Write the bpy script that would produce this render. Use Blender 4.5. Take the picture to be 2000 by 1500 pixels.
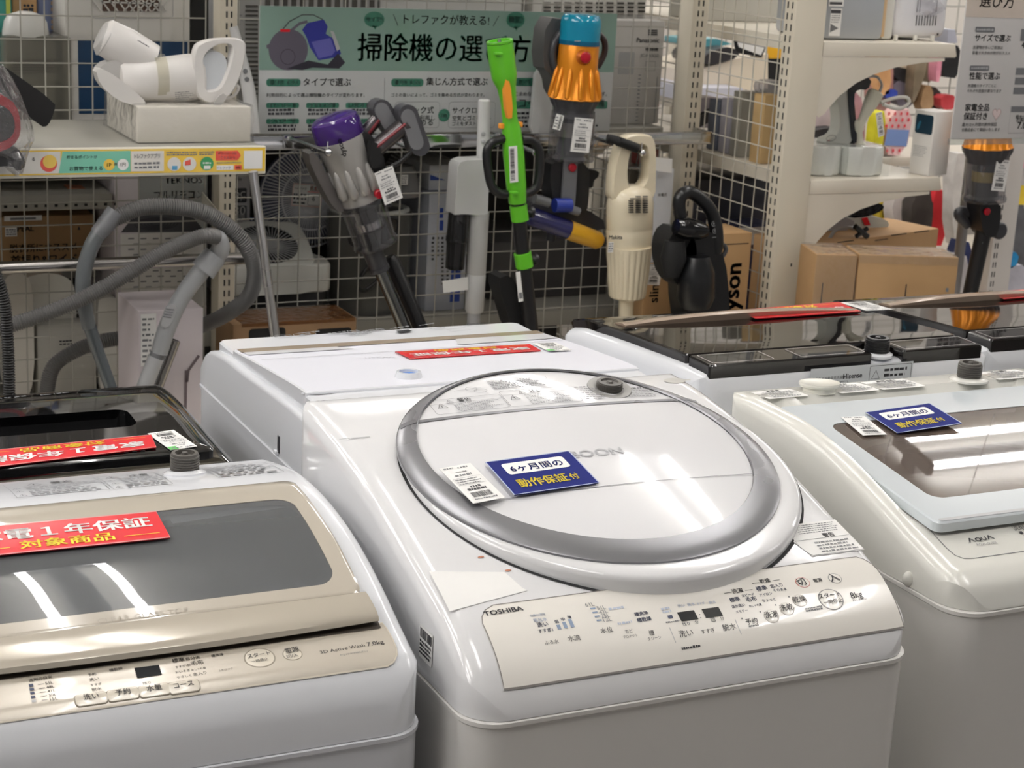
import bpy, bmesh, math, random
import numpy as np
from mathutils import Vector, Matrix
for o in list(bpy.data.objects): bpy.data.objects.remove(o)
scn = bpy.context.scene
col = scn.collection
random.seed(7)
# ------------------------------------------------------------------ camera, world, exposure
FPX = 3500.0                      # focal length in pixels of the 2000 px wide frame
def cam_axes(yaw, pitch, roll):
    cy, sy, cp, sp = math.cos(yaw), math.sin(yaw), math.cos(pitch), math.sin(pitch)
    fwd = np.array([sy*cp, cy*cp, -sp]); right = np.array([cy, -sy, 0.0]); down = np.cross(fwd, right)
    return np.array([math.cos(roll)*right+math.sin(roll)*down, -math.sin(roll)*right+math.cos(roll)*down, fwd])
CM = cam_axes(math.radians(26.2), math.radians(15.3), math.radians(-3.05))
CC = np.array([0.0, 0.0, 1.72])
cd = bpy.data.cameras.new('camera'); cam = bpy.data.objects.new('camera', cd); col.objects.link(cam)
cd.sensor_width = 36.0; cd.lens = FPX/2000*36; cd.clip_start = 0.05; cd.clip_end = 60
cam.matrix_world = Matrix(((CM[0][0], -CM[1][0], -CM[2][0], CC[0]), (CM[0][1], -CM[1][1], -CM[2][1], CC[1]), (CM[0][2], -CM[1][2], -CM[2][2], CC[2]), (0, 0, 0, 1)))
cd.dof.use_dof = True; cd.dof.focus_distance = 2.25; cd.dof.aperture_fstop = 15.0
scn.camera = cam
w = bpy.data.worlds.new('world'); scn.world = w; w.use_nodes = True
w.node_tree.nodes['Background'].inputs[0].default_value = (1.0, 0.98, 0.97, 1)
w.node_tree.nodes['Background'].inputs[1].default_value = 0.17
scn.view_settings.view_transform = 'Standard'; scn.view_settings.look = 'None'
scn.view_settings.gamma = 1.0; scn.view_settings.use_curve_mapping = False
scn.view_settings.exposure = 0.45
scn.cycles.use_denoising = True
scn.cycles.max_bounces = 10; scn.cycles.transparent_max_bounces = 16
scn.cycles.caustics_reflective = False; scn.cycles.caustics_refractive = False
scn.cycles.sample_clamp_indirect = 6.0
TUBE_POWER = 31.0                 # emission of the fluorescent tubes under the ceiling
def ray(x, y): return CM.T @ np.array([(x-1000)/FPX, (y-750)/FPX, 1.0])
def at(x, y, X=None, Y=None, Z=None):
    d = ray(x, y)
    t = (X-CC[0])/d[0] if X is not None else (Y-CC[1])/d[1] if Y is not None else (Z-CC[2])/d[2]
    return CC + t*d
def mpp(x, y, Y):                 # metres per pixel at a depth
    return float((at(x+1, y, Y=Y)-at(x, y, Y=Y))[0])*0.95
# ------------------------------------------------------------------ materials
def lin(c): c /= 255.0; return c/12.92 if c <= .04045 else ((c+.055)/1.055)**2.4
def rgb(r, g, b): return (lin(r), lin(g), lin(b), 1)
_M = {}
def mat(name, c, rough=.4, metal=0, coat=0, spec=.5, bump=0, bscale=200, vary=.06, em=0):
    if name in _M: return _M[name]
    m = bpy.data.materials.new(name); m.use_nodes = True; nt = m.node_tree; b = nt.nodes['Principled BSDF']
    b.inputs['Base Color'].default_value = rgb(*c); b.inputs['Roughness'].default_value = rough
    b.inputs['Metallic'].default_value = metal; b.inputs['Specular IOR Level'].default_value = spec
    b.inputs['Coat Weight'].default_value = coat; b.inputs['Coat Roughness'].default_value = .04
    if em: b.inputs['Emission Color'].default_value = rgb(*c); b.inputs['Emission Strength'].default_value = em
    tc = nt.nodes.new('ShaderNodeTexCoord'); nz = nt.nodes.new('ShaderNodeTexNoise'); nz.inputs['Scale'].default_value = 9
    nt.links.new(tc.outputs['Object'], nz.inputs['Vector'])
    mr = nt.nodes.new('ShaderNodeMapRange'); mr.inputs['To Min'].default_value = max(.01, rough-vary*.5); mr.inputs['To Max'].default_value = rough+vary*.5
    nt.links.new(nz.outputs['Fac'], mr.inputs['Value']); nt.links.new(mr.outputs[0], b.inputs['Roughness'])
    if bump:
        n2 = nt.nodes.new('ShaderNodeTexNoise'); n2.inputs['Scale'].default_value = bscale; n2.inputs['Detail'].default_value = 3
        nt.links.new(tc.outputs['Object'], n2.inputs['Vector'])
        bp = nt.nodes.new('ShaderNodeBump'); bp.inputs['Strength'].default_value = bump; bp.inputs['Distance'].default_value = .004
        nt.links.new(n2.outputs['Fac'], bp.inputs['Height']); nt.links.new(bp.outputs[0], b.inputs['Normal'])
    _M[name] = m; return m
def glass(name, c, gloss=.25, rough=.02, bump=0, bscale=30, haze=0, hc=(230, 230, 230)):
    """thin tinted pane or wrap: see-through tint under a fresnel sheen, a little haze if asked"""
    if name in _M: return _M[name]
    m = bpy.data.materials.new(name); m.use_nodes = True; nt = m.node_tree; nt.nodes.clear(); N = nt.nodes.new; L = nt.links.new
    out = N('ShaderNodeOutputMaterial'); tr = N('ShaderNodeBsdfTransparent'); gl = N('ShaderNodeBsdfGlossy'); fr = N('ShaderNodeLayerWeight'); mx = N('ShaderNodeMixShader')
    tr.inputs[0].default_value = rgb(*c); gl.inputs['Roughness'].default_value = rough; fr.inputs['Blend'].default_value = .5; pw = N('ShaderNodeMath'); pw.operation = 'POWER'; pw.inputs[1].default_value = 4.0; ma = N('ShaderNodeMath'); ma.operation = 'MULTIPLY_ADD'; ma.inputs[1].default_value = .85; ma.inputs[2].default_value = gloss*.17; L(fr.outputs['Facing'], pw.inputs[0]); L(pw.outputs[0], ma.inputs[0])
    base = tr.outputs[0]
    if haze:
        df = N('ShaderNodeBsdfDiffuse'); df.inputs[0].default_value = rgb(*hc); m2 = N('ShaderNodeMixShader'); m2.inputs[0].default_value = haze
        L(tr.outputs[0], m2.inputs[1]); L(df.outputs[0], m2.inputs[2]); base = m2.outputs[0]
    if bump:
        tc = N('ShaderNodeTexCoord'); nz = N('ShaderNodeTexNoise'); nz.inputs['Scale'].default_value = bscale; nz.inputs['Detail'].default_value = 4
        bp = N('ShaderNodeBump'); bp.inputs['Strength'].default_value = bump; bp.inputs['Distance'].default_value = .02
        L(tc.outputs['Object'], nz.inputs['Vector']); L(nz.outputs['Fac'], bp.inputs['Height']); L(bp.outputs[0], gl.inputs['Normal']); L(bp.outputs[0], fr.inputs['Normal'])
    L(ma.outputs[0], mx.inputs[0]); L(base, mx.inputs[1]); L(gl.outputs[0], mx.inputs[2]); L(mx.outputs[0], out.inputs[0])
    _M[name] = m; return m
def noisemat(name, c1, c2, scale=20, rough=.7, bump=0, stretch=(1, 1, 1), detail=3):
    """two-tone natural surface: cardboard, cloth, carpet"""
    if name in _M: return _M[name]
    m = mat(name, c1, rough, bump=bump); nt = m.node_tree; b = nt.nodes['Principled BSDF']
    tc = nt.nodes.new('ShaderNodeTexCoord'); mp = nt.nodes.new('ShaderNodeMapping'); mp.inputs['Scale'].default_value = stretch
    nz = nt.nodes.new('ShaderNodeTexNoise'); nz.inputs['Scale'].default_value = scale; nz.inputs['Detail'].default_value = detail
    cr = nt.nodes.new('ShaderNodeValToRGB'); cr.color_ramp.elements[0].color = rgb(*c1); cr.color_ramp.elements[1].color = rgb(*c2)
    cr.color_ramp.elements[0].position = .35; cr.color_ramp.elements[1].position = .65
    nt.links.new(tc.outputs['Object'], mp.inputs['Vector']); nt.links.new(mp.outputs[0], nz.inputs['Vector']); nt.links.new(nz.outputs['Fac'], cr.inputs[0]); nt.links.new(cr.outputs[0], b.inputs['Base Color'])
    return m
W_ = mat('white_plastic', (229, 229, 230), .11, coat=.4, vary=.03)
W2 = mat('cool_white_plastic', (227, 229, 233), .18, coat=.3)
W3 = mat('cream_white_plastic', (222, 221, 214), .2, coat=.25)
WB = mat('white_enamel_body', (221, 219, 215), .22)
WB2 = mat('cool_white_enamel_body', (218, 220, 225), .22)
CREAM = mat('pearl_cream_panel', (240, 236, 228), .16, coat=.3)
SILV = mat('silver_paint', (128, 128, 132), .28, metal=.5)
SILVD = mat('dark_silver_paint', (112, 112, 116), .3, metal=.5)
GOLD = mat('champagne_gold_paint', (188, 180, 166), .12, coat=.6, metal=.15)
GOLD2 = mat('champagne_gold_panel', (200, 192, 178), .22, coat=.3, metal=.1)
BLACKG = mat('black_gloss', (9, 9, 10), .04, coat=.6, vary=.02)
BROWNG = mat('brown_black_gloss', (16, 13, 13), .03, coat=.15, vary=.02)
BLK = mat('black_plastic', (24, 24, 26), .35)
BLKM = mat('matte_black', (14, 14, 15), .7)
DARK = mat('dark_gap', (38, 38, 40), .8)
DG = mat('dark_grey_plastic', (60, 60, 64), .3)
MG = mat('mid_grey_plastic', (112, 113, 116), .35)
LG = mat('light_grey_plastic', (170, 171, 173), .35)
THREAD = mat('grey_threaded_plastic', (82, 79, 75), .4)
INK = mat('print_black', (40, 40, 46), .5); INKG = mat('print_grey', (120, 121, 124), .5)
INKB = mat('print_blue_grey', (132, 148, 172), .5); INKP = mat('print_pale_blue', (188, 196, 212), .5)
INKW = mat('print_white', (244, 243, 240), .4); INKY = mat('print_yellow', (250, 228, 60), .5)
INKN = mat('print_navy', (58, 66, 92), .5)
RED = mat('print_red', (212, 28, 40), .3, spec=.35); REDD = mat('plastic_red', (176, 22, 40), .25)
NAVY = mat('print_deep_blue', (20, 32, 108), .6, spec=.12)
PAPER = mat('white_paper', (240, 239, 236), .55); GREENP = mat('print_green', (96, 190, 96), .5)
CHROME = mat('chrome', (205, 206, 208), .12, metal=1)
STEEL = mat('brushed_steel', (165, 162, 160), .26, metal=1)
CARD = noisemat('brown_cardboard', (168, 133, 92), (178, 143, 100), 6, .75)
CARDD = noisemat('old_brown_cardboard', (138, 108, 78), (150, 119, 86), 6, .75)
BEIGE = mat('beige_enamel_steel', (216, 208, 190), .35)
BEIGEW = mat('beige_wire', (190, 186, 174), .35)
WRAP = glass('clear_wrap', (250, 250, 250), .22, .12, bump=.5, bscale=26, haze=.05)
# ------------------------------------------------------------------ mesh builder
class MB:
    def __init__(s): s.v = []; s.f = []; s.m = []; s.mats = []
    def mi(s, m):
        if m not in s.mats: s.mats.append(m)
        return s.mats.index(m)
    def add(s, vs, fs, m):
        k = len(s.v); i = s.mi(m); s.v.extend([tuple(map(float, p)) for p in vs])
        for f in fs: s.f.append(tuple(k+a for a in f)); s.m.append(i)
    def build(s, name, parent=None, ang=38, origin=None, recalc=True):
        me = bpy.data.meshes.new(name)
        loc = None
        if parent is None:
            V = np.array(s.v); loc = np.array([(V[:, 0].min()+V[:, 0].max())/2, (V[:, 1].min()+V[:, 1].max())/2, V[:, 2].min()]) if origin is None else np.array(origin, float)
            vs = [tuple(p) for p in V-loc]
        else:
            l = parent.get('_w', (0, 0, 0)); vs = [tuple(np.array(p)-np.array(l)) for p in s.v]
        me.from_pydata(vs, [], s.f)
        for m in s.mats: me.materials.append(m)
        me.polygons.foreach_set('material_index', s.m)
        if recalc:
            bm = bmesh.new(); bm.from_mesh(me); bmesh.ops.recalc_face_normals(bm, faces=bm.faces); bm.to_mesh(me); bm.free()
        me.polygons.foreach_set('use_smooth', [True]*len(me.polygons)); me.set_sharp_from_angle(angle=math.radians(ang)); me.update()
        o = bpy.data.objects.new(name, me); col.objects.link(o)
        if parent is not None:
            o.parent = parent; o['_w'] = tuple(map(float, parent.get('_w', (0, 0, 0))))
        else:
            o.location = loc; o['_w'] = tuple(map(float, loc))
        return o
def tag(o, label, cat, group=None, kind=None):
    o['label'] = label; o['category'] = cat
    if group: o['group'] = group
    if kind: o['kind'] = kind
    return o
def struct(o): o['kind'] = 'structure'; return o
def thing(name, label, cat, loc, group=None):
    o = bpy.data.objects.new(name, None); col.objects.link(o); o.empty_display_size = .05
    o.location = loc; o['_w'] = tuple(map(float, loc)); return tag(o, label, cat, group)
def kids(o): return [c for c in bpy.data.objects if c.parent == o]
def copy_tree(o, delta, label=None, parent=None):
    c = o.copy(); col.objects.link(c)
    if parent is None:
        c.location = Vector(o.location)+Vector(delta); c['_w'] = tuple(map(float, c.location))
        if label: c['label'] = label
    else: c.parent = parent
    for ch in kids(o): copy_tree(ch, delta, None, c)
    return c
def loft(mb, rings, m, closed=True, caps=(False, False)):
    n = len(rings[0]); vs = [p for r in rings for p in r]; fs = []
    for i in range(len(rings)-1):
        for j in range(n if closed else n-1):
            k = (j+1) % n; fs.append((i*n+j, i*n+k, (i+1)*n+k, (i+1)*n+j))
    if caps[0]: fs.append(tuple(range(n))[::-1])
    if caps[1]: fs.append(tuple((len(rings)-1)*n+j for j in range(n)))
    mb.add(vs, fs, m)
def bx(mb, c, s, m, r=0, seg=2, R=None):
    """box with centre c, size s, rounded edges r, optional 3x3 rotation R"""
    bm = bmesh.new(); bmesh.ops.create_cube(bm, size=1)
    for v in bm.verts: v.co = Vector((v.co.x*s[0], v.co.y*s[1], v.co.z*s[2]))
    if r: bmesh.ops.bevel(bm, geom=list(bm.edges), offset=min(r, min(s)*.49), segments=seg, affect='EDGES', profile=.5)
    bm.verts.index_update(); V = np.array([tuple(v.co) for v in bm.verts]); F = [tuple(v.index for v in f.verts) for f in bm.faces]; bm.free()
    if R is not None: V = V @ np.array(R).T
    mb.add(V+np.array(c, float), F, m)
def b2(mb, lo, hi, m, r=0, seg=2): bx(mb, [(a+b)/2 for a, b in zip(lo, hi)], [b-a for a, b in zip(lo, hi)], m, r, seg)
def rotz(a): a = math.radians(a); return np.array([[math.cos(a), -math.sin(a), 0], [math.sin(a), math.cos(a), 0], [0, 0, 1]])
def prism(mb, pts, fr, d0, d1, m, r=0, seg=2):
    """2-D outline mapped by fr(a, b, c); c runs d0..d1; rounded rims r"""
    bm = bmesh.new(); lo = [bm.verts.new((p[0], p[1], d0)) for p in pts]; f = bm.faces.new(lo)
    ex = bmesh.ops.extrude_face_region(bm, geom=[f]); nv = [g for g in ex['geom'] if isinstance(g, bmesh.types.BMVert)]
    for v in nv: v.co.z = d1
    if r:
        ed = [e for e in bm.edges if abs(e.verts[0].co.z-e.verts[1].co.z) < 1e-9]
        bmesh.ops.bevel(bm, geom=ed, offset=r, segments=seg, affect='EDGES', profile=.5, clamp_overlap=True)
    bm.verts.index_update(); V = [fr(*v.co) for v in bm.verts]; F = [tuple(v.index for v in g.verts) for g in bm.faces]; bm.free()
    mb.add(V, F, m)
def frame(o, u, v):
    o, u, v = (np.array(q, float) for q in (o, u, v)); u = u/np.linalg.norm(u); v = v-u*(u@v); v = v/np.linalg.norm(v); n = np.cross(u, v)
    return lambda a, b, c=0.0: o+a*u+b*v+c*n
def smoothp(pts, k=6):
    P = [np.array(p, float) for p in pts]; P = [2*P[0]-P[1]]+P+[2*P[-1]-P[-2]]; out = []
    for i in range(1, len(P)-2):
        for j in range(k):
            t = j/k; out.append(.5*((2*P[i])+(-P[i-1]+P[i+1])*t+(2*P[i-1]-5*P[i]+4*P[i+1]-P[i+2])*t*t+(-P[i-1]+3*P[i]-3*P[i+1]+P[i+2])*t**3))
    out.append(P[-2]); return out
def resample(pts, step):
    P = np.array(pts); L = np.r_[0, np.cumsum(np.linalg.norm(np.diff(P, axis=0), axis=1))]; n = max(2, int(L[-1]/step)+1)
    s = np.linspace(0, L[-1], n); return [np.array([np.interp(t, L, P[:, k]) for k in range(3)]) for t in s]
def tube(mb, pts, r, m, seg=12, k=0, caps=True, squash=None, closed=False):
    """r: number or one per point; k: smoothing steps; squash=(a,b) makes an oval"""
    P = smoothp(pts, k) if k else [np.array(p, float) for p in pts]
    if hasattr(r, '__len__'):
        rr = np.interp(np.linspace(0, 1, len(P)), np.linspace(0, 1, len(r)), r)
    else: rr = [r]*len(P)
    T = [P[min(i+1, len(P)-1)]-P[max(i-1, 0)] for i in range(len(P))]
    if closed: T[0] = T[-1] = P[1]-P[-2]
    T = [t/(np.linalg.norm(t)+1e-12) for t in T]; u = np.cross(T[0], (0, 0, 1.0))
    if np.linalg.norm(u) < .1: u = np.cross(T[0], (0, 1.0, 0))
    u /= np.linalg.norm(u); rings = []; sa, sb = squash or (1, 1)
    for p, t, q in zip(P, T, rr):
        u = u-t*(u@t); u /= np.linalg.norm(u); v = np.cross(t, u)
        rings.append([p+q*(sa*math.cos(a)*u+sb*math.sin(a)*v) for a in [2*math.pi*i/seg for i in range(seg)]])
    loft(mb, rings, m, caps=(caps, caps))
def lathe(mb, A, B, prof, m, seg=28, squash=1.0, side=(0, 1, 0), caps=True):
    """profile (t, r) turned about the axis A..B; squash scales the radius along 'side'"""
    A = np.array(A, float); B = np.array(B, float); t = (B-A); L = np.linalg.norm(t); t = t/L
    s = np.array(side, float); s = s-t*(s@t)
    if np.linalg.norm(s) < 1e-3: s = np.array((0, 0, 1.0)); s = s-t*(s@t)
    if np.linalg.norm(s) < 1e-3: s = np.array((1.0, 0, 0))
    s /= np.linalg.norm(s); u = np.cross(s, t)
    loft(mb, [[A+t*L*q[0]+q[1]*(math.cos(a)*u+squash*math.sin(a)*s) for a in [2*math.pi*i/seg for i in range(seg)]] for q in prof], m, caps=(caps, caps))
def ball(mb, c, r, m, seg=16, rz=None):
    rz = rz or r; lathe(mb, np.array(c)-(0, 0, rz), np.array(c)+(0, 0, rz), [((1-math.cos(a))/2, r*math.sin(a)+1e-5) for a in np.linspace(0, math.pi, 11)], m, seg)
def rrect(x0, x1, y0, y1, r, nc=8, nx=10, ny=24):
    r = min(r, (x1-x0)/2-1e-4, (y1-y0)/2-1e-4); out = []
    def side(ax, ay, bx_, by, n): out.extend([(ax+(bx_-ax)*i/n, ay+(by-ay)*i/n) for i in range(1, n)])
    def arc(cx, cy, a0): out.extend([(cx+r*math.cos(math.radians(a0+90*i/nc)), cy+r*math.sin(math.radians(a0+90*i/nc))) for i in range(nc+1)])
    arc(x0+r, y0+r, 180); side(x0+r, y0, x1-r, y0, nx); arc(x1-r, y0+r, 270); side(x1, y0+r, x1, y1-r, ny); arc(x1-r, y1-r, 0); side(x1-r, y1, x0+r, y1, nx); arc(x0+r, y1-r, 90); side(x0, y1-r, x0, y0+r, ny)
    return out
def ell(cx, cy, rx, ry, n=96): return [(cx+rx*math.cos(2*math.pi*i/n), cy+ry*math.sin(2*math.pi*i/n)) for i in range(n)]
# ------------------------------------------------------------------ lettering as flat mesh
_T = {}
def glyphs(body, bold):
    bold = 0
    if (body, bold) in _T: return _T[body, bold]
    c = bpy.data.curves.new('lettering', 'FONT'); c.body = body; c.resolution_u = 2
    o = bpy.data.objects.new('lettering', c); col.objects.link(o); dg = bpy.context.evaluated_depsgraph_get()
    me = bpy.data.meshes.new_from_object(o.evaluated_get(dg)); V = np.array([tuple(v.co)[:2] for v in me.vertices]); F = [tuple(p.vertices) for p in me.polygons]
    bpy.data.objects.remove(o); bpy.data.curves.remove(c); bpy.data.meshes.remove(me)
    V[:, 0] -= V[:, 0].min(); _T[body, bold] = (V, F, V[:, 0].max()); return _T[body, bold]
def text(mb, body, fr, m, x=0, y=0, size=None, width=None, align='L', bold=0, vs=1.0, lift=.0004):
    V, F, wd = glyphs(body, bold); s = width/wd if width else size
    x0 = x-(0 if align == 'L' else s*wd/2 if align == 'C' else s*wd)
    h = bold*.9*s
    for dx, dy in (((0, 0),) if not bold else ((-h, -h*.6), (h, -h*.6), (-h, h*.6), (h, h*.6))):
        mb.add([fr(x0+p[0]*s+dx, y+(p[1]*s)*vs+dy, lift) for p in V], F, m)
    return s
def quad(mb, fr, x0, y0, x1, y1, m, lift=.0002, n=1):
    vs = []; fs = []
    for i in range(n+1):
        a = x0+(x1-x0)*i/n; vs += [fr(a, y0, lift), fr(a, y1, lift)]
        if i: fs.append((2*i-2, 2*i, 2*i+1, 2*i-1))
    mb.add(vs, fs, m)
def poly(mb, fr, pts, m, lift=.0003): mb.add([fr(p[0], p[1], lift) for p in pts], [tuple(range(len(pts)))], m)
def rbox2(mb, fr, x0, y0, x1, y1, r, m, lift=.0003): poly(mb, fr, rrect(x0, x1, y0, y1, r, 5, 2, 2), m, lift)
def outl(mb, fr, pts, wd, m, lift=.0004, closed=True):
    """thin printed line along pts"""
    n = len(pts); vs = []; fs = []
    for i in range(n):
        a = np.array(pts[(i-1) % n if closed else max(i-1, 0)]); b = np.array(pts[(i+1) % n if closed else min(i+1, n-1)]); d = b-a; d = d/(np.linalg.norm(d)+1e-9); nn = np.array((-d[1], d[0]))*wd/2; p = np.array(pts[i])
        vs += [fr(*(p+nn), lift), fr(*(p-nn), lift)]
    for i in range(n if closed else n-1): j = (i+1) % n; fs.append((2*i, 2*j, 2*j+1, 2*i+1))
    mb.add(vs, fs, m)
def fine(mb, fr, x0, y0, x1, y1, rows, m, fill=.62, seed=1, ragged=.3, lift=.0004):
    """rows of print too small to read: short dashes"""
    rn = random.Random(seed); h = (y1-y0)/rows
    for i in range(rows):
        y = y1-(i+.8)*h; x = x0; xe = x1-rn.random()*ragged*(x1-x0); 
        while x < xe:
            l = h*(.35+rn.random()*.75); hh = h*fill*(.7+.3*rn.random()); quad(mb, fr, x, y, min(x+l, xe), y+hh, m, lift); x += l+h*(.12+rn.random()*.25)
def barcode(mb, fr, x0, y0, x1, y1, m, seed=3, lift=.0004):
    rn = random.Random(seed); x = x0; u = (x1-x0)/60
    while x < x1: l = u*rn.choice((.6, 1, 1.6, 2.2)); quad(mb, fr, x, y0, min(x+l, x1), y1, m, lift); x += l+u*rn.choice((.7, 1, 1.5))
def warn(mb, fr, x, y, s, m):
    outl(mb, fr, [(x-s/2, y), (x+s/2, y), (x, y+s*.9)], s*.09, m); quad(mb, fr, x-s*.05, y+s*.3, x+s*.05, y+s*.6, m); quad(mb, fr, x-s*.05, y+s*.13, x+s*.05, y+s*.22, m)
# ------------------------------------------------------------------ appliance tops: a height profile along y
def pxf(Y): return lambda a, b, c=0.0: at(a, b, Y=Y)+np.array((0, -c, 0))
def pl(mb, A, B, Y, prof, m, seg=28, squash=1.0, caps=True, YB=None):
    k = mpp((A[0]+B[0])/2, (A[1]+B[1])/2, Y); lathe(mb, at(*A, Y=Y), at(*B, Y=YB or Y), [(t, max(r, .02)*k) for t, r in prof], m, seg, squash, caps=caps)
def pt_(mb, pts, r, Y, m, seg=12, k=5, **kw):
    P = [at(p[0], p[1], Y=(p[2] if len(p) > 2 else Y)) for p in pts]; q = mpp(pts[0][0], pts[0][1], Y)
    tube(mb, P, [x*q for x in r] if hasattr(r, '__len__') else r*q, m, seg, k, **kw)
def pbox(mb, x0, y0, x1, y1, Y0, Y1, m, r=.004):
    """upright box whose front face at depth Y0 spans the pixels given"""
    A, B = at(x0, y1, Y=Y0), at(x1, y0, Y=Y0); a2 = at(x1, y1, Y=Y0); b2_ = at(x0, y0, Y=Y0)
    b2(mb, (min(A[0], b2_[0]), Y0, (A[2]+a2[2])/2), (max(a2[0], B[0]), Y1, (B[2]+b2_[2])/2), m, r)
def ringprism(mb, out, inn, fr, d0, d1, m, bulge=.004):
    g = lambda P, k, c: [fr(p[0]+(q[0]-p[0])*k, p[1]+(q[1]-p[1])*k, c) for p, q in zip(P, inn if P is out else out)]
    n = len(out); mid = (d0+d1)/2; b = bulge
    R = [g(out, 0, mid), g(out, 0, d1-b), g(out, .12, d1), g(inn, .12, d1), g(inn, 0, d1-b), g(inn, 0, d0+b), g(inn, .12, d0), g(out, .12, d0), g(out, 0, d0+b), g(out, 0, mid)]
    loft(mb, R, m)
def eqpts(P, n, k=4, start=None):
    """n points spaced evenly round a closed 2-D outline"""
    Q = [np.array((p[0], p[1], 0.0)) for p in P]; Q = Q+[Q[0]]; L = np.r_[0, np.cumsum([np.linalg.norm(b-a) for a, b in zip(Q, Q[1:])])]; Q = np.array(Q)
    return [(float(np.interp(t, L, Q[:, 0])), float(np.interp(t, L, Q[:, 1]))) for t in np.linspace(0, L[-1], n, endpoint=False)]
def rnd(P, k=3, it=2):
    for _ in range(it):
        P = [q for a, b in zip(P, P[1:]+P[:1]) for q in ((a[0]*.75+b[0]*.25, a[1]*.75+b[1]*.25), (a[0]*.25+b[0]*.75, a[1]*.25+b[1]*.75))]
    return P
class Surf:
    def __init__(s, pts): s.y = np.array([p[0] for p in pts]); s.zz = np.array([p[1] for p in pts]); s.m = np.gradient(s.zz, s.y)
    def z(s, y):
        y = min(max(y, s.y[0]), s.y[-1]); i = min(max(int(np.searchsorted(s.y, y))-1, 0), len(s.y)-2); h = s.y[i+1]-s.y[i]; t = (y-s.y[i])/h
        d = (s.zz[i+1]-s.zz[i])/h; m0, m1 = s.m[i], s.m[i+1]
        m0 = 0 if m0*d <= 0 else math.copysign(min(abs(m0), 3*abs(d)), d); m1 = 0 if m1*d <= 0 else math.copysign(min(abs(m1), 3*abs(d)), d)
        return (2*t**3-3*t*t+1)*s.zz[i]+(t**3-2*t*t+t)*h*m0+(-2*t**3+3*t*t)*s.zz[i+1]+(t**3-t*t)*h*m1
    def sl(s, y): return (s.z(y+.003)-s.z(y-.003))/.006
    def pt(s, x, y, l=0.0):
        k = s.sl(y); q = math.sqrt(1+k*k); return np.array((x, y-k/q*l, s.z(y)+l/q))
    def hit(s, px, py, lift=0.0):
        d = ray(px, py); a, b = 1.2, 4.0
        f = lambda t: (CC[2]+t*d[2])-s.z(CC[1]+t*d[1])-lift
        ts = np.linspace(a, b, 700); pv = f(ts[0])
        for i in range(1, 700):
            v = f(ts[i])
            if v <= 0 < pv: a, b = ts[i-1], ts[i]; break
            pv = v
        for _ in range(30):
            c = (a+b)/2
            if f(c) > 0: a = c
            else: b = c
        P = CC+a*d; return P[0], P[1]
    def fr(s, L, R=None, lift=0.0):
        """printing frame: x runs from pixel L towards pixel R along the surface"""
        A = np.array(s.hit(*L, lift)); B = np.array(s.hit(*R, lift)); u = (B-A); wd = np.linalg.norm(u); u = u/wd; v = np.array((-u[1], u[0]))
        c = 1/math.sqrt(1+s.sl((A[1]+B[1])/2)**2)
        f = lambda a, b, l=0.0: s.pt(A[0]+u[0]*a+v[0]*b, A[1]+(u[1]*a+v[1]*b)*c, l+lift)
        return f, wd
    def write(s, mb, body, L, R, m, bold=0, vs=1.0, lift=.0012):
        f, wd = s.fr(L, R); text(mb, body, f, m, width=wd, bold=bold, vs=vs, lift=lift)
    def q2(s, lift=0.0): return lambda a, b, l=0.0: s.pt(a, b, l+lift)
def patch(mb, S, out, lift, m, n=12, skirt=None, c=None):
    """fills a convex outline (x, y) so that it follows the surface"""
    c = c or (sum(p[0] for p in out)/len(out), sum(p[1] for p in out)/len(out))
    rings = [[S.pt(c[0]+(p[0]-c[0])*k, c[1]+(p[1]-c[1])*k, lift) for p in out] for k in np.linspace(1, .02, n)]
    if skirt is not None: rings = [[S.pt(p[0], p[1], skirt) for p in out]]+rings
    loft(mb, rings, m, caps=(False, True))
def ringpatch(mb, S, outs, lifts, m, sub=4):
    rings = []
    for i in range(len(outs)-1):
        for k in range(sub):
            t = k/sub; rings.append([S.pt(a[0]*(1-t)+b[0]*t, a[1]*(1-t)+b[1]*t, lifts[i]*(1-t)+lifts[i+1]*t) for a, b in zip(outs[i], outs[i+1])])
    rings.append([S.pt(a[0], a[1], lifts[-1]) for a in outs[-1]]); loft(mb, rings, m)
INS = [0, .0008, .0025, .005, .008, .012, .017, .023, .031, .042, .056, .075, .1, .13, .165, .2, .235, .262]
def cover(mb, S, x0, x1, y0, y1, zb, m, rp=.045, rf=.026, hole=None, fb=True, ff=False, dip=None):
    n = None; rings = []; out = rrect(x0, x1, y0, y1, rp); rings.append([(p[0], p[1], zb) for p in out])
    for d in INS:
        o = rrect(x0+d, x1-d, y0+d, y1-d, max(rp-d, .006)); r = []
        for p in o:
            e = min(p[0]-x0, x1-p[0]); 
            if fb: e = min(e, y1-p[1])
            if ff: e = min(e, p[1]-y0)
            e = max(e, 0); drop = rf-math.sqrt(max(rf*rf-(rf-e)**2, 0)) if e < rf else 0
            z = max(S.z(p[1])-drop, zb+.0005)
            if dip and dip[0] < p[0] < dip[1] and dip[2] < p[1] < dip[3]: z = min(z, dip[4](p[1]))
            r.append((p[0], p[1], z))
        rings.append(r)
    n = len(out); vs = [p for r in rings for p in r]; fs = []
    def keep(f):
        if not hole: return True
        cx = sum(vs[i][0] for i in f)/len(f); cy = sum(vs[i][1] for i in f)/len(f); return not (hole[0] < cx < hole[1] and hole[2] < cy < hole[3])
    for i in range(len(rings)-1):
        for j in range(n):
            k = (j+1) % n; f = (i*n+j, i*n+k, (i+1)*n+k, (i+1)*n+j)
            if keep(f): fs.append(f)
    f = tuple((len(rings)-1)*n+j for j in range(n))
    if keep(f): fs.append(f)
    mb.add(vs, fs, m)
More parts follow.
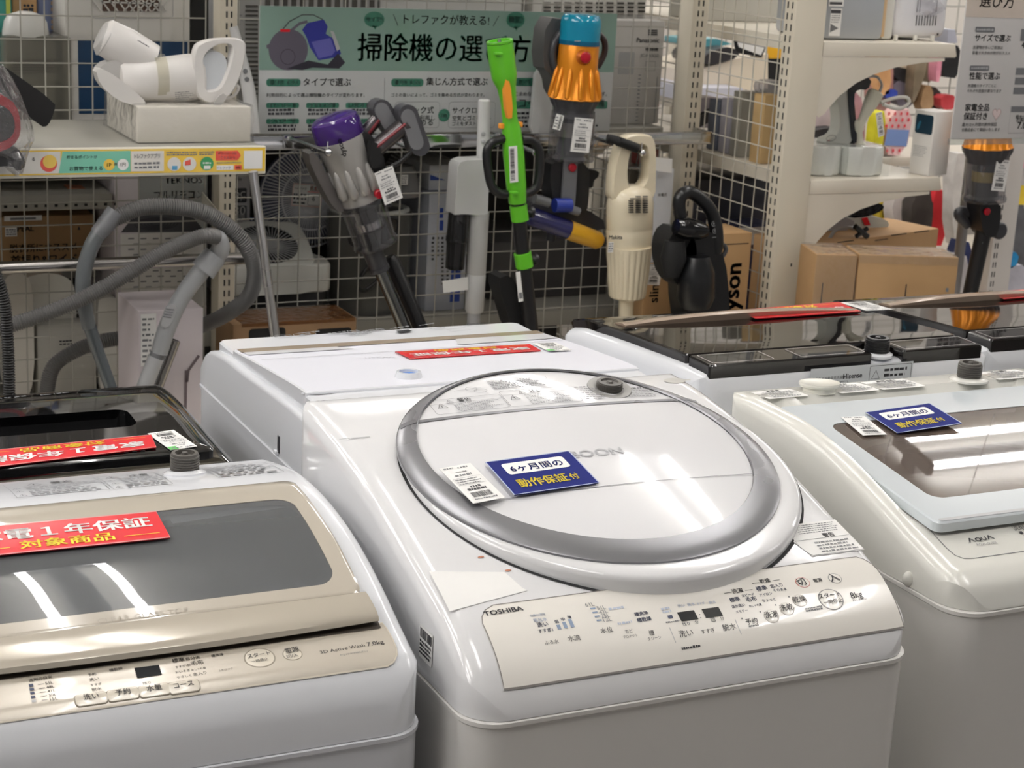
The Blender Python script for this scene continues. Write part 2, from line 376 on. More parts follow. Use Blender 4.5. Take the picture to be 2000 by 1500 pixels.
def cabinet(mb, x0, x1, y0, y1, z1, m, rp=.04, lip=.0025):
    R = [(.02, .012), (.035, 0), (z1-.008, 0), (z1-.0055, -lip), (z1-.001, -lip), (z1, .001), (z1, .02)]
    loft(mb, [[(p[0], p[1], z) for p in rrect(x0+d, x1-d, y0+d, y1-d, max(rp-d, .01))] for z, d in R], m, caps=(True, True))
def inlet(c, parent, m=None, r=.017, h=.028, n=(0, 0, 1)):
    """threaded water inlet"""
    mb = MB(); n = np.array(n, float); n /= np.linalg.norm(n); c = np.array(c, float); pr = [(0, r*1.02)]
    for i in range(6): a = .12+i*.13; pr += [(a, r), (a+.03, r*1.07), (a+.08, r*1.07), (a+.1, r)]
    pr += [(.95, r), (1, r*.96), (1, r*.72), (.8, r*.66), (.8, r*.3), (1.02, r*.2), (1.03, .0005)]
    lathe(mb, c, c+n*h, pr, m or THREAD, 28); return mb.build('inlet_connector', parent, 30)
def feet(parent, x0, x1, y0, y1):
    for x in (x0+.07, x1-.07):
        for y in (y0+.07, y1-.07):
            mb = MB(); lathe(mb, (x, y, 0), (x, y, .026), [(0, .022), (.4, .022), (1, .016)], BLK, 14); mb.build('foot', parent)
# ------------------------------------------------------------------ room shell and ceiling lamps
mb = MB(); b2(mb, (-5, -4, -.1), (11, 14, 0), mat('vinyl_floor', (128, 123, 118), .4, vary=.1)); struct(mb.build('floor'))
mb = MB(); b2(mb, (-5, -4, 3.2), (11, 14, 3.3), mat('ceiling_board', (226, 224, 218), .8)); struct(mb.build('ceiling'))
TUBE = mat('fluorescent_tube', (255, 252, 250), .4, em=TUBE_POWER)
def luminaire(x, y0, L=1.24):
    t = thing('ceiling_light', 'white twin tube fluorescent batten mounted under the ceiling', 'ceiling light', (x, y0+L/2, 3.2), 'fluorescent battens under the ceiling')
    mb = MB(); b2(mb, (x-.045, y0, 3.15), (x+.045, y0+L, 3.2), mat('batten_grey', (150, 150, 150), .5), .01)
    for q in (y0, y0+L-.03): b2(mb, (x-.12, q, 3.105), (x+.12, q+.03, 3.16), mat('batten_grey', (150, 150, 150), .5), .006)
    mb.build('housing', t)
    for s in (-.1, .1):
        mb = MB(); lathe(mb, (x+s, y0+.03, 3.125), (x+s, y0+L-.03, 3.125), [(0, .014), (1, .014)], TUBE, 12); mb.build('tube', t)
    return t
LUM = luminaire(.86, .4)
for x, y in [(x, y) for x in (-2.86, -1.93, -1.0, .86, 2.72) for y in (.4, 2.2 if x < 2 else 2.5, 4.35, 6.15)]:
    if (x, y) != (.86, .4): copy_tree(LUM, (x-.86, y-.4, 0))
for x, y in [(x, y) for x in (4.98, 6.6) for y in (1.2, 3.0, 4.88, 6.7)]:
    c = copy_tree(LUM, (x-.86, y-1.02, 0)); c.rotation_euler[2] = math.pi/2
# ------------------------------------------------------------------ washing machine 1: round lid, front row centre
S1 = Surf([(1.53, .889), (1.532, .898), (1.536, .908), (1.542, .9185), (1.555, .935), (1.578, .954), (1.605, .9685), (1.627, .978), (1.683, .9965), (1.776, 1.025), (1.876, 1.052), (1.98, 1.070), (2.055, 1.0775), (2.115, 1.08)])
t = thing('washing_machine', 'white washer dryer with a large round lid ringed in silver, in the front row', 'washing machine', (1.013, 1.82, 0)); WM1 = t
mb = MB(); cabinet(mb, .728, 1.298, 1.53, 2.115, .886, WB); mb.build('cabinet', t)
mb = MB(); cover(mb, S1, .728, 1.298, 1.53, 2.115, .8865, W_)
pq = S1.q2(.0006)
outl(mb, pq, [(.735, 1.962), (.775, 1.962)], .0016, LG, closed=False)
mb.build('top_cover', t)
feet(t, .728, 1.298, 1.53, 2.115)
# lid: local plane frame (a across, b up the slope)
tl = math.atan(.242); LO = np.array((1.02, 1.683, .995+.004)); LU = np.array((1, 0, 0)); LV = np.array((0, math.cos(tl), math.sin(tl)))
LF = frame(LO, LU, LV)
def lid_hit(px, py, lift=.02):
    n = np.cross(LU, LV); d = ray(px, py); o = LO+n*lift; k = ((o-CC)@n)/(d@n); P = CC+k*d-o; return P@LU, P@LV
e = lambda cx, cy, rx, ry, n: [LF(p[0], p[1], n) for p in ell(cx, cy, rx, ry)]
mb = MB(); outl(mb, S1.q2(), [(1.02+p[0], 1.683+p[1]*math.cos(tl)) for p in ell(.012, .155, .2535, .2405)], .004, DARK, .0007); mb.build('lid_gap', t)
mb = MB(); loft(mb, [e(.012, .155, .252, .239, -.022), e(.012, .155, .252, .239, .006), e(.012, .156, .2505, .2375, .0105), e(.0115, .158, .2475, .2345, .0128), e(.009, .166, .244, .2305, .0132), e(.004, .172, .2425, .2275, .0132), e(.002, .176, .2, .19, .013)], W_); lid = mb.build('lid', t, 50)
mb = MB(); loft(mb, [e(.001, .172, .2425, .227, .0125), e(.001, .172, .242, .2265, .0155), e(.001, .173, .240, .2245, .0168), e(.001, .180, .226, .2135, .0205), e(.002, .187, .2135, .2032, .0215), e(.002, .187, .212, .202, .0195)], SILV, closed=True); ring = mb.build('silver_ring', lid, 40)
for sgn in (-1, 1):      # the seams where the hinged lid parts from the fixed rim
    mb = MB(); R_ = [(.2015, .2215, .284), (.19, .2225, .283)] ; vs = []
    for a_, n_, in ((.189, .0222), (.198, .0212), (.206, .0200), (.2125, .0185)):
        for b_ in (.279, .2865): vs.append(LF(sgn*a_+.001, b_-(a_-.189)*.25, n_))
    mb.add(vs, [(0, 1, 3, 2), (2, 3, 5, 4), (4, 5, 7, 6)], SILVD); mb.build('hinge_seam', lid)
mb = MB(); loft(mb, [e(.002, .187, .2125, .2025, .018), e(.002, .187, .20, .19, .0195), e(.002, .187, .15, .142, .0225), e(.002, .187, .1, .095, .0242), e(.002, .187, .05, .047, .0252), e(.002, .187, .002, .002, .0255)], mat('lid_gloss_white', (229, 229, 231), .05, coat=.5, vary=.02), caps=(False, True))
dome = lambda a, b: .0256-.0064*min(1, ((a-.002)/.2125)**2+((b-.187)/.2025)**2)
PF = lambda a, b, l=0.0: LF(a, b, dome(a, b)+.0007+l)
quad(mb, PF, -.184, .281, .186, .287, SILV, 0, 24); quad(mb, PF, -.188, .0935, .192, .0945, MG, .0002, 24)
A, B = lid_hit(1066, 903, .024), lid_hit(1224, 893, .024)
text(mb, 'ZABOON', PF, mat('print_silver', (192, 193, 196), .35), A[0], A[1], width=B[0]-A[0], bold=.012, vs=.85)
plate = mb.build('lid_plate', lid)
mb = MB()               # caution print behind the hinge line
def lq(x0, y0, x1, y1, l=.024): return lid_hit(x0, y0, l)+lid_hit(x1, y1, l)
def warnbox(px, title, x0, y0, x1, y1, rows, sd):
    outl(mb, PF, rrect(x0, x1, y0, y1, .004, 3, 2, 2), .0007, INKG); outl(mb, PF, [(x0, y1-.011), (x1, y1-.011)], .0006, INKG, closed=False)
    warn(mb, PF, (x0+x1)/2-.022, y1-.0105, .009, INK); text(mb, title, PF, INK, (x0+x1)/2-.01, y1-.0095, size=.0095, bold=.02)
    warn(mb, PF, x0+.014, y0+(y1-y0)*.42, .013, INK); fine(mb, PF, x0+.03, y0+.002, x1-.004, y1-.013, rows, INKG, .42, seed=sd)
warnbox(0, '警告', -.155, .293, -.055, .330, 7, 1); warnbox(0, '注意', -.053, .293, .05, .336, 8, 2)
fine(mb, PF, -.055, .343, .03, .368, 6, INKG, seed=4); outl(mb, PF, rrect(-.056, .03, .3625, .369, .001, 2, 2, 2), .0005, INKG)
fine(mb, PF, .055, .295, .09, .335, 7, INKG, .42, seed=5); fine(mb, PF, .115, .296, .175, .316, 4, INKG, .42, seed=6); outl(mb, PF, rrect(.112, .172, .3175, .3235, .001, 2, 2, 2), .0005, INKG); fine(mb, PF, .114, .318, .17, .323, 1, INK, seed=9)
outl(mb, PF, ell(-.085, .35, .008, .006, 16), .0007, INKG); outl(mb, PF, ell(-.075, .343, .009, .005, 16), .0007, INKG); outl(mb, PF, [(-.11, .349), (-.07, .352)], .0006, INKG, closed=False)
mb.build('caution_label', lid)
a, b = lid_hit(1190, 757, .022)
mb = MB(); lathe(mb, LF(a, b, .021), LF(a, b, .0228), [(0, .030), (.9, .0295), (1, .028), (1, .022), (.4, .02), (.4, .001)], mat('recess_grey', (150, 149, 146), .4), 40, caps=False); mb.build('inlet_recess', t)
inlet(LF(a, b, .02), t, r=.0165, h=.011, n=(0, -.1, 1))
x, y = S1.hit(1318, 744)
mb = MB(); patch(mb, S1, ell(x, y, .0165, .011, 28), .0007, mat('recess_light', (176, 174, 168), .45), 4); quad(mb, S1.q2(), x+.012, y-.004, x+.024, y+.001, mat('recess_light', (176, 174, 168), .45), .0008); mb.build('softener_hole', t)
# control panel
PNL = [(.768, 1.5415)]+[(.768+(1.284-.768)*i/30, 1.5412) for i in range(1, 30)]+[(1.284, 1.5415)]
PNL += [(1.284, 1.5415+i*.0075) for i in range(1, 9)]+[(1.2815, 1.61), (1.276, 1.618), (1.268, 1.623)]+[(1.268-(1.268-.79)*i/30, 1.6235) for i in range(1, 30)]+[(.79, 1.6235), (.778, 1.618), (.771, 1.61)]+[(.768, 1.6015-i*.0075) for i in range(0, 8)]
mb = MB(); patch(mb, S1, PNL, .0011, CREAM, 14, skirt=-.001); outl(mb, S1.q2(), PNL, .0012, mat('seam_grey', (128, 124, 120), .6), .0013)
wr = lambda s, l, r, m=INK, b=0.0, vs=1.0: S1.write(mb, s, l, r, m, b, vs, .0017)
wr('TOSHIBA', (947, 1205), (1022, 1193.5), INK, .03, .8)
wr('洗い', (1050, 1226), (1071, 1223.5), INKN, .02); wr('すすぎ1', (1052, 1237.5), (1080, 1234), INKN, .02)
wr('自動お湯取', (1036, 1206.5), (1065, 1203), INKP, .02); wr('風呂水', (1042, 1217), (1069, 1214), INKP, .02)
for i, h in enumerate((8, 11.5, 15)):
    f, _ = S1.fr((1089+i*13, 1231-i*2), (1097+i*13, 1230-i*2)); quad(mb, f, 0, 0, .0042, h*.00075, INKB, .0017)
    wr('弱中強'[i], (1084+i*12.5, 1219-i*4.5), (1091+i*12.5, 1218-i*4.5), INKN, .02)
wr('ふろ水', (1064, 1260.5), (1091, 1257), INK); wr('水流', (1110, 1254), (1134, 1250.5), INK)
wr('61L(金曲打)'[:3], (1144, 1187), (1161, 1184.5), INKG)
for i, s in enumerate(('51L', '42L', '25L', '12L')):
    x0 = 1153+4*i; y0 = 1193+7.8*i; f, _ = S1.fr((x0, y0-1), (x0+12, y0-2.5)); quad(mb, f, 0, 0, .0062, .002, INKB, .0017); wr(s, (x0+14, y0), (x0+30, y0-2.5), INKG)
f, wd = S1.fr((1190, 1195), (1219, 1191)); fine(mb, f, 0, 0, wd, .005, 1, INKP, .8, 3, 0, .0017); f, wd = S1.fr((1207, 1223), (1234, 1219)); fine(mb, f, 0, 0, wd, .004, 1, INKP, .8, 4, 0, .0017)
wr('水位', (1174, 1238), (1197, 1234.5), INK); wr('カビ', (1221, 1238), (1236, 1236), INK); wr('プロテクト', (1217, 1248), (1245, 1244), INK); wr('槽', (1268, 1242), (1278, 1240.5), INK); wr('クリーン', (1265, 1252), (1291, 1248), INK)
wr('槽洗浄', (1240, 1205), (1266, 1201), INKN, .025); wr('槽乾燥', (1245, 1216.5), (1272, 1212), INKN, .025)
f, wd = S1.fr((1292, 1195), (1308, 1192)); fine(mb, f, 0, -.004, wd, .004, 2, INKP, .8, 5, 0, .0017); f, wd = S1.fr((1305, 1210), (1314, 1208)); quad(mb, f, 0, 0, wd, .004, INKN, .0017); f, wd = S1.fr((1300, 1219), (1327, 1215)); fine(mb, f, 0, 0, wd, .002, 1, INKG, .8, 5, 0, .0017)
for c4 in (((1330, 1215), (1363, 1210.5), (1354, 1193.5), (1321, 1198)), ((1378, 1208.5), (1411, 1204), (1402, 1187), (1369, 1191.5))):
    pp = [S1.hit(*q) for q in c4]; mb.add([S1.pt(p[0], p[1], .0018) for p in pp], [(0, 1, 2, 3)], mat('display_black', (16, 20, 26), .08, coat=.5))
for q in ((1365, 1203), (1367, 1209)): f, _ = S1.fr(q, (q[0]+3, q[1])); quad(mb, f, 0, 0, .0012, .0012, INK, .0018)
for s, l, r in (('洗い', (1324, 1188), (1338, 1186)), ('洗水', (1343, 1185.5), (1357, 1183.5)), ('すすぎ', (1361, 1183), (1376, 1181)), ('脱水', (1385, 1181), (1398, 1179))): wr(s, l, r, INKP, .02)
for s, l, r in (('残り', (1333, 1223.5), (1347, 1221.5)), ('分', (1357, 1219.5), (1364, 1218.5)), ('回', (1389, 1215.5), (1397, 1214.5)), ('分', (1407, 1212.5), (1414, 1211.5))): wr(s, l, r, INKG, .01)
for s, l, r in (('洗い', (1327, 1245.5), (1354, 1241)), ('すすぎ', (1370, 1239), (1396, 1234.5)), ('脱水', (1412, 1233), (1438, 1229)), ('予約', (1457, 1221), (1480, 1217.5))): wr(s, l, r, INK)
f, wd = S1.fr((1462, 1227), (1481, 1224)); fine(mb, f, 0, 0, wd, .003, 1, INKG, .8, 6, 0, .0017); f, wd = S1.fr((1331, 1271), (1367, 1265)); fine(mb, f, 0, 0, wd, .0034, 1, INK, .85, 7, 0, .0017)
for s, l, r in (('洗濯', (1431, 1161), (1452, 1157.5)), ('乾燥', (1485, 1141), (1505, 1138))): wr(s, l, r, INK, .01)
for l, r in (((1414, 1161), (1428, 1159)), ((1455, 1155.5), (1469, 1154)), ((1468, 1142), (1482, 1140)), ((1508, 1136.5), (1522, 1134.5))): f, wd = S1.fr(l, r); quad(mb, f, 0, 0, wd, .0006, INK, .0017)
for s, l, r in (('標準', (1478, 1156), (1499, 1152.5)), ('念入り', (1505, 1150), (1529, 1146.5)), ('アイロン', (1484, 1166.5), (1508, 1162.5)), ('そのまま', (1511, 1157.5), (1536, 1154)), ('ちょっと', (1489, 1177.5), (1515, 1173.5)), ('スピード', (1449, 1168), (1473, 1164)), ('標準', (1426, 1177.5), (1446, 1174.5)), ('毛布', (1458, 1176.5), (1478, 1173.5)), ('温か洗い', (1429, 1189), (1455, 1185)), ('おしゃれ着', (1463, 1187.5), (1487, 1183.5)), ('メモリー', (1437, 1199), (1460, 1195.5))): wr(s, l, r, INKN, .015)
for q in ((1447, 1211), (1483, 1198), (1513, 1184.5), (1539, 1168.5)): f, _ = S1.fr(q, (q[0]+4, q[1]-.6)); quad(mb, f, 0, 0, .0018, .0018, INKG, .0017)
wr('電源', (1590, 1139), (1606, 1136.5), INK, .02); wr('8kg', (1663, 1170.5), (1685, 1166.5), INK, 0); wr('AW-8V6(S)', (1665, 1176.5), (1692, 1171.5), INKG)
f, wd = S1.fr((1574, 1197), (1608, 1191)); fine(mb, f, 0, 0, wd, .006, 2, INKG, .7, 8, .1, .0017)
f, _ = S1.fr((1446, 1240), (1450, 1239)); quad(mb, f, 0, 0, .0008, .02, LG, .0017); f, _ = S1.fr((1318, 1256), (1322, 1255)); quad(mb, f, 0, 0, .0008, .02, LG, .0017)
panel = mb.build('control_panel', t)
def round_key(S, px, py, rx, label_lines, parent, rim=None, face=None, lift=.0012):
    x, y = S.hit(px, py); c = 1/math.sqrt(1+S.sl(y)**2); k = MB()
    o = lambda q, l: [S.pt(p[0], p[1], l) for p in ell(x, y, q, q*c*.86, 28)]
    loft(k, [o(rx, lift), o(rx*.99, lift+.0003), o(rx*.92, lift+.0004), o(rx*.91, lift+.0003)], rim or LG); loft(k, [o(rx*.915, lift+.0003), o(rx*.6, lift+.0005), o(rx*.02, lift+.0006)], face or CREAM, caps=(False, True))
    for s, l, r, b in label_lines: S.write(k, s, l, r, INK, b, 1, lift+.0014)
    return k.build('button', parent)
PINK = mat('red_rim', (196, 120, 112), .3); GR = mat('grey_rim', (150, 148, 146), .3)
round_key(S1, 1567, 1139, .0092, [('切', (1559, 1146), (1575, 1143), .01)], panel, PINK)
round_key(S1, 1630, 1131, .0088, [('入', (1622, 1138), (1639, 1134.5), .01)], panel, GR)
round_key(S1, 1622, 1171, .0165, [('スタート', (1599, 1172), (1641, 1165.5), .01), ('一時停止', (1609, 1183), (1645, 1177), .005)], panel, GR)
for q, s in (((1506, 1204), '洗濯'), ((1536, 1190), '洗乾'), ((1561, 1174), '乾燥')): round_key(S1, q[0], q[1], .0097, [(s, (q[0]-12, q[1]+5), (q[0]+13, q[1]+1), .005)], panel, mat('pale_rim', (214, 208, 200), .3))
# stickers on the cover
mb = MB(); q = [S1.hit(*p) for p in ((834, 1114), (1000, 1131), (1030, 1152), (1022, 1160), (877, 1196))]; q = [(.7372, q[0][1])]+q[1:4]+[(.776, q[4][1])]
q = [S1.hit(*p) for p in ((878, 1195), (1030, 1154), (1020, 1149), (985, 1118), (838, 1117))]
patch(mb, S1, [(a*(1-i/6)+c*i/6, b*(1-i/6)+d*i/6) for (a, b), (c, d) in zip(q, q[1:]+q[:1]) for i in range(6)], .0007, PAPER, 8)
for p in ((939, 1089), (992, 1115)): x, y = S1.hit(*p); patch(mb, S1, ell(x, y, .004, .0015, 10), .001, mat('rust_mark', (176, 120, 96), .7), 3)
mb.build('blank_sticker', t)
mb = MB(); f, wd = S1.fr((1582, 1088), (1688, 1074)); H = .062
poly(mb, f, [(.004, 0), (wd, 0), (wd-.002, .034), (wd-.004, H), (.006, H), (-.004, H*.5), (-.006, .03)], PAPER, .0008); outl(mb, f, [(.005, .001), (wd-.001, .001), (wd-.003, .03), (-.003, .03), (-.004, .012)], .0006, INKG, .0011)
fine(mb, f, .01, .041, wd-.008, H-.002, 5, INKG, .42, 11, .1, .0011); warn(mb, f, wd*.42, .031, .008, INK); text(mb, '警告', f, INK, wd*.5, .0315, size=.0085, bold=.02, lift=.0011); warn(mb, f, .010, .008, .013, INK); fine(mb, f, .02, .003, wd-.004, .026, 4, INKG, .5, 12, .2, .0011)
mb.build('warning_label', t)
mb = MB(); o = at(822, 1232, X=.7275); f = frame((.7272, at(822, 1234, X=.728)[1], at(822, 1234, X=.728)[2]), (0, -1, 0), (0, 0, 1))
PY, PZ = at(846, 1236, X=.727)[1], at(846, 1236, X=.727)[2]; f = frame((.7274, at(820, 1234, X=.727)[1], at(820, 1275, X=.727)[2]), (0, -1, 0), (0, 0, 1)); wd = abs(at(820, 1250, X=.727)[1]-at(846, 1250, X=.727)[1])
quad(mb, f, 0, -.004, wd, .034, PAPER, .0006); barcode(mb, f, .002, .02, wd-.002, .031, INK, lift=.0009); fine(mb, f, .002, 0, wd-.002, .018, 4, INK, .7, 14, .1, .0009); mb.build('barcode_sticker', t)
# ------------------------------------------------------------------ printed cards and price tags that lie on the machines
def red_card(S, q, label, lift=.0022):
    """laminated red card; q = pixel corners in reading order: bottom left, bottom right, top right, top left"""
    P = [np.array(S.hit(*p, lift)) for p in q]
    def f(a, b, l=0.0):       # a, b in 0..1
        xy = P[0]*(1-a)*(1-b)+P[1]*a*(1-b)+P[2]*a*b+P[3]*(1-a)*b; return S.pt(xy[0], xy[1], lift+l)
    W = np.linalg.norm(P[1]-P[0]); H = np.linalg.norm(P[3]-P[0]); g = lambda a, b, l=0.0: f(a/W, b/H, l)
    mb = MB(); n = 8
    loft(mb, [[g(W*i/n, 0, -.0016) for i in range(n+1)], *[[g(W*i/n, H*j/6, 0) for i in range(n+1)] for j in range(7)], [g(W*i/n, H, -.0016) for i in range(n+1)]], RED, closed=False)
    outl(mb, g, [(0, 0), (W, 0), (W, H), (0, H)], .002, mat('laminate_edge', (226, 150, 150), .2), .0002)
    text(mb, '家電１年保証', g, INKW, W/2, H*.47, width=W*.88, align='C', bold=.025, vs=H/W*2.75, lift=.0005)
    text(mb, '対象商品', g, INKY, W/2, H*.12, width=W*.46, align='C', bold=.02, vs=H/W*2.4, lift=.0005)
    quad(mb, g, W*.04, H*.17, W*.22, H*.185, INKY, .0005); quad(mb, g, W*.78, H*.17, W*.96, H*.185, INKY, .0005)
    return tag(mb.build('warranty_card'), label, 'card')
def blue_card(fr, W, H, label):
    mb = MB(); n = 10; L = [[fr(W*i/n, b, z) for i in range(n+1)] for b, z in ((0, -.001), (0, .0004), (H, .0004), (H, -.001))]
    loft(mb, L, NAVY, closed=False); outl(mb, fr, [(W*i/n, 0) for i in range(n+1)]+[(W*(n-i)/n, H) for i in range(n+1)], .0016, mat('laminate_edge_blue', (170, 180, 214), .2), .0006)
    poly(mb, fr, rrect(W*.13, W*.87, H*.55, H*.88, H*.06, 5, 8, 2), INKW, .0007)
    text(mb, '6ヶ月間の', fr, NAVY, W/2, H*.625, width=W*.62, align='C', bold=.015, vs=.95, lift=.001)
    text(mb, '動作保証', fr, INKY, W*.14, H*.18, width=W*.58, bold=.025, vs=1.1, lift=.001); text(mb, '付', fr, INKY, W*.75, H*.2, width=W*.1, bold=.02, vs=1.1, lift=.001)
    return tag(mb.build('warranty_card'), label, 'card')
def price_tag(fr, W, H, label, sd, green=False, title=None, th=.0006):
    mb = MB(); prism(mb, [(0, 0), (W, 0), (W, H), (0, H)], fr, -th, 0, PAPER)
    fine(mb, fr, W*.08, H*.92, W*.4, H*.97, 1, INKG, .7, sd, .3); fine(mb, fr, W*.5, H*.9, W*.95, H*.96, 1, INKG, .7, sd+1, .3)
    if title: text(mb, title, fr, INK, W/2, H*.8, width=W*.34, align='C', bold=.01)
    else: fine(mb, fr, W*.3, H*.79, W*.66, H*.84, 1, INKG, .8, sd+2, .1)
    fine(mb, fr, W*.22, H*.7, W*.78, H*.76, 1, INKG, .8, sd+3, .1); outl(mb, fr, [(W*.07, H*.47), (W*.93, H*.47), (W*.93, H*.66), (W*.07, H*.66)], W*.008, INKG)
    fine(mb, fr, W*.1, H*.48, W*.9, H*.65, 3, INKG, .42, sd+4); fine(mb, fr, W*.35, H*.37, W*.7, H*.43, 1, INK, .9, sd+5, .05); fine(mb, fr, W*.2, H*.3, W*.8, H*.36, 1, INK, .9, sd+6, .05)
    barcode(mb, fr, W*.18, H*.13, W*.8, H*.26, INK, sd); fine(mb, fr, W*.15, H*.06, W*.85, H*.1, 1, INKG, .8, sd+7, .05)
    if green: quad(mb, fr, W*.68, H*.84, W, H, GREENP, .0003)
    return tag(mb.build('price_tag'), label, 'price tag')
def plane3(A, B, D):     # frame from bottom-left A, bottom-right B, top-left D
    f = frame(A, B-A, D-A); return f, np.linalg.norm(B-A), np.linalg.norm(D-A)
def lidq(*px): return [LF(*lid_hit(px_[0], px_[1], .0258), .0258) for px_ in px]
A, B, D = lidq((1004, 969), (1169, 945), (964, 904)); f, W, H = plane3(A, B, D); f2 = f; blue_card(lambda a, b, l=0.0: f2(a, b, l+.0015), W, H, 'deep blue card with yellow lettering lying on the round lid')
A, B, D = lidq((924, 985), (986, 973), (881, 914)); f, W, H = plane3(A, B, D); f3 = f; price_tag(lambda a, b, l=0.0: f3(a, b, l+.0012), W, H, 'white price tag with a barcode on the round lid', 21, title='TOSHIBA')
# ------------------------------------------------------------------ washing machine 2: gold glass lid, front row
S2 = Surf([(1.58, .866), (1.582, .895), (1.588, .916), (1.60, .934), (1.628, .949), (1.658, .961), (1.722, .988), (1.788, 1.009), (1.857, 1.022), (1.929, 1.027), (1.995, 1.0245), (2.054, 1.014), (2.12, 1.0)])
t = thing('washing_machine', 'white washer with a champagne gold glass lid and gold control panel', 'washing machine', (.42, 1.85, 0))
GX0 = .14; GX1 = .7
mb = MB(); cabinet(mb, GX0, GX1, 1.58, 2.12, .865, WB2); mb.build('cabinet', t); feet(t, GX0, GX1, 1.58, 2.12)
mb = MB(); cover(mb, S2, GX0, GX1, 1.58, 2.12, .8655, W2, rf=.02, hole=(.21, .635, 1.715, 1.86)); mb.build('top_cover', t)
def rr(x0, x1, y0, y1, r): return rrect(x0, x1, y0, y1, r, 8, 30, 26)
o1 = rr(.175, .664, 1.69, 1.925, .012); o2 = rr(.2, .642, 1.708, 1.872, .022)
GAP = mat('gold_gap', (92, 84, 72), .5)
mb = MB(); ringpatch(mb, S2, [rr(.173, .666, 1.689, 1.927, .012), o1, rr(.178, .661, 1.692, 1.922, .012), o2, o2], [-.004, .0075, .009, .009, .002], mat('champagne_gold_glass', (188, 180, 166), .04, coat=.8, vary=.02), 5); mb.build('lid_frame', t)
mb = MB(); patch(mb, S2, rr(.196, .646, 1.705, 1.875, .02), .0082, glass('smoke_glass', (164, 166, 170), .3, .015, haze=.4, hc=(140, 143, 146)), 14); lg = mb.build('lid_window', t)
mb = MB(); f, wd = S2.fr((190, 1214.5), (368, 1191), .009); text(mb, 'CLEAR GLASS TOP', f, mat('print_faint', (168, 160, 146), .4), width=wd, vs=.8, lift=.0005); mb.build('lid_lettering', t)
mb = MB(); y0, y1 = 1.652, 1.69
prof = [(1.692, -.004), (1.692, .0085), (1.685, .0105), (1.672, .0125), (1.662, .0128), (1.655, .0112), (1.652, .0085), (1.654, .0055), (1.668, .003)]
def hrow(x):
    k = 1-((x-.42)/.28)**2; return [S2.pt(x, y-(.007*k if i in (3, 4, 5, 6, 7) else 0), l+(.002*k if i in (3, 4, 5) else 0)) for i, (y, l) in enumerate(prof)]
loft(mb, [hrow(x) for x in np.linspace(.172, .668, 24)], GOLD, closed=False, caps=(True, True)); mb.build('lid_handle', t)
mb = MB(); patch(mb, S2, rrect(.17, .67, 1.646, 1.66, .002, 3, 20, 3), .0018, mat('shadow_gap_brown', (58, 50, 42), .7), 5); mb.build('handle_gap_shade', t)  # brown strip paints in the shade under the lid handle
GP = [(.165+(.66-.165)*i/30, 1.6005) for i in range(31)]+[(.668, 1.603), (.674, 1.609), (.6765, 1.618), (.677, 1.63), (.676, 1.645), (.674, 1.6535)]+[(.674-(.674-.165)*i/30, 1.6535) for i in range(1, 31)]+[(.165, 1.64), (.165, 1.63), (.165, 1.615)]
mb = MB(); patch(mb, S2, GP, .0012, GOLD2, 12, skirt=-.001); outl(mb, S2.q2(), GP, .0012, mat('gold_edge', (214, 206, 190), .3), .0014)
wr = lambda s, l, r, m=INK, b=0.0, vs=1.0: S2.write(mb, s, l, r, m, b, vs, .0017)
wr('3D Active Wash', (626, 1279), (713, 1264.5), INK, 0, .8); wr('7.0kg', (718, 1264.5), (750, 1258.5), INK, .01, .85); wr('AQW-S7M8K(FG)', (664, 1283.5), (718, 1274.5), INKG, 0, .8)
pp = [S2.hit(*q) for q in ((268, 1327), (316, 1320), (310, 1301), (262, 1307))]; mb.add([S2.pt(p[0], p[1], .0019) for p in pp], [(0, 1, 2, 3)], mat('display_dark', (14, 17, 22), .5, spec=.2))
for s, l, r in (('標準', (337, 1297), (361, 1293)), ('自分流', (364, 1292), (391, 1288)), ('すすぎ1回', (343, 1307.5), (372, 1302.5)), ('毛布', (374, 1302), (398, 1298)), ('おいそぎ', (343, 1318), (372, 1313)), ('おしゃれ着', (374, 1312.5), (402, 1308)), ('やさしく', (346, 1328), (374, 1323)), ('念入り', (378, 1322.5), (404, 1318)), ('ふたロック', (427, 1314), (455, 1309)), ('槽洗浄', (413, 1286), (437, 1282)), ('予約', (172, 1323), (188, 1320.5)), ('洗い', (175, 1333), (194, 1330)), ('すすぎ', (177, 1343), (199, 1339.5)), ('脱水', (180, 1352), (199, 1349)), ('槽乾燥', (214, 1314), (240, 1309.5)), ('残り', (279, 1340), (295, 1337.5)), ('コース', (338, 1348), (376, 1341)), ('水量', (300, 1354), (318, 1351)), ('洗剤の目安', (57, 1334), (102, 1326))): wr(s, l, r, INK, .004)
for i, s in enumerate(('55L', '48L', '41L', '30L', '15L')):
    wr(s, (89+2.3*i, 1339.5+7.8*i), (104+2.3*i, 1337+7.8*i), INK); f, _ = S2.fr((57+1.3*i, 1344+7.6*i), (64+1.3*i, 1343+7.6*i)); quad(mb, f, 0, 0, .0042, .0036, INKN if i < 4 else LG, .0017)
    f, wd = S2.fr((74+1.8*i, 1340+7.7*i), (86+1.8*i, 1338+7.7*i)); quad(mb, f, 0, 0, wd, .0006, INKG, .0017)
panel = mb.build('control_panel', t)
GR2 = mat('gold_key_rim', (150, 142, 128), .25); GK = mat('gold_key', (222, 214, 198), .2, coat=.4)
round_key(S2, 507, 1287, .0165, [('スタート', (484, 1289), (528, 1281), .008), ('一時停止', (492, 1298), (524, 1292), .004)], panel, GR2, GK)
round_key(S2, 571, 1279.5, .0105, [('電源', (558, 1279), (584, 1274), .01), ('切/入', (560, 1289), (583, 1285), .004)], panel, GR2, GK)
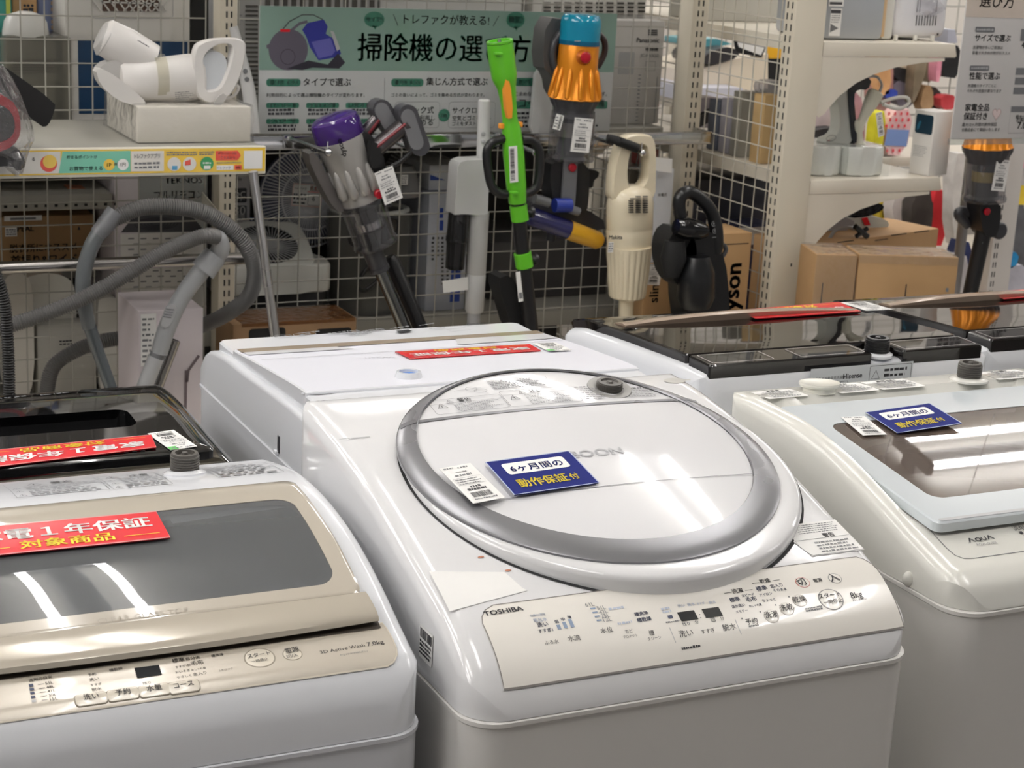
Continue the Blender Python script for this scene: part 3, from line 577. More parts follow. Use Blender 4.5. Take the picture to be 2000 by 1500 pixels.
def square_key(S, px, py, w_, h_, parent, s=None, l=None, r=None):
    x, y = S.hit(px, py); k = MB(); o = lambda d, z: [S.pt(p[0], p[1], z) for p in rrect(x-w_+d, x+w_-d, y-h_+d, y+h_-d, .004-d*.5, 5, 4, 4)]
    loft(k, [o(0, .001), o(.0004, .002), o(.001, .0022)], GR2); loft(k, [o(.001, .0022), o(.002, .0023)], GK, caps=(False, True))
    if s: S.write(k, s, l, r, INK, .01, 1, .0028)
    k.build('button', parent)
square_key(S2, 359, 1342, .0165, .006, panel, 'コース', (340, 1347), (378, 1340)); square_key(S2, 301, 1349, .0165, .006, panel, '水量', (287, 1353), (316, 1348)); square_key(S2, 240, 1357, .0165, .006, panel, '予約', (226, 1361), (255, 1356)); square_key(S2, 178, 1366, .0165, .006, panel, '洗い', (164, 1370), (193, 1365))
# tub under the glass
mb = MB(); TC = (.42, 1.815)
lathe(mb, (*TC, .935), (*TC, .62), [(0, .20), (.02, .19), (.1, .185), (1, .18), (1, .04), (.8, .03), (.8, .001)], mat('tub_steel', (128, 130, 134), .3, metal=.6), 40, caps=False); mb.build('tub', t)
mb = MB(); lathe(mb, (*TC, .93), (*TC, .945), [(0, .205), (0, .182), (.6, .178), (1, .185), (1, .2)], mat('tub_ring', (120, 124, 130), .35), 40, caps=False); mb.build('tub_ring', t)
for x, y in ((.53, 1.90), (.47, 1.89)):
    mb = MB(); bx(mb, (x, y-.02, .948), (.03, .028, .002), PAPER); mb.build('tub_sticker', t)
# rear print
q = S2.q2(.0008)
for x0, x1, y0, y1, sd, ti in ((.352, .458, 1.975, 2.068, 31, '警告'), (.462, .532, 1.972, 2.066, 32, '注意'), (.590, .672, 1.98, 2.066, 33, None)):
    mb = MB(); outl(mb, q, rrect(x0, x1, y0, y1, .003, 3, 2, 2), .0008, INKG)
    if ti:
        warn(mb, q, (x0+x1)/2-.02, y1-.022, .016, INK); text(mb, ti, q, INK, (x0+x1)/2, y1-.021, size=.013, bold=.02); outl(mb, q, [(x0, y1-.026), (x1, y1-.026)], .0006, INKG, closed=False)
        for j in range(3): warn(mb, q, x0+.008, y0+.006+j*.02, .009, INK)
    fine(mb, q, x0+(.018 if ti else .004), y0+.003, x1-.003, y1-(.029 if ti else .004), 7, INKG, .55, sd)
    mb.build('warning_label', t)
x, y = S2.hit(361, 925); mb = MB(); lathe(mb, S2.pt(x, y, -.002), S2.pt(x, y, .005), [(0, .026), (.5, .026), (1, .021), (1, .018)], W2, 30); mb.build('inlet_collar', t)
inlet(S2.pt(x, y, .003), t, r=.0165, h=.024)
red_card(S2, ((-70, 1088), (331, 1047), (304, 998), (-80, 1033)), 'red warranty card resting on the champagne gold lid', .0125)
# ------------------------------------------------------------------ washing machine 3: square glass lid with brown window, front row
S3 = Surf([(1.58, .903), (1.588, .922), (1.606, .940), (1.636, .9485), (1.69, .965), (1.759, .988), (1.866, 1.020), (1.978, 1.036), (2.08, 1.037), (2.155, 1.03)])
S3L = Surf([(y, .982+(y-1.68)*.126) for y in (1.55, 1.7, 1.85, 2.0, 2.2)])       # the flat lid plane
t = thing('washing_machine', 'cream white washer with a square glass lid and brown window', 'washing machine', (1.68, 1.85, 0))
mb = MB(); cabinet(mb, 1.40, 1.965, 1.58, 2.15, .901, WB); mb.build('cabinet', t); feet(t, 1.40, 1.965, 1.58, 2.15)
mb = MB(); cover(mb, S3, 1.40, 1.965, 1.58, 2.15, .9015, W3, rp=.05, rf=.022, hole=(1.475, 1.89, 1.745, 1.965), dip=(1.428, 1.937, 1.66, 2.062, lambda y: S3L.z(y)-.016)); mb.build('top_cover', t)
L3 = rr(1.434, 1.93, 1.68, 2.055, .012); W3i = rr(1.476, 1.888, 1.742, 1.985, .02)
GLW = mat('white_back_painted_glass', (212, 219, 223), .04, coat=.6)
mb = MB(); ringpatch(mb, S3L, [L3, L3, rr(1.436, 1.928, 1.682, 2.053, .011), W3i, W3i], [-.014, -.002, .0, .0, -.003], GLW, 5); lidf = mb.build('lid_frame', t)
mb = MB(); patch(mb, S3L, rr(1.442, 1.922, 1.6835, 1.6905, .003), .0006, LG, 4); mb.build('lid_front_strip', lidf)
mb = MB(); patch(mb, S3L, rr(1.472, 1.892, 1.738, 1.989, .02), -.001, glass('brown_glass', (168, 152, 140), .32, .015, haze=.3, hc=(158, 142, 132)), 12); mb.build('lid_window', lidf)
mb = MB(); lathe(mb, (1.68, 1.85, .945), (1.68, 1.85, .62), [(0, .22), (.02, .2), (.1, .195), (1, .19), (1, .04), (.8, .03), (.8, .001)], mat('tub_brown_grey', (150, 142, 134), .4), 40, caps=False); mb.build('tub', t)
mb = MB(); lathe(mb, (1.68, 1.85, .94), (1.68, 1.85, .955), [(0, .22), (0, .197), (.6, .193), (1, .2), (1, .215)], mat('tub_ring_brown', (142, 134, 128), .4), 40, caps=False); mb.build('tub_ring', t)
mb = MB(); f = S3.fr((1893, 1061), (1943, 1053))
A_ = [(0, 0), (.32, 1), (.4, 1), (.72, 0), (.58, 0), (.36, .74), (.14, 0)]
ff, wd = f; hh = wd*.2; aw = wd*.27
for x0 in (0, wd-aw): poly(mb, ff, [(x0+p[0]*aw/.72, p[1]*hh) for p in A_], INK, .0012)
text(mb, 'QU', ff, INK, wd*.29, 0, width=wd*.42, bold=.02, vs=.82, lift=.0012); S3.write(mb, 'AQW-GV80J', (1908, 1067), (1947, 1062.5), INKG)
f, wd = S3.fr((1985, 1041), (2020, 1036)); text(mb, '洗剤の目安', f, INK, 0, .004, size=.010, lift=.0012); quad(mb, f, .004, -.004, .009, .001, INK, .0012); quad(mb, f, .006, -.012, .011, -.007, INK, .0012); mb.build('panel_print', t)
mb = MB(); outl(mb, S3.q2(), [(1.437, 1.70), (1.436, 1.66), (1.438, 1.645), (1.446, 1.637), (1.46, 1.635), (1.7, 1.635), (1.92, 1.635)], .0012, MG, .0006, closed=False); mb.build('panel_seam', t)
x, y = S3.hit(1600, 762); mb = MB(); lathe(mb, S3.pt(x, y, -.002), S3.pt(x, y, .012), [(0, .026), (.1, .0245), (.55, .0245), (.6, .029), (.8, .0305), (1, .030), (1, .027), (.93, .024), (.9, .001)], mat('cap_white', (228, 226, 216), .25), 36); mb.build('softener_cap', t)
x, y = S3.hit(1892, 741); mb = MB(); lathe(mb, S3.pt(x, y, -.002), S3.pt(x, y, .004), [(0, .03), (.5, .03), (1, .025), (1, .02)], W3, 30); mb.build('inlet_collar', t); inlet(S3.pt(x, y, .002), t, r=.0175, h=.025)
q = S3.q2(.0008)
for (x0, x1, y0, y1, sd) in ((1.43, 1.50, 2.068, 2.118, 41), (1.555, 1.625, 2.066, 2.122, 42), (1.63, 1.71, 2.066, 2.122, 43), (1.85, 1.93, 2.066, 2.122, 44)):
    mb = MB(); poly(mb, q, rrect(x0, x1, y0, y1, .003, 3, 2, 2), PAPER, -.0003); fine(mb, q, x0+.012, y0+.004, x1-.004, y1-.012, 6, INKG, .6, sd, lift=.0004); fine(mb, q, x0+.025, y1-.011, x1-.02, y1-.003, 1, INK, .8, sd, .3, .0004); warn(mb, q, x0+.007, y0+.02, .009, INK); mb.build('warning_label', t)
mb = MB(); P = at(1775, 1130, X=1.40); ball(mb, (1.3995, P[1], P[2]), .008, W3, 16, .010); mb.build('side_plug', t)
A, B, D = [np.array((*p, S3L.z(p[1])+.001)) for p in [S3L.hit(*p, .001) for p in ((1752, 848), (1877, 834), (1688, 808))]]
f, W, H = plane3(A, B, D); f4 = f; Wc = W
blue_card(lambda a, b, l=0.0: f4(a, b, l+.0015+.004*a/Wc), W, H, 'deep blue card with yellow lettering lying on the square glass lid')
A, B, D = [np.array((*p, S3L.z(p[1])+.001)) for p in [S3L.hit(*p, .001) for p in ((1685, 852), (1732, 850), (1620, 819))]]; f, W, H = plane3(A, B, D); f5 = f; price_tag(lambda a, b, l=0.0: f5(a, b, l+.0015), W, H, 'white price tag beside the blue card on the square glass lid', 51)
# ------------------------------------------------------------------ washing machine 4: all white, back row, seen from behind
S4B = Surf([(2.2, 1.0), (2.215, 1.012), (2.27, 1.012), (2.5, 1.005), (2.66, .998), (2.695, .992), (2.727, .975), (2.764, .93)])
S4 = Surf([(2.2, 1.034), (2.25, 1.0365), (2.4, 1.028), (2.5, 1.02), (2.6, 1.0115), (2.65, 1.0108), (2.7, 1.0105)])
t = thing('washing_machine', 'plain white washer with white lid in the back row, seen from behind', 'washing machine', (1.06, 2.48, 0))
mb = MB(); cabinet(mb, .785, 1.335, 2.2, 2.765, .925, WB2, rp=.03); mb.build('cabinet', t); feet(t, .785, 1.335, 2.2, 2.765)
mb = MB(); cover(mb, S4B, .785, 1.335, 2.2, 2.765, .9255, W2, rp=.024, rf=.007, fb=False, ff=True); mb.build('top_cover', t)
mb = MB(); o = rr(.797, 1.326, 2.212, 2.69, .014); o2_ = rr(.8, 1.323, 2.215, 2.687, .012)
ringpatch(mb, S4, [o, o, o2_], [-.035, -.003, 0], W2, 2); patch(mb, S4, o2_, 0, W2, 14); mb.build('top_panel', t)
mb = MB(); o = rr(.7965, 1.3265, 2.262, 2.606, .004)
ringpatch(mb, S4, [o, o, rr(.799, 1.324, 2.264, 2.604, .004)], [-.016, .003, .0045], W2, 2); patch(mb, S4, rr(.799, 1.324, 2.264, 2.604, .004), .0045, mat('pale_lilac_lid', (230, 231, 239), .35, spec=.25), 12); lid = mb.build('lid', t)
mb = MB(); q = S4.q2(.0055); BR = mat('bronze_strip', (158, 142, 122), .25, coat=.3)
quad(mb, q, .802, 2.574, 1.321, 2.602, BR, 0, 10); mb.build('lid_trim', lid)
for xs in (((.803, .548), (.975, .545), (.955, .573), (.805, .573)), ((1.14, .52), (1.32, .522), (1.32, .573), (1.16, .573))):
    mb = MB(); g = S4.q2(.0056); poly(mb, g, [(x_, 2+y_) for x_, y_ in xs], mat('bright_white_insert', (240, 240, 242), .12), 0); mb.build('lid_insert', lid)
mb = MB(); outl(mb, S4.q2(.0056), [(.81, 2.5), (1.05, 2.5), (1.32, 2.5)], .002, LG, 0, False); mb.build('lid_groove', lid)
mb = MB(); wr = lambda s, l, r, m=INKG, b=0.0, vs=1.0: S4.write(mb, s, l, r, m, b, vs, .0025)
wr('TOSHIBA', (953, 631.5), (905, 636), INK, .02, .8)
for (l, r, rows, sd) in (((625, 650), (580, 655), 1, 1), ((700, 648), (630, 656), 2, 2), ((720, 650), (672, 655), 3, 3), ((748, 645), (705, 650), 2, 4), ((800, 640), (760, 646), 1, 5), ((850, 634), (815, 640), 1, 6), ((870, 642), (838, 646), 1, 7)):
    f, wd = S4.fr(l, r); fine(mb, f, 0, -.006, wd, .006*rows-.004, rows, INKG, .6, sd, .2, .0025)
for (l, r) in (((566, 657), (536, 661)), ((612, 652), (575, 658))): f, wd = S4.fr(l, r); outl(mb, f, rrect(0, wd, -.008, .012, .008, 6, 2, 2), .0012, INKG, .0025); fine(mb, f, .008, -.003, wd-.008, .006, 1, INKG, .8, 4, .1, .0025)
f, wd = S4.fr((802, 648), (778, 651)); quad(mb, f, 0, -.008, wd, .006, mat('display_dark', (14, 17, 22), .5, spec=.2), .0025)
f, wd = S4.fr((912, 644), (876, 648)); outl(mb, f, [(0, -.006), (wd, -.006), (wd, .01), (0, .01)], .0012, INKG, .0025)
mb.build('control_print', t)
mb = MB(); f, wd = S4.fr((770, 697), (712, 699), .0045); text(mb, 'Wash', f, mat('print_pale', (206, 206, 214), .3), 0, 0, width=wd, vs=.9, lift=.0006); mb.build('lid_lettering', t); mb = MB(); f, wd = S4.fr((1185, 722), (1125, 729)); text(mb, 'AFサポート', f, INKG, 0, 0, width=wd, lift=.0012); mb.build('lid_lettering', t)
x, y = S4.hit(798, 742); mb = MB(); lathe(mb, S4.pt(x, y, -.003), S4.pt(x, y, .013), [(0, .026), (.2, .021), (.7, .019), (1, .0175), (1, .014), (.6, .013), (.55, .001)], W2, 32); mb.build('inlet_socket', t)
mb = MB(); lathe(mb, S4.pt(x, y, .004), S4.pt(x, y, .009), [(0, .013), (1, .013), (1, .006), (.5, .004)], mat('blue_seal', (46, 110, 190), .3), 24); mb.build('inlet_seal', t)
mb = MB(); x, y = S4.hit(622, 772); patch(mb, S4, ell(x+.005, y+.012, .026, .012, 24), .0006, LG, 3); patch(mb, S4, ell(x+.005, y+.012, .024, .0108, 24), .0012, W2, 3); mb.build('cap_outline', t)
mb = MB(); bx(mb, (.7848, at(545, 868, X=.785)[1], at(545, 868, X=.785)[2]), (.003, .008, .026), DG, .001); bx(mb, (.783, at(542, 880, X=.785)[1], at(542, 880, X=.785)[2]-.002), (.006, .012, .006), W2, .002); mb.build('side_clip', t)
red_card(S4, ((1035, 672), (772, 687), (800, 700), (1056, 684)), 'red warranty card lying on the plain white lid', .007)
P = [S4.hit(*p, .006) for p in ((1085, 670), (1040, 672), (1117, 685))]; A, B, D = [np.array((*p, S4.z(p[1])+.0065)) for p in P]; f, W, H = plane3(A, B, D); f6 = f; price_tag(lambda a, b, l=0.0: f6(a, b, l+.001), W, H, 'white price tag with a green corner on the plain white lid', 61, True)
# ------------------------------------------------------------------ washing machines 5 and 6: black glass lids, back row
S5 = Surf([(2.2, 1.03), (2.212, 1.0372), (2.24, 1.0385), (2.4, 1.031), (2.55, 1.02), (2.63, 1.010), (2.655, 1.0), (2.672, .965)])
t = thing('washing_machine', 'white washer with a black glass lid and bronze handle next to the plain white one', 'washing machine', (1.675, 2.44, 0), 'black lidded washers seen from behind'); WM5 = t
mb = MB(); cabinet(mb, 1.40, 1.955, 2.2, 2.675, .90, WB2, rp=.035); mb.build('cabinet', t); feet(t, 1.40, 1.955, 2.2, 2.675)
mb = MB(); cover(mb, S5, 1.40, 1.955, 2.2, 2.675, .9005, W2, rp=.035, rf=.022, ff=True); mb.build('top_cover', t)
mb = MB(); o = rr(1.416, 1.936, 2.275, 2.655, .006)
ringpatch(mb, S5, [o, o, rr(1.4185, 1.9335, 2.2775, 2.6525, .005)], [-.003, .012, .0145], BROWNG, 2); patch(mb, S5, rr(1.4185, 1.9335, 2.2775, 2.6525, .005), .0145, BROWNG, 10); lid = mb.build('lid', t)
mb = MB(); rows = []
for x in np.linspace(1.44, 1.915, 30):
    k = max(0, 1-((x-1.68)/.2375)**2); rows.append([S5.pt(x, 2.51+.004*k, .014), S5.pt(x, 2.51, .0165+.009*k), S5.pt(x, 2.522, .018+.011*k), S5.pt(x, 2.54, .0175+.009*k), S5.pt(x, 2.552, .014)])
loft(mb, rows, mat('bronze_handle', (168, 148, 130), .22, coat=.3, metal=.2), closed=False, caps=(True, True)); mb.build('lid_handle', lid)
S5b = Surf([(2.19, 1.0368), (2.22, 1.037), (2.25, 1.0371), (2.29, 1.0371)])
for x0, x1 in ((1.415, 1.715), (1.775, 1.934)):
    mb = MB(); o = rr(x0, x1, 2.208, 2.27, .004)
    ringpatch(mb, S5b, [o, o, rr(x0+.002, x1-.002, 2.21, 2.268, .004)], [-.006, .013, .0155], BROWNG, 2); patch(mb, S5b, rr(x0+.002, x1-.002, 2.21, 2.268, .004), .0155, BROWNG, 6); rc = mb.build('rear_panel', t)
    q = S5b.q2(.0162)
    for a0, a1, sd in (((x0+.01, x0+.12, 71), (x0+.17, x1-.01, 72)) if x0 < 1.5 else ((x0+.008, x1-.008, 73),)):
        mb = MB(); outl(mb, q, rrect(a0, a1, 2.215, 2.262, .003, 3, 2, 2), .001, mat('print_silver_grey', (206, 202, 200), .6)); g = lambda a, b, l=0.0, a0=a0, a1=a1: S5b.pt(a0+a1-a, 2.477-b, l+.0164)
        fine(mb, g, a0+.006, 2.217, a1-.02, 2.26, 5, mat('print_silver_grey', (206, 202, 200), .6), .4, sd); warn(mb, g, a1-.011, 2.225, .012, mat('print_silver_grey', (206, 202, 200), .6)); mb.build('caution_print', rc)
mb = MB(); o = rr(1.71, 1.78, 2.23, 2.272, .004); patch(mb, S5, o, .004, BROWNG, 4, skirt=-.003); mb.build('inlet_recess', t)
mb = MB(); lathe(mb, S5.pt(1.742, 2.234, .002), S5.pt(1.742, 2.234, .009), [(0, .026), (.6, .026), (1, .02)], W2, 28); mb.build('inlet_collar', t)
inlet(S5.pt(1.742, 2.234, .006), t, BLK, r=.0185, h=.026)
mb = MB(); f = frame((1.58, 2.1995, .955), (1, 0, 0), (0, 0, 1)); o = at(1580, 760, Y=2.1995); f = frame((o[0], 2.1995, at(1640, 745, Y=2.2)[2]-.008), (1, 0, 0), (0, 0, 1)); x1 = at(1782, 720, Y=2.2)[0]-o[0]
quad(mb, f, 0, -.02, x1, .032, mat('label_silver', (206, 210, 214), .4), .0003)
k = x1/.2; s_ = at(1646, 740, Y=2.2)[0]-o[0]; text(mb, 'Hisense', f, INK, s_, .012, width=at(1683, 733, Y=2.2)[0]-at(1646, 740, Y=2.2)[0], bold=.03)
text(mb, '商品名 全自動電気洗濯機', f, INK, .004, .013, width=.062); text(mb, '品番●HW-DG80C', f, INK, .004, -.002, width=.05); text(mb, '標準脱水容量 8kg', f, INK, s_+.002, -.002, width=.042)
outl(mb, f, rrect(s_+.05, x1-.003, -.012, .029, .002, 3, 2, 2), .0008, INK); warn(mb, f, s_+.062, .008, .015, INK); fine(mb, f, s_+.078, -.01, x1-.006, .026, 4, INK, .6, 76); outl(mb, f, rrect(.058, .072, -.008, .008, .001, 2, 2, 2), .0008, INK)
text(mb, '注意', f, INK, s_+.054, -.004, width=.016, bold=.02)
mb.build('rating_label', t)
WM6 = copy_tree(t, (.575, .045, -.006), 'white washer with a black glass lid and bronze handle, nearest the hanging white sign')
S6 = Surf([(y+.045, z-.006) for y, z in zip(S5.y, S5.zz)])
red_card(S5, ((1640, 590), (1430, 607), (1476, 622), (1682, 608)), 'red warranty card on the black lid next to a blank tag', .018)
P = [S5.hit(*p, .018) for p in ((1690, 588), (1640, 590), (1730, 604))]; A, B, D = [np.array((*p, S5.z(p[1])+.0165)) for p in P]; f, W, H = plane3(A, B, D); f7 = f; price_tag(lambda a, b, l=0.0: f7(a, b, l+.001), W, H, 'white price tag beside the red card on the black glass lid', 81)
red_card(S6, ((2120, 558), (1912, 572), (1962, 584), (2170, 566)), 'red warranty card on the black lid nearest the hanging white sign', .018)
# ------------------------------------------------------------------ washing machine 7: black, back row
S7 = Surf([(2.2, .925), (2.215, .938), (2.25, .944), (2.4, .952), (2.55, .956), (2.64, .954), (2.68, .945), (2.705, .925)])
t = thing('washing_machine', 'all black washer in the back row behind the gold lidded one', 'washing machine', (.415, 2.45, 0))
mb = MB(); cabinet(mb, .13, .705, 2.2, 2.72, .89, BLK, rp=.04); mb.build('cabinet', t); feet(t, .13, .705, 2.2, 2.72)
mb = MB(); cover(mb, S7, .13, .705, 2.2, 2.72, .8905, BLACKG, rp=.05, rf=.016, ff=True, hole=(.16, .60, 2.43, 2.55)); mb.build('top_cover', t)
mb = MB(); o = rr(.155, .68, 2.3, 2.60, .012); h = rr(.175, .605, 2.425, 2.505, .02)
ringpatch(mb, S7, [o, o, rr(.158, .677, 2.303, 2.597, .012), h, h], [-.003, .006, .008, .008, -.012], BLACKG, 4); patch(mb, S7, h, -.012, BLACKG, 6); mb.build('lid', t)
mb = MB(); q = S7.q2(.0088)
for i in range(34): x = .2+i*.0115; quad(mb, q, x, 2.315, x+.0065, 2.335, mat('vent_dark', (40, 40, 42), .5), 0)
mb.build('vent_slots', t)
mb = MB(); x, y = S7.hit(253, 772); f, wd = S7.fr((258, 769), (210, 774)); text(mb, 'MAXZEN', f, INKW, 0, 0, width=wd, bold=.03, lift=.0012)
for (l, r, rows, sd) in (((135, 768), (105, 771), 1, 1), ((100, 772), (75, 774), 1, 2), ((52, 775), (28, 778), 1, 3), ((22, 778), (0, 780), 1, 4), ((143, 781), (105, 786), 4, 5), ((68, 785), (35, 790), 3, 6), ((30, 782), (2, 786), 2, 7)):
    f, wd = S7.fr(l, r); fine(mb, f, 0, -.006, wd, .008*rows-.004, rows, INKG, .5, sd, .2, .0012)
mb.build('control_print', t)
red_card(S7, ((295, 849), (-60, 884), (-60, 917), (305, 873)), 'red warranty card lying on the all black washer', .011)
P = [S7.hit(*p, .011) for p in ((339, 838), (288, 845), (368, 872))]; A, B, D = [np.array((*p, S7.z(p[1])+.009)) for p in P]; f, W, H = plane3(A, B, D); f8 = f; price_tag(lambda a, b, l=0.0: f8(a, b, l+.001), W, H, 'white price tag with a green corner on the all black washer', 91, True)
# ------------------------------------------------------------------ back display rack
t = thing('display_rack', 'beige steel display rack with wire mesh back behind the washers', 'display rack', (1.25, 3.9, 0)); RK = t
SLOT = mat('slot_dark', (30, 29, 27), .8)
def upright(x0, x1, y0, y1, zt, parent, face='-y', z0=.0, slots=(.5, 1.55)):
    mb = MB(); b2(mb, (x0, y0, z0), (x1, y1, zt), BEIGE, .003)
    z = slots[0]
    while z < slots[1]:
        for k in (.36, .64):
            if face == '-y': c = x0+(x1-x0)*k; b2(mb, (c-.0018, y0-.0006, z), (c+.0018, y0+.002, z+.014), SLOT)
            else: c = y0+(y1-y0)*k; b2(mb, (x0-.0006, c-.0018, z), (x0+.002, c+.0018, z+.014), SLOT)
        z += .025
    return mb.build('upright', parent)
upright(1.148, 1.187, 3.87, 3.93, 1.95, t); upright(.02, .06, 3.87, 3.93, 1.95, t); upright(2.345, 2.392, 3.87, 3.93, 1.95, t)
def mesh(o, u, v, nu, nv, parent, m, r=.0016, pu=.05, pv=.05, name='mesh_panel'):
    mb = MB(); o, u, v = (np.array(q, float) for q in (o, u, v)); n = np.cross(u, v); n /= np.linalg.norm(n)
    for i in range(nu+1): a = o+u*i*pu; tube(mb, [a, a+v*nv*pv], r, m, 5)
    for j in range(nv+1): a = o+v*j*pv-n*r*1.6; tube(mb, [a, a+u*nu*pu], r, m, 5)
    return mb.build(name, parent)
GW = mat('grey_beige_wire', (168, 166, 158), .4)
mesh((.075, 3.905, .42), (1, 0, 0), (0, 0, 1), 21, 26, t, GW); mesh((1.2, 3.905, .42), (1, 0, 0), (0, 0, 1), 22, 26, t, GW)
mb = MB(); b2(mb, (.02, 3.86, .3), (2.39, 3.93, .38), BEIGE, .004); mb.build('base_beam', t)
for x0, x1 in ((.062, 1.146), (1.189, 2.343)): mb = MB(); b2(mb, (x0, 3.6, 1.70), (x1, 3.868, 1.725), BEIGE, .003); mb.build('unseen_top_shelf', t)  # shelves out of view, added to shade the bays and the sign
# shelf with its printed price strip
mb = MB(); SHT = 1.2055
b2(mb, (.07, 3.452, SHT-.03), (1.113, 3.868, SHT), mat('grey_shelf_top', (150, 148, 139), .4), .003); mb.build('shelf', t)
sb = MB(); b2(sb, (.07, 3.438, 1.151), (1.116, 3.4525, SHT+.0015), mat('strip_backing', (226, 222, 206), .4), .002)
sf = frame((0, 3.4375, 0), (1, 0, 0), (0, 0, 1)); PX = lambda x, y: (at(x, y, Y=3.4375)[0], at(x, y, Y=3.4375)[2])
YEL = mat('print_strip_yellow', (238, 200, 70), .16, coat=.4); STG = mat('print_strip_green', (116, 196, 168), .16, coat=.4); STW = mat('print_strip_white', (226, 224, 216), .16, coat=.4); ORR = mat('print_coral', (226, 88, 72), .2)
zb, ztp = 1.157, 1.2045; xx = lambda p: PX(p, 312)[0]
quad(sb, sf, .07, zb, 1.114, ztp, YEL, .0003); quad(sb, sf, .07, zb+.003, xx(118), ztp-.003, STW, .0006); poly(sb, sf, [(xx(114), zb+.003), (xx(255), zb+.003), (xx(255), ztp-.003), (xx(122), ztp-.003)], STG, .0007); quad(sb, sf, xx(256), zb+.004, xx(320), ztp-.004, STW, .0007)
def stx(s, p0, p1, z, m=INK, b=.01, vs=1.0): text(sb, s, sf, m, xx(p0), z, width=xx(p1)-xx(p0), bold=b, vs=vs, lift=.0011)
stx('お買物で使える', 135, 200, zb+.008, INKN); stx('貯まるポイントが', 130, 190, zb+.031, INKN); stx('トレファクアプリ', 262, 312, zb+.03, INKG, .01, 1.5); fine(sb, sf, xx(262), zb+.008, xx(314), zb+.024, 2, INKG, .6, 3, .1, .0011); stx('る', 62, 68, zb+.028)
def disc(mbx, f, x, y, r, m, l): poly(mbx, f, [(x+r*math.cos(a*.2618), y+r*math.sin(a*.2618)) for a in range(24)], m, l)
disc(sb, sf, xx(95), zb+.022, .016, ORR, .0009); disc(sb, sf, xx(97), zb+.026, .013, YEL, .001); disc(sb, sf, xx(213), zb+.018, .011, YEL, .001); disc(sb, sf, xx(240), zb+.018, .011, INKW, .001); stx('1P', 209, 217, zb+.014, INK); stx('=', 222, 229, zb+.014, INKW); stx('1円', 235, 245, zb+.015, INK)
for p, c in ((340, STW), (370, STW), (404, mat('print_leaf_green', (60, 150, 92), .3))): disc(sb, sf, xx(p), zb+.017, .0135, c, .0009); fine(sb, sf, xx(p-15), ztp-.014, xx(p+15), ztp-.005, 2, INKG, .6, p, .1, .0011)
poly(sb, sf, [(xx(361), zb+.014), (xx(372), zb+.015), (xx(372), zb+.026), (xx(361), zb+.022)], ORR, .0012); quad(sb, sf, xx(336), zb+.006, xx(346), zb+.014, mat('print_sky', (90, 160, 200), .4), .0012)
quad(sb, sf, xx(398), zb+.006, xx(411), zb+.013, INKW, .0012); fine(sb, sf, xx(396), zb+.016, xx(412), zb+.02, 1, INKW, .8, 5, 0, .0012)
poly(sb, sf, [(xx(421), zb+.023), (xx(464), zb+.023), (xx(470), zb+.032), (xx(464), zb+.042), (xx(421), zb+.042)], ORR, .0009); stx('ダウンロードは', 425, 462, zb+.0345, INKW); stx('こちらから', 431, 459, zb+.026, INKW)
fine(sb, sf, xx(423), zb+.0165, xx(471), zb+.0195, 1, INKG, .8, 6, 0, .0011); quad(sb, sf, xx(423), zb+.004, xx(456), zb+.013, INKW, .0009); stx('トレファク', 425, 450, zb+.006, INKG); quad(sb, sf, xx(458), zb+.004, xx(472), zb+.013, ORR, .0009); stx('検索', 460, 470, zb+.006, INKW)
quad(sb, sf, xx(476), zb+.005, xx(512), ztp-.006, PAPER, .0009)
sb.build('price_strip', t)
# flat chrome rail and hanging bar
mb = MB(); b2(mb, (1.2, 3.785, 1.146), (2.378, 3.793, 1.177), CHROME, .002); b2(mb, (2.372, 3.785, 1.146), (2.378, 3.87, 1.177), CHROME, .001); b2(mb, (1.192, 3.785, 1.146), (1.2, 3.87, 1.177), CHROME, .001); mb.build('flat_rail', t)
mb = MB(); zz = .967; lathe(mb, (.05, 3.5, zz), (1.104, 3.5, zz), [(0, .0125), (1, .0125)], STEEL, 24); mb.build('hanging_bar', t)
mb = MB(); lathe(mb, (1.1035, 3.5, zz), (1.108, 3.5, zz), [(0, .0135), (.3, .0155), (1, .0155)], BEIGE, 24); prism(mb, [(0, 0), (.37, .02), (.37, .075), (.02, .014), (-.012, .012), (-.012, -.012)], lambda a, b, c: np.array((1.108+c, 3.5+a, zz+b)), 0, .003, mat('grey_beige_shelf', (188, 184, 170), .45)); mb.build('bar_bracket', t)
# ------------------------------------------------------------------ the green sign about choosing a cleaner
t = thing('sign_board', 'pale green and white sign board with a picture of a canister cleaner', 'sign', (1.68, 3.85, 1.167))
mb = MB(); YS = 3.838; sg = frame((0, YS, 0), (1, 0, 0), (0, 0, 1)); SP = lambda x, y: (float(at(x, y, Y=YS)[0]), float(at(x, y, Y=YS)[2]))
x0, x1, z0, z1 = SP(505, 200)[0], SP(1199, 130)[0], SP(507, 262)[1], SP(507, 11)[1]; zm = SP(700, 138)[1]
MINT = mat('print_mint', (128, 156, 145), .25, coat=.3); SGW = mat('print_soft_white', (192, 195, 195), .25, coat=.3); GRD = mat('print_dark_green', (58, 114, 95), .35)
b2(mb, (x0, YS, z0), (x1, YS+.005, z1), SGW, .001); quad(mb, sg, x0, zm, x1, z1, MINT, .0003)
def st(s, L, R, m=GRD, b=.01, vs=1.0): A, B = SP(*L), SP(*R); text(mb, s, sg, m, A[0], (A[1]+B[1])/2, width=B[0]-A[0], bold=b, vs=vs, lift=.0008)
st('掃除機の選び方', (698, 116), (1034, 115), GRD, .018, 1.08); st('トレファクが教える!', (788, 47), (955, 46), INK, .008); 
for a, b in (((768, 28), (777, 50)), ((974, 31), (963, 51))): outl(mb, sg, [SP(*a), SP(*b)], .0016, INK, .0008, False)
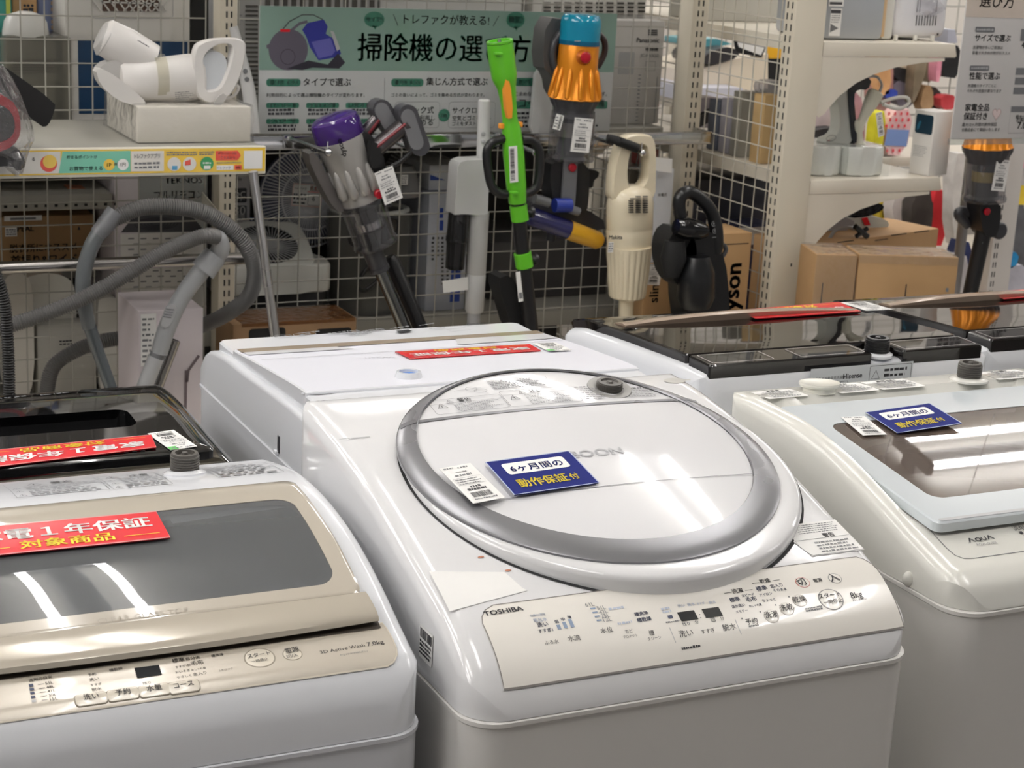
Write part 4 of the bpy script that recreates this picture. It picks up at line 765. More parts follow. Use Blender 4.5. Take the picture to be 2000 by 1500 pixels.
for (c, w_, h_, s) in (((731, 38), 21, 15, 'サイズ?'), ((1007, 39), 19, 15, '機能?')):
    C0 = SP(*c); k = mpp(*c, YS); poly(mb, sg, ell(C0[0], C0[1], w_*k, h_*k, 24), GRD, .0005); poly(mb, sg, [(C0[0]-4*k, C0[1]-12*k), (C0[0]+5*k, C0[1]-13*k), (C0[0]+3*k, C0[1]-20*k)], GRD, .0005)
    text(mb, s, sg, MINT, C0[0], C0[1]-4*k, width=w_*1.6*k, align='C', bold=.012, lift=.0009)
def pill(a, b, s, h=15, m=GRD, tm=SGW, r=6):
    A, B = SP(*a), SP(*b); k = mpp(*a, YS); rbox2(mb, sg, A[0], A[1]-h/2*k, B[0], A[1]+h/2*k, r*k, m, .0005); text(mb, s, sg, tm, (A[0]+B[0])/2, A[1]-h*.24*k, width=(B[0]-A[0])*.8, align='C', bold=.008, lift=.0009)
pill((520, 161), (587, 161), '選び方 その1'); pill((764, 161), (827, 161), '選び方 その2'); pill((1005, 160), (1068, 160), '選び方 その3')
st('タイプで選ぶ', (592, 167), (685, 166), INK, .008); st('集じん方式で選ぶ', (832, 166), (952, 165), INK, .008); st('その他', (1074, 166), (1120, 166), INK, .008)
st('利用目的によって選ぶ掃除機のタイプが変わります。', (520, 190), (712, 188), INK, .004); st('ゴミの扱いによって、ゴミを集める方式が変わります。', (764, 189), (946, 188), INK, .004); st('こまめなお手入れにも使えるタイプがあります。', (1005, 188), (1185, 186), INK, .004)
outl(mb, sg, [SP(751, 152), SP(750, 252)], .0008, INKG, .0006, False)
for i, (s, px_) in enumerate((('キャニスター型', 520), ('スティック型', 598), ('ロボット型', 675))):
    pill((px_, 206), (px_+64, 206), s, 10, GRD, SGW, 3); A = SP(px_, 226); B = SP(px_+60, 211); fine(mb, sg, A[0]+.004, A[1], B[0], B[1], 2, INK, .7, i, .12, .0006)
    pill((px_, 237), (px_+64, 237), ('ショルダー型', 'ハンディ型', '布団クリーナー')[i], 10, GRD, SGW, 3); A = SP(px_, 257); B = SP(px_+60, 242); fine(mb, sg, A[0]+.004, A[1], B[0], B[1], 2, INK, .7, i+4, .12, .0006)
for (a, b, s, l2) in (((770, 250), (859, 199), '紙パック式', 'パックを利用し'), ((875, 250), (968, 199), 'サイクロン式', '空気とゴミを遠心')):
    A, B = SP(*a), SP(*b); outl(mb, sg, rrect(A[0], B[0], A[1], B[1], .008, 5, 3, 3), .0007, INKG, .0006); st(s, (a[0]+8, 221), (b[0]-12, 220), INK, .008); st(l2, (a[0]+8, 235), (b[0]-10, 234), INK, .004); st('ゴミをダストカップ' if 'サ' in s else '中に集める', (a[0]+8, 245), (b[0]-14, 244), INK, .004)
C0 = SP(867, 225); k = mpp(867, 225, YS); disc(mb, sg, C0[0], C0[1], 12*k, GRD, .0008); text(mb, 'OR', sg, SGW, C0[0], C0[1]-4*k, width=14*k, align='C', bold=.01, lift=.0012)
pill((1005, 205), (1090, 205), 'コード付', 14, GRD, SGW, 3); pill((1130, 205), (1186, 205), '充電機', 14, GRD, SGW, 3); A, B = SP(1005, 250), SP(1180, 216); fine(mb, sg, A[0], A[1], B[0], B[1], 4, INK, .6, 12, .2, .0006)
# printed canister cleaner
P_ = lambda pts: [SP(*p) for p in pts]; PB = mat('print_ball_grey', (92, 88, 100), .3); PD = mat('print_dark', (46, 44, 54), .3); PBL = mat('print_royal_blue', (46, 52, 140), .3); PVI = mat('print_violet', (96, 96, 170), .3)
outl(mb, sg, [SP(550, 60), SP(565, 42), SP(590, 29), SP(612, 29), SP(630, 38)], .0022, PD, .0005, False); outl(mb, sg, [SP(570, 58), SP(585, 46), SP(600, 42)], .006, PB, .0006, False)
C0 = SP(563, 97); disc(mb, sg, C0[0], C0[1], 37*k, PB, .0007); disc(mb, sg, SP(562, 111)[0], SP(562, 111)[1], 14*k, PD, .0008); disc(mb, sg, SP(562, 111)[0], SP(562, 111)[1], 13*k, PB, .0009); quad(mb, sg, SP(547, 62)[0], SP(547, 62)[1], SP(566, 57)[0], SP(566, 57)[1], RED, .0009); poly(mb, sg, P_([(520, 88), (530, 84), (532, 94), (521, 95)]), PB, .0006)
poly(mb, sg, P_([(590, 58), (600, 45), (632, 38), (640, 52), (636, 66), (658, 80), (666, 105), (655, 112), (622, 118), (605, 92), (598, 72)]), PBL, .0006); poly(mb, sg, P_([(608, 82), (645, 74), (655, 100), (648, 108), (622, 114)]), PVI, .0008); poly(mb, sg, P_([(645, 60), (652, 62), (664, 95), (658, 100)]), LG, .0007)
poly(mb, sg, P_([(560, 134), (602, 118), (640, 126), (660, 104), (674, 122), (662, 134), (610, 132), (590, 137)]), PD, .0008)
mb.build('printed_panel', t)
# ------------------------------------------------------------------ chrome hooks on the rail
def hook(a, b, label):
    A = at(*a, Y=3.782); B = at(*b, X=A[0]); mb = MB(); tube(mb, [A+(0, .004, 0), A+(0, -.01, 0), (A[0], B[1], B[2])], .0048, CHROME, 12); ball(mb, (A[0], B[1]-.004, B[2]), .0085, CHROME); tube(mb, [(A[0], B[1]+.002, B[2]), (A[0], B[1]+.001, B[2]+.022)], .0016, CHROME, 8)
    b2(mb, (A[0]-.012, 3.778, A[2]-.022), (A[0]+.012, 3.783, A[2]+.006), CHROME, .001); b2(mb, (A[0]-.01, 3.778, 1.177), (A[0]+.01, 3.80, 1.180), CHROME, .0005)
    return tag(mb.build('display_hook'), label, 'hook', 'chrome hooks on the flat rail')
hook((563, 270), (640, 297), 'chrome hook over the silver and purple stick vacuum'); hook((745, 266), (808, 293), 'chrome hook under the battery handle of the silver and purple vacuum'); hook((975, 266), (1045, 298), 'chrome hook beside the green trimmer'); hook((1158, 268), (1253, 298), 'chrome hook through the cream cleaner handle')
# ------------------------------------------------------------------ silver and purple stick vacuum
Y = 3.585; A, B = (652, 232), (735, 478)
t = thing('stick_vacuum', 'silver stick vacuum with a purple filter cap hanging head up', 'stick vacuum', at(735, 478, Y=Y))
PUR = glass('purple_clear', (112, 78, 168), .35, .04, haze=.55, hc=(84, 52, 140)); NIC = mat('nickel_silver', (176, 174, 170), .3, metal=.45); NICD = mat('dark_nickel', (92, 88, 90), .22, metal=.7)
CLR = glass('clear_smoke', (226, 224, 226), .6, .03, haze=.1, hc=(140, 140, 144))
mb = MB(); pl(mb, A, B, Y, [(-.02, 20), (-.015, 38), (0, 45), (.03, 48), (.135, 49), (.15, 47)], PUR); cap = mb.build('filter_cap', t)
mb = MB(); pl(mb, A, B, Y, [(0, 5), (.0, 30), (.14, 32)], mat('filter_violet', (92, 70, 140), .6), 20); mb.build('filter', cap)
mb = MB(); pl(mb, A, B, Y, [(.135, 48.5), (.15, 49), (.33, 46), (.45, 43), (.56, 41), (.61, 43), (.64, 43)], NIC); mb.build('motor_body', t)
mb = MB(); a3, b3 = at(*A, Y=Y), at(*B, Y=Y); ax = (b3-a3)/np.linalg.norm(b3-a3); k = mpp(690, 350, Y); L = np.linalg.norm(b3-a3)
s_ = np.array((0, 1.0, 0)); s_ = s_-ax*(s_@ax); s_ /= np.linalg.norm(s_); u_ = np.cross(s_, ax)
for i in range(12):
    a = 2*math.pi*i/12; d = math.cos(a)*u_+math.sin(a)*s_; c0 = a3+ax*L*.34+d*44*k; c1 = a3+ax*L*.58+d*43*k
    lathe(mb, c0, c1, [(0, .0005), (.1, 5*k), (.5, 9*k), (.8, 10.5*k), (.93, 8*k), (1, .0005)], NIC, 14)
mb.build('cyclone_cones', t)
mb = MB(); pl(mb, A, B, Y, [(.635, 45), (.66, 46), (.70, 44), (.95, 42), (.985, 45), (1.0, 44)], CLR); bn = mb.build('dust_bin', t)
mb = MB(); pl(mb, A, B, Y, [(.64, 44.5), (.68, 43.5)], BLK); pl(mb, A, B, Y, [(.66, 24), (.8, 22), (.8, 26), (.86, 27), (.86, 24)], DG, 24); mb.build('shroud', bn)
mb = MB(); pl(mb, A, B, Y, [(.8, 27.5), (.855, 27.5)], CHROME, 24); mb.build('shroud_ring', bn)
mb = MB(); pl(mb, A, B, Y, [(.87, 30), (.97, 33), (.99, 40)], BLK, 24); mb.build('bin_base', bn)
mb = MB(); prism(mb, rnd([(596, 302), (612, 292), (640, 350), (668, 392), (672, 412), (652, 412), (618, 352)], it=1), pxf(Y), -.035, .012, mat('warm_grey', (104, 100, 98), .35, metal=.4), .006); mb.build('side_shell', t)
mb = MB(); prism(mb, rnd([(694, 262), (712, 252), (740, 290), (752, 350), (762, 402), (744, 400), (728, 352), (712, 300)], it=1), pxf(Y-.02), -.02, .02, BLK, .006); prism(mb, rnd([(716, 272), (738, 280), (745, 322), (720, 330)], it=1), pxf(Y-.045), -.02, .012, BLKM, .004); mb.build('spine', t)
mb = MB(); pl(mb, (738, 378), (738.01, 378.4), Y-.052, [(0, .1), (0, 10), (22, 9.5), (25, 7)], REDD, 20); mb2 = MB(); a = at(738, 378, Y=Y-.05); lathe(mb2, a, a-(0, .012, 0), [(0, 9*k), (.8, 9*k), (1, 7*k)], REDD, 20); mb2.build('release_button', t)
mb = MB(); pt_(mb, [(690, 286, Y), (742, 226, Y-.02)], 13, Y, NICD, 16, 0); pt_(mb, [(722, 300, Y-.03), (795, 240, Y-.05)], 17, Y, NICD, 18, 0); mb.build('handle_tube', t)
mb = MB(); pt_(mb, [(724, 297, Y-.05), (792, 242, Y-.072)], 3, Y, mat('dark_red_stripe', (120, 36, 44), .35), 8, 0); pt_(mb, [(712, 272, Y-.02), (741, 234, Y-.036)], 3, Y, mat('dark_red_stripe', (120, 36, 44), .35), 8, 0); mb.build('red_stripe', t)
for (a, b, yy) in (((742, 212), (764, 246), Y-.02), ((793, 222), (816, 284), Y-.05)):
    mb = MB(); d = np.array(b, float)-a; d /= np.linalg.norm(d); n_ = np.array((-d[1], d[0])); pts = []
    for i in range(9): an = math.pi*i/8; pts.append(tuple(np.array(b)+19*(math.cos(an)*n_+math.sin(an)*d)))
    for i in range(9): an = math.pi*i/8; pts.append(tuple(np.array(a)-19*(math.cos(an)*n_+math.sin(an)*d)))
    prism(mb, pts, pxf(yy), -.02, .014, mat('graphite', (66, 66, 70), .35), .005); q = [(a[0]+b[0])/2, (a[1]+b[1])/2]; prism(mb, [(q[0]+(p[0]-q[0])*.72, q[1]+(p[1]-q[1])*.8) for p in pts], pxf(yy-.0135), 0, .003, MG, .001); mb.build('battery_end', t)
mb = MB(); pt_(mb, [(738, 336, Y-.03), (772, 322, Y-.04), (800, 300, Y-.05), (812, 282, Y-.05)], [4, 4.5, 4.5, 4], Y, BLK, 10); mb.build('trigger_guard', t)
mb = MB(); pl(mb, (722, 474), (742, 528), Y, [(0, 22), (.1, 22), (.5, 19), (.86, 18.5), (.86, 20), (1, 20)], DG, 22); mb.build('wand_collar', t)
mb = MB(); pl(mb, (741, 522), (839, 760), Y, [(0, 13), (1, 13)], mat('dark_chrome', (120, 122, 122), .16, metal=1), 22); mb.build('wand', t)
mb = MB(); f = frame(at(681, 296, Y=Y-.0555), at(663, 262, Y=Y-.0555)-at(681, 296, Y=Y-.0555), (1, 0, .2)); A_ = at(677, 304, Y=Y-.058); B_ = at(666, 271, Y=Y-.058); f = frame(A_, B_-A_, np.array((-1, 0, -.2))); text(mb, 'dyson', f, INK, 0, 0, width=np.linalg.norm(B_-A_), bold=.02); mb.build('lettering', t)
mb = MB(); pl(mb, (762, 500), (865, 745), Y+.03, [(0, 8), (.03, 14), (1, 14)], BLK, 20); tag(mb.build('extension_tube'), 'black tube hanging next to the silver and purple vacuum wand', 'tube')
A_, B_, D_ = at(752, 401, Y=3.51), at(787, 386, Y=3.51), at(726, 341, Y=3.51); f, W, H = plane3(A_, B_, D_); price_tag(f, W, H, 'white price tag hanging on the silver and purple vacuum', 101)
# ------------------------------------------------------------------ green trimmer
Y = 3.55; t = thing('grass_trimmer', 'lime green trimmer body on a black pole with a loop handle', 'trimmer', at(1030, 640, Y=Y))
LIME = mat('lime_green_plastic', (96, 186, 40), .3); ORG = mat('orange_plastic', (246, 158, 52), .35)
mb = MB(); pt_(mb, [(976, 84), (980, 116), (985, 150), (989, 170), (993, 200), (996, 232), (999, 256), (1003, 300), (1008, 360), (1011, 396)], [25, 25, 24, 18, 15, 14.5, 18.5, 20.5, 19.5, 17], Y, LIME, 24, 4); hb = mb.build('housing', t)
mb = MB(); pl(mb, (976, 83), (975.5, 79), Y, [(0, 25), (1, 25), (1, 21), (-1.5, 20), (-1.5, .1)], LIME, 24, caps=False); mb.build('socket_rim', hb)
mb = MB(); pt_(mb, [(975, 77), (976, 90)], 4, Y-.018, CHROME, 10, 0); mb.build('socket_pin', hb)
mb = MB(); prism(mb, rnd([(979, 154), (991, 152), (998, 228), (985, 231)], it=1), pxf(Y-.012), 0, .014, ORG, .002); mb.build('trigger', t)
for q in ((979, 246), (1015, 243)): mb = MB(); bx(mb, at(*q, Y=Y), (.011, .014, .012), ORG, .003); mb.build('side_latch', t)
for q in ((973, 105), (1003, 376)): mb = MB(); bx(mb, at(*q, Y=Y-.026), (.019, .012, .006), LIME, .002); mb.build('cord_tab', hb)
mb = MB(); pt_(mb, [(985, 270, Y), (962, 278, Y), (951, 296, Y), (953, 330, Y), (960, 362, Y), (976, 378, Y), (990, 380, Y)], 8.5, Y, BLK, 14, 6); pt_(mb, [(1018, 272, Y), (1042, 276, Y), (1054, 300, Y), (1053, 340, Y), (1046, 368, Y), (1026, 378, Y), (1005, 382, Y)], 8.5, Y, BLK, 14, 6); mb.build('loop_handle', t)
mb = MB(); pl(mb, (1011, 392), (1012, 402), Y, [(0, 14), (1, 14)], BLK, 18); mb.build('collar', t)
for a, b in (((1012, 400), (1016, 431)), ((1020, 493), (1025, 522))):
    mb = MB(); pl(mb, a, b, Y, [(0, 14), (.02, 16.5), (.98, 16.5), (1, 14)], LIME, 20); mb.build('pole_clamp', t)
    mb = MB(); c = at(a[0]+24, (a[1]+b[1])/2-1, Y=Y); lathe(mb, c-(.009, 0, 0), c+(.008, 0, 0), [(0, .007), (.2, .0075), (.5, .0125), (.9, .0125), (1, .010)], BLK, 10); mb.build('clamp_knob', t)
mb = MB(); pl(mb, (1014, 428), (1049, 760), Y, [(0, 13), (1, 15)], BLK, 20); mb.build('pole', t)
mb = MB(); A_, B_, D_ = at(996, 357, Y=Y-.0245), at(1012, 355, Y=Y-.0245), at(989, 287, Y=Y-.0245); f, W, H = plane3(A_, B_, D_); quad(mb, f, 0, 0, W, H, PAPER, .0003)
g = lambda a, b, l=0.0: f(W*.12+b, a, l); barcode(mb, g, H*.06, 0, H*.94, W*.5, INK, 5, .0006); mb.build('barcode_label', t)
mb = MB(); A_, B_, D_ = at(1013, 590, Y=Y-.0185), at(1022, 588, Y=Y-.0185), at(1011, 531, Y=Y-.0165); f, W, H = plane3(A_, B_, D_); quad(mb, f, 0, 0, W, H, PAPER, .0003); quad(mb, f, W*.2, H*.1, W*.9, H*.3, INKG, .0005); mb.build('pole_label', t)
mb = MB(); prism(mb, rnd([(960, 540), (985, 530), (1003, 560), (1018, 620), (1005, 650), (990, 640), (975, 590)], it=1), pxf(Y+.05), -.03, .03, BLKM, .008); tag(mb.build('accessory_bag'), 'black cloth bag hanging behind the trimmer pole', 'bag')
# ------------------------------------------------------------------ orange and blue stick vacuum
Y = 3.66; A, B = (1136, 30), (1112, 312)
t = thing('stick_vacuum', 'orange stick vacuum with a turquoise top and a clear dust bin', 'stick vacuum', at(1105, 440, Y=Y))
TEAL = glass('turquoise_clear', (70, 190, 215), .35, .04, haze=.6, hc=(20, 158, 190)); ORM = mat('orange_metal', (224, 138, 26), .3, metal=.45)
mb = MB(); pl(mb, A, B, Y, [(-.012, .1), (-.012, 24), (-.004, 32), (.02, 36.5), (.05, 37.5), (.20, 37.5)], TEAL, 32); cap = mb.build('filter_cap', t)
mb = MB(); pl(mb, A, B, Y, [(.02, 4), (.02, 30), (.19, 30)], mat('filter_teal', (16, 140, 176), .5), 24); mb.build('filter', cap)
mb = MB(); pl(mb, A, B, Y, [(.17, 38), (.2, 38)], mat('teal_band', (6, 84, 116), .2), 32); mb.build('cap_band', cap)
def fluted(mb, A, B, Y, prof, m, nf, seg=80):
    a3, b3 = at(*A, Y=Y), at(*B, Y=Y); t_ = b3-a3; L = np.linalg.norm(t_); t_ /= L; s = np.array((0, 1.0, 0)); s = s-t_*(s@t_); s /= np.linalg.norm(s); u = np.cross(s, t_); k = mpp(*A, Y)
    loft(mb, [[a3+t_*L*q[0]+k*(q[1]+q[2]*(abs(math.sin(nf*a/2))*2-1))*(math.cos(a)*u+math.sin(a)*s) for a in [2*math.pi*i/seg for i in range(seg)]] for q in prof], m, caps=(True, True))
mb = MB(); fluted(mb, A, B, Y, [(.19, 36, 0), (.2, 37, 0), (.38, 37.5, 0), (.41, 38, .5), (.46, 40, 1.5), (.51, 43, 2), (.55, 46, 2), (.57, 48, 2), (.575, 45, 2)], ORM, 12); mb.build('cyclone_body', t)
mb = MB()
a3, b3 = at(*A, Y=Y), at(*B, Y=Y); ax = (b3-a3)/np.linalg.norm(b3-a3); L = np.linalg.norm(b3-a3); k = mpp(*A, Y); s_ = np.array((0, 1.0, 0)); s_ = s_-ax*(s_@ax); s_ /= np.linalg.norm(s_); u_ = np.cross(s_, ax)
for i in range(12):
    an = 2*math.pi*(i+.5)/12; d = math.cos(an)*u_+math.sin(an)*s_; lathe(mb, a3+ax*L*.34+d*35.5*k, a3+ax*L*.572+d*47.5*k, [(0, .0005), (.2, 4.4*k), (.7, 5.5*k), (.95, 5*k), (1, .001)], ORM, 10)
mb.build('cyclone_ribs', t)
mb = MB(); c = at(1141, 112, Y=Y-37*k); lathe(mb, c+(0, .006, 0), c-(0, .006, 0), [(0, 14*k), (.6, 14*k), (1, 11*k)], mat('orange_ring', (190, 100, 30), .3, metal=.4), 28); lathe(mb, c-(0, .004, 0), c-(0, .011, 0), [(0, 10.5*k), (.7, 10*k), (1, 6*k)], REDD, 24); mb.build('power_button', t)
mb = MB(); fluted(mb, A, B, Y, [(.57, 41, 0), (.575, 45, 2.5), (.60, 43, 2), (.64, 38, 0), (.68, 38, 0), (.70, 39.5, 0)], DG, 12); mb.build('cone_skirt', t)
mb = MB(); pl(mb, A, B, Y, [(.66, 40), (.70, 41), (.95, 42), (.985, 45), (1.0, 44)], CLR, 32); bn = mb.build('dust_bin', t)
mb = MB(); pl(mb, A, B, Y, [(.68, 22), (.72, 27), (.72, 30), (.84, 30), (.84, 24), (.97, 27), (.99, 34)], mat('shroud_grey', (84, 84, 88), .4), 28); mb.build('shroud', bn); mb = MB(); pl(mb, A, B, Y, [(.735, 30.6), (.835, 30.6)], mat('shroud_mesh', (150, 146, 142), .4, metal=.6), 28); mb.build('shroud_mesh', bn)
mb = MB(); prism(mb, rnd([(1070, 308), (1143, 308), (1140, 400), (1132, 412), (1074, 404), (1064, 345)], it=1), pxf(Y), -.03, .025, BLK, .006); prism(mb, [(1100, 310), (1126, 310), (1120, 402), (1094, 400)], pxf(Y-.025), 0, .008, MG, .003); prism(mb, rnd([(1143, 330), (1165, 332), (1162, 345), (1154, 350), (1152, 366), (1138, 364)], it=1), pxf(Y), -.015, .015, BLKM, .004); nk = mb.build('neck', t)
mb = MB(); a = at(1117, 327, Y=Y-.033); lathe(mb, a, a-(0, .007, 0), [(0, 8*k), (.7, 8*k), (1, 6*k)], REDD, 20); mb.build('release_button', nk)
mb = MB(); prism(mb, rnd([(1056, 32), (1100, 36), (1102, 140), (1095, 196), (1074, 184), (1068, 146), (1047, 126)], it=1), pxf(Y+.055), -.03, .03, mat('graphite_battery', (72, 70, 69), .4), .006); mb.build('battery_pack', t)
mb = MB(); pt_(mb, [(1165, 62, Y+.03), (1180, 80, Y+.03), (1180, 105, Y+.03), (1166, 132, Y+.03)], 6, Y, mat('dark_brown_trim', (52, 38, 36), .3), 12); mb.build('side_trim', t); mb = MB(); pt_(mb, [(1098, 60, Y+.02), (1083, 85, Y+.02), (1080, 115, Y+.02), (1092, 150, Y+.02)], 7, Y, DG, 12); mb.build('side_trim', t)
mb = MB(); pl(mb, (1030, 420), (1110, 449), Y-.02, [(0, 8), (.03, 16), (.1, 18), (1, 18)], mat('navy_roller', (44, 44, 92), .2, coat=.4), 24, YB=Y-.03); pl(mb, (1110, 449), (1174, 472), Y-.03, [(0, 18), (.9, 16.5), (1, 12)], mat('yellow_roller', (222, 168, 40), .3, coat=.3), 24, YB=Y-.035); rl = mb.build('roller', t)
mb = MB(); prism(mb, rnd([(1030, 385), (1075, 382), (1170, 420), (1176, 452), (1110, 432), (1030, 412)], it=1), pxf(Y+.02), -.02, .02, DG, .006); mb.build('head_cover', t)
mb = MB(); pt_(mb, [(1044, 388), (1072, 396)], 9, Y-.04, MG, 14, 0); pt_(mb, [(1112, 408), (1130, 414)], 8, Y-.04, MG, 14, 0); pt_(mb, [(1083, 401), (1114, 401)], 13, Y-.04, mat('blue_collar', (38, 58, 150), .35), 18, 0); mb.build('head_joint', t)
mb = MB(); pt_(mb, [(1085, 405), (1075, 470)], 9, Y+.035, DG, 14, 0); mb.build('rear_pipe', t)
mb = MB(); A_, B_, D_ = at(1079, 251, Y=Y-.038), at(1094, 255, Y=Y-.045), at(1082, 221, Y=Y-.038); f, W, H = plane3(A_, B_, D_); quad(mb, f, 0, 0, W, H, PAPER, .0003); g = lambda a, b, l=0.0: f(W*.55+b, a, l); barcode(mb, g, H*.08, 0, H*.92, W*.3, INK, 8, .0006); fine(mb, f, W*.08, H*.1, W*.5, H*.9, 4, INKG, .5, 9, .1, .0006); mb.build('barcode_label', t)
mb = MB(); A_, B_ = at(1131, 132, Y=Y-.042), at(1149, 133, Y=Y-.042); f = frame(A_, B_-A_, (0, 0, 1)); text(mb, 'dyson', f, INK, 0, 0, width=np.linalg.norm(B_-A_), bold=.02); A_, B_ = at(1122, 82, Y=Y-.042), at(1165, 83, Y=Y-.042); f = frame(A_, B_-A_, (0, 0, 1)); fine(mb, f, 0, 0, .045, .004, 1, LG, .8, 3, 0); mb.build('lettering', t)
A_, B_, D_ = at(1114, 296, Y=Y-.054), at(1150, 299, Y=Y-.054), at(1120, 229, Y=Y-.054); f, W, H = plane3(A_, B_, D_); price_tag(f, W, H, 'white price tag on the clear bin of the orange vacuum', 111)
# ------------------------------------------------------------------ cream cleaner with a loop handle
Y = 3.575; t = thing('handheld_vacuum', 'cream upright handheld vacuum with a loop handle and ribbed nose', 'handheld vacuum', at(1221, 610, Y=Y))
CRM = mat('cream_plastic', (231, 219, 192), .25, coat=.2)
o_ = eqpts(rnd([(1186, 402), (1188, 340), (1197, 300), (1206, 276), (1220, 261), (1262, 260), (1274, 270), (1275, 330), (1274, 402)]), 64); i_ = eqpts(rnd([(1220, 352), (1222, 312), (1228, 290), (1240, 280), (1254, 282), (1258, 296), (1258, 330), (1254, 350), (1242, 364), (1228, 366)]), 64)
def align(P, Q):
    c = (sum(q[0] for q in Q)/len(Q), sum(q[1] for q in Q)/len(Q)); an = lambda p: math.atan2(p[1]-c[1], p[0]-c[0])
    res = []
    for R_ in (P, Q):
        i = min(range(len(R_)), key=lambda j: abs(an(R_[j]))); R_ = R_[i:]+R_[:i]
        res.append(R_)
    return res
o_, i_ = align(o_, i_); mb = MB(); ringprism(mb, o_, i_, pxf(Y), -.02, .02, CRM, .008); mb.build('loop_handle', t)
mb = MB(); pl(mb, (1231, 362), (1229, 482), Y, [(0, 20), (.06, 34), (.16, 42), (.3, 44.5), (.68, 44), (.7, 43.2), (.72, 44), (1, 42)], CRM, 36, .8); mb.build('motor_housing', t)
mb = MB(); fluted(mb, (1229, 480), (1225, 581), Y, [(0, 41, 0), (.03, 41, .2), (.1, 40.2, .9), (.6, 36, 1.0), (.94, 33, .9), (.98, 32, .2), (1, 29, 0)], CRM, 22, 132); mb.build('dust_cup', t)
mb = MB(); pl(mb, (1224, 578), (1221, 640), Y, [(0, 17), (.12, 14.5), (.2, 13.5), (1, 13)], CRM, 24); mb.build('nozzle', t)
mb = MB(); f0 = pxf(Y)
for i in range(8):
    for j in range(3):
        if i == 0 and j != 1 and j != 2: continue
        x_ = 1227+j*14+(3 if i < 2 and j == 0 else 0); y_ = 384+i*4.3; c = at(x_+5.5, y_, Y=Y-.049); bx(mb, c, (.011, .006, .0022), BLK)
mb.build('air_vents', t)
mb = MB(); A_, B_ = at(1189, 467, Y=Y-.038), at(1215, 467, Y=Y-.042); f = frame(A_, B_-A_, (0, 0, 1)); text(mb, 'Makita', f, INK, 0, 0, width=np.linalg.norm(B_-A_), bold=.03); f = frame(at(1187, 493, Y=Y-.033), (1, -.1, 0), (0, 0, 1)); quad(mb, f, 0, 0, .013, .024, PAPER, .0003); fine(mb, f, .001, .001, .012, .023, 4, INKG, .6, 4, .1, .0006); mb.build('brand_lettering', t)
mb = MB(); pt_(mb, [(1186, 270, Y-.02), (1204, 274, Y-.025), (1210, 280, Y-.03)], [8, 8, 7], Y, BLKM, 12, 0); pt_(mb, [(1208, 276, Y-.028), (1245, 290, Y-.03)], 9, Y, BLKM, 10, 0); tag(mb.build('hand_strap'), 'short black strap clipped round the cream handle', 'strap')
# ------------------------------------------------------------------ white stick vacuum
Y = 3.70; t = thing('stick_vacuum', 'white stick vacuum with a slim grip and smoked dust cup', 'stick vacuum', at(930, 615, Y=Y))
MW = mat('matte_white_plastic', (204, 204, 203), .4)
mb = MB(); pl(mb, (946, 194), (943, 320), Y, [(0, 9), (.02, 11.5), (1, 12.5)], MW, 20); g_ = mb.build('grip', t)
for y_ in (262, 277): mb = MB(); a = at(944, y_, Y=Y-.0135); lathe(mb, a+(0, .002, 0), a-(0, .0015, 0), [(0, .005), (.8, .005), (1, .004)], LG, 14); mb.build('grip_button', g_)
mb = MB(); prism(mb, [(887, 322), (892, 314), (904, 310), (948, 308), (945, 414), (936, 419), (908, 415), (880, 416)], pxf(Y), -.03, .022, MW, .006); mb.build('motor_housing', t)
mb = MB(); pl(mb, (896, 415), (888, 526), Y, [(0, 19), (.4, 20), (.42, 21), (.5, 21), (.52, 19), (.98, 18), (1, 15)], glass('dark_smoke', (110, 110, 112), .3, .04, haze=.25, hc=(60, 60, 62)), 24); dc = mb.build('dust_cup', t)
mb = MB(); pl(mb, (896, 418), (889, 520), Y, [(0, 12), (1, 12)], DG, 16); mb.build('filter', dc)
mb = MB(); pl(mb, (936, 415), (926, 610), Y, [(0, 19), (.6, 18.5), (.61, 17.5), (.62, 18.5), (.97, 18), (1, 15)], MW, 22); mb.build('lower_tube', t)
mb = MB(); pl(mb, (926, 608), (920, 700), Y, [(0, 12.5), (1, 12.5)], LG, 20); mb.build('wand', t)
mb = MB(); prism(mb, [(864, 549), (914, 541), (914, 566), (866, 572)], pxf(Y-.01), 0, .0008, PAPER); tag(mb.build('price_tag'), 'blank white paper tag on the white stick vacuum tube', 'price tag')
# ------------------------------------------------------------------ goods on the price-strip shelf
Y = 3.5
t = thing('parcel_box', 'off white flat carton wrapped in clear film on the price strip shelf', 'box', (.985, 3.6, SHT+.0005))
PBX = mat('ivory_card', (224, 219, 207), .45); x0, x1, zb, zt = .872, 1.103, SHT+.0005, 1.2775
mb = MB(); b2(mb, (x0, 3.5, zb+.001), (x1, 3.76, zt), PBX, .002); mb.build('carton', t)
def wrapgeo(mb, x0, x1, y0, y1, z0, z1, m, sd, n=9, amp=.0035, g=.003):
    rn = random.Random(sd); rows = []
    P = [(x0-g, y0-g), (x1+g, y0-g), (x1+g, y1+g), (x0-g, y1+g)]; ring = []
    for a, b in zip(P, P[1:]+P[:1]):
        for i in range(n): ring.append((a[0]+(b[0]-a[0])*i/n, a[1]+(b[1]-a[1])*i/n))
    cx, cy = (x0+x1)/2, (y0+y1)/2
    for k in range(6):
        z = z0+.0005+(z1+g-z0)*k/5; rows.append([(x+(x-cx)/abs(x-cx+1e-6)*rn.random()*amp*(k < 5), y+(y-cy)/abs(y-cy+1e-6)*rn.random()*amp*(k < 5), z-rn.random()*amp*.4*(0 < k < 5)) for x, y in ring])
    rows.append([(cx+(x-cx)*.6, cy+(y-cy)*.6, z1+g+rn.random()*amp) for x, y in ring]); rows.append([(cx+(x-cx)*.05, cy+(y-cy)*.05, z1+g+.001) for x, y in ring])
    loft(mb, rows, m, caps=(False, True))
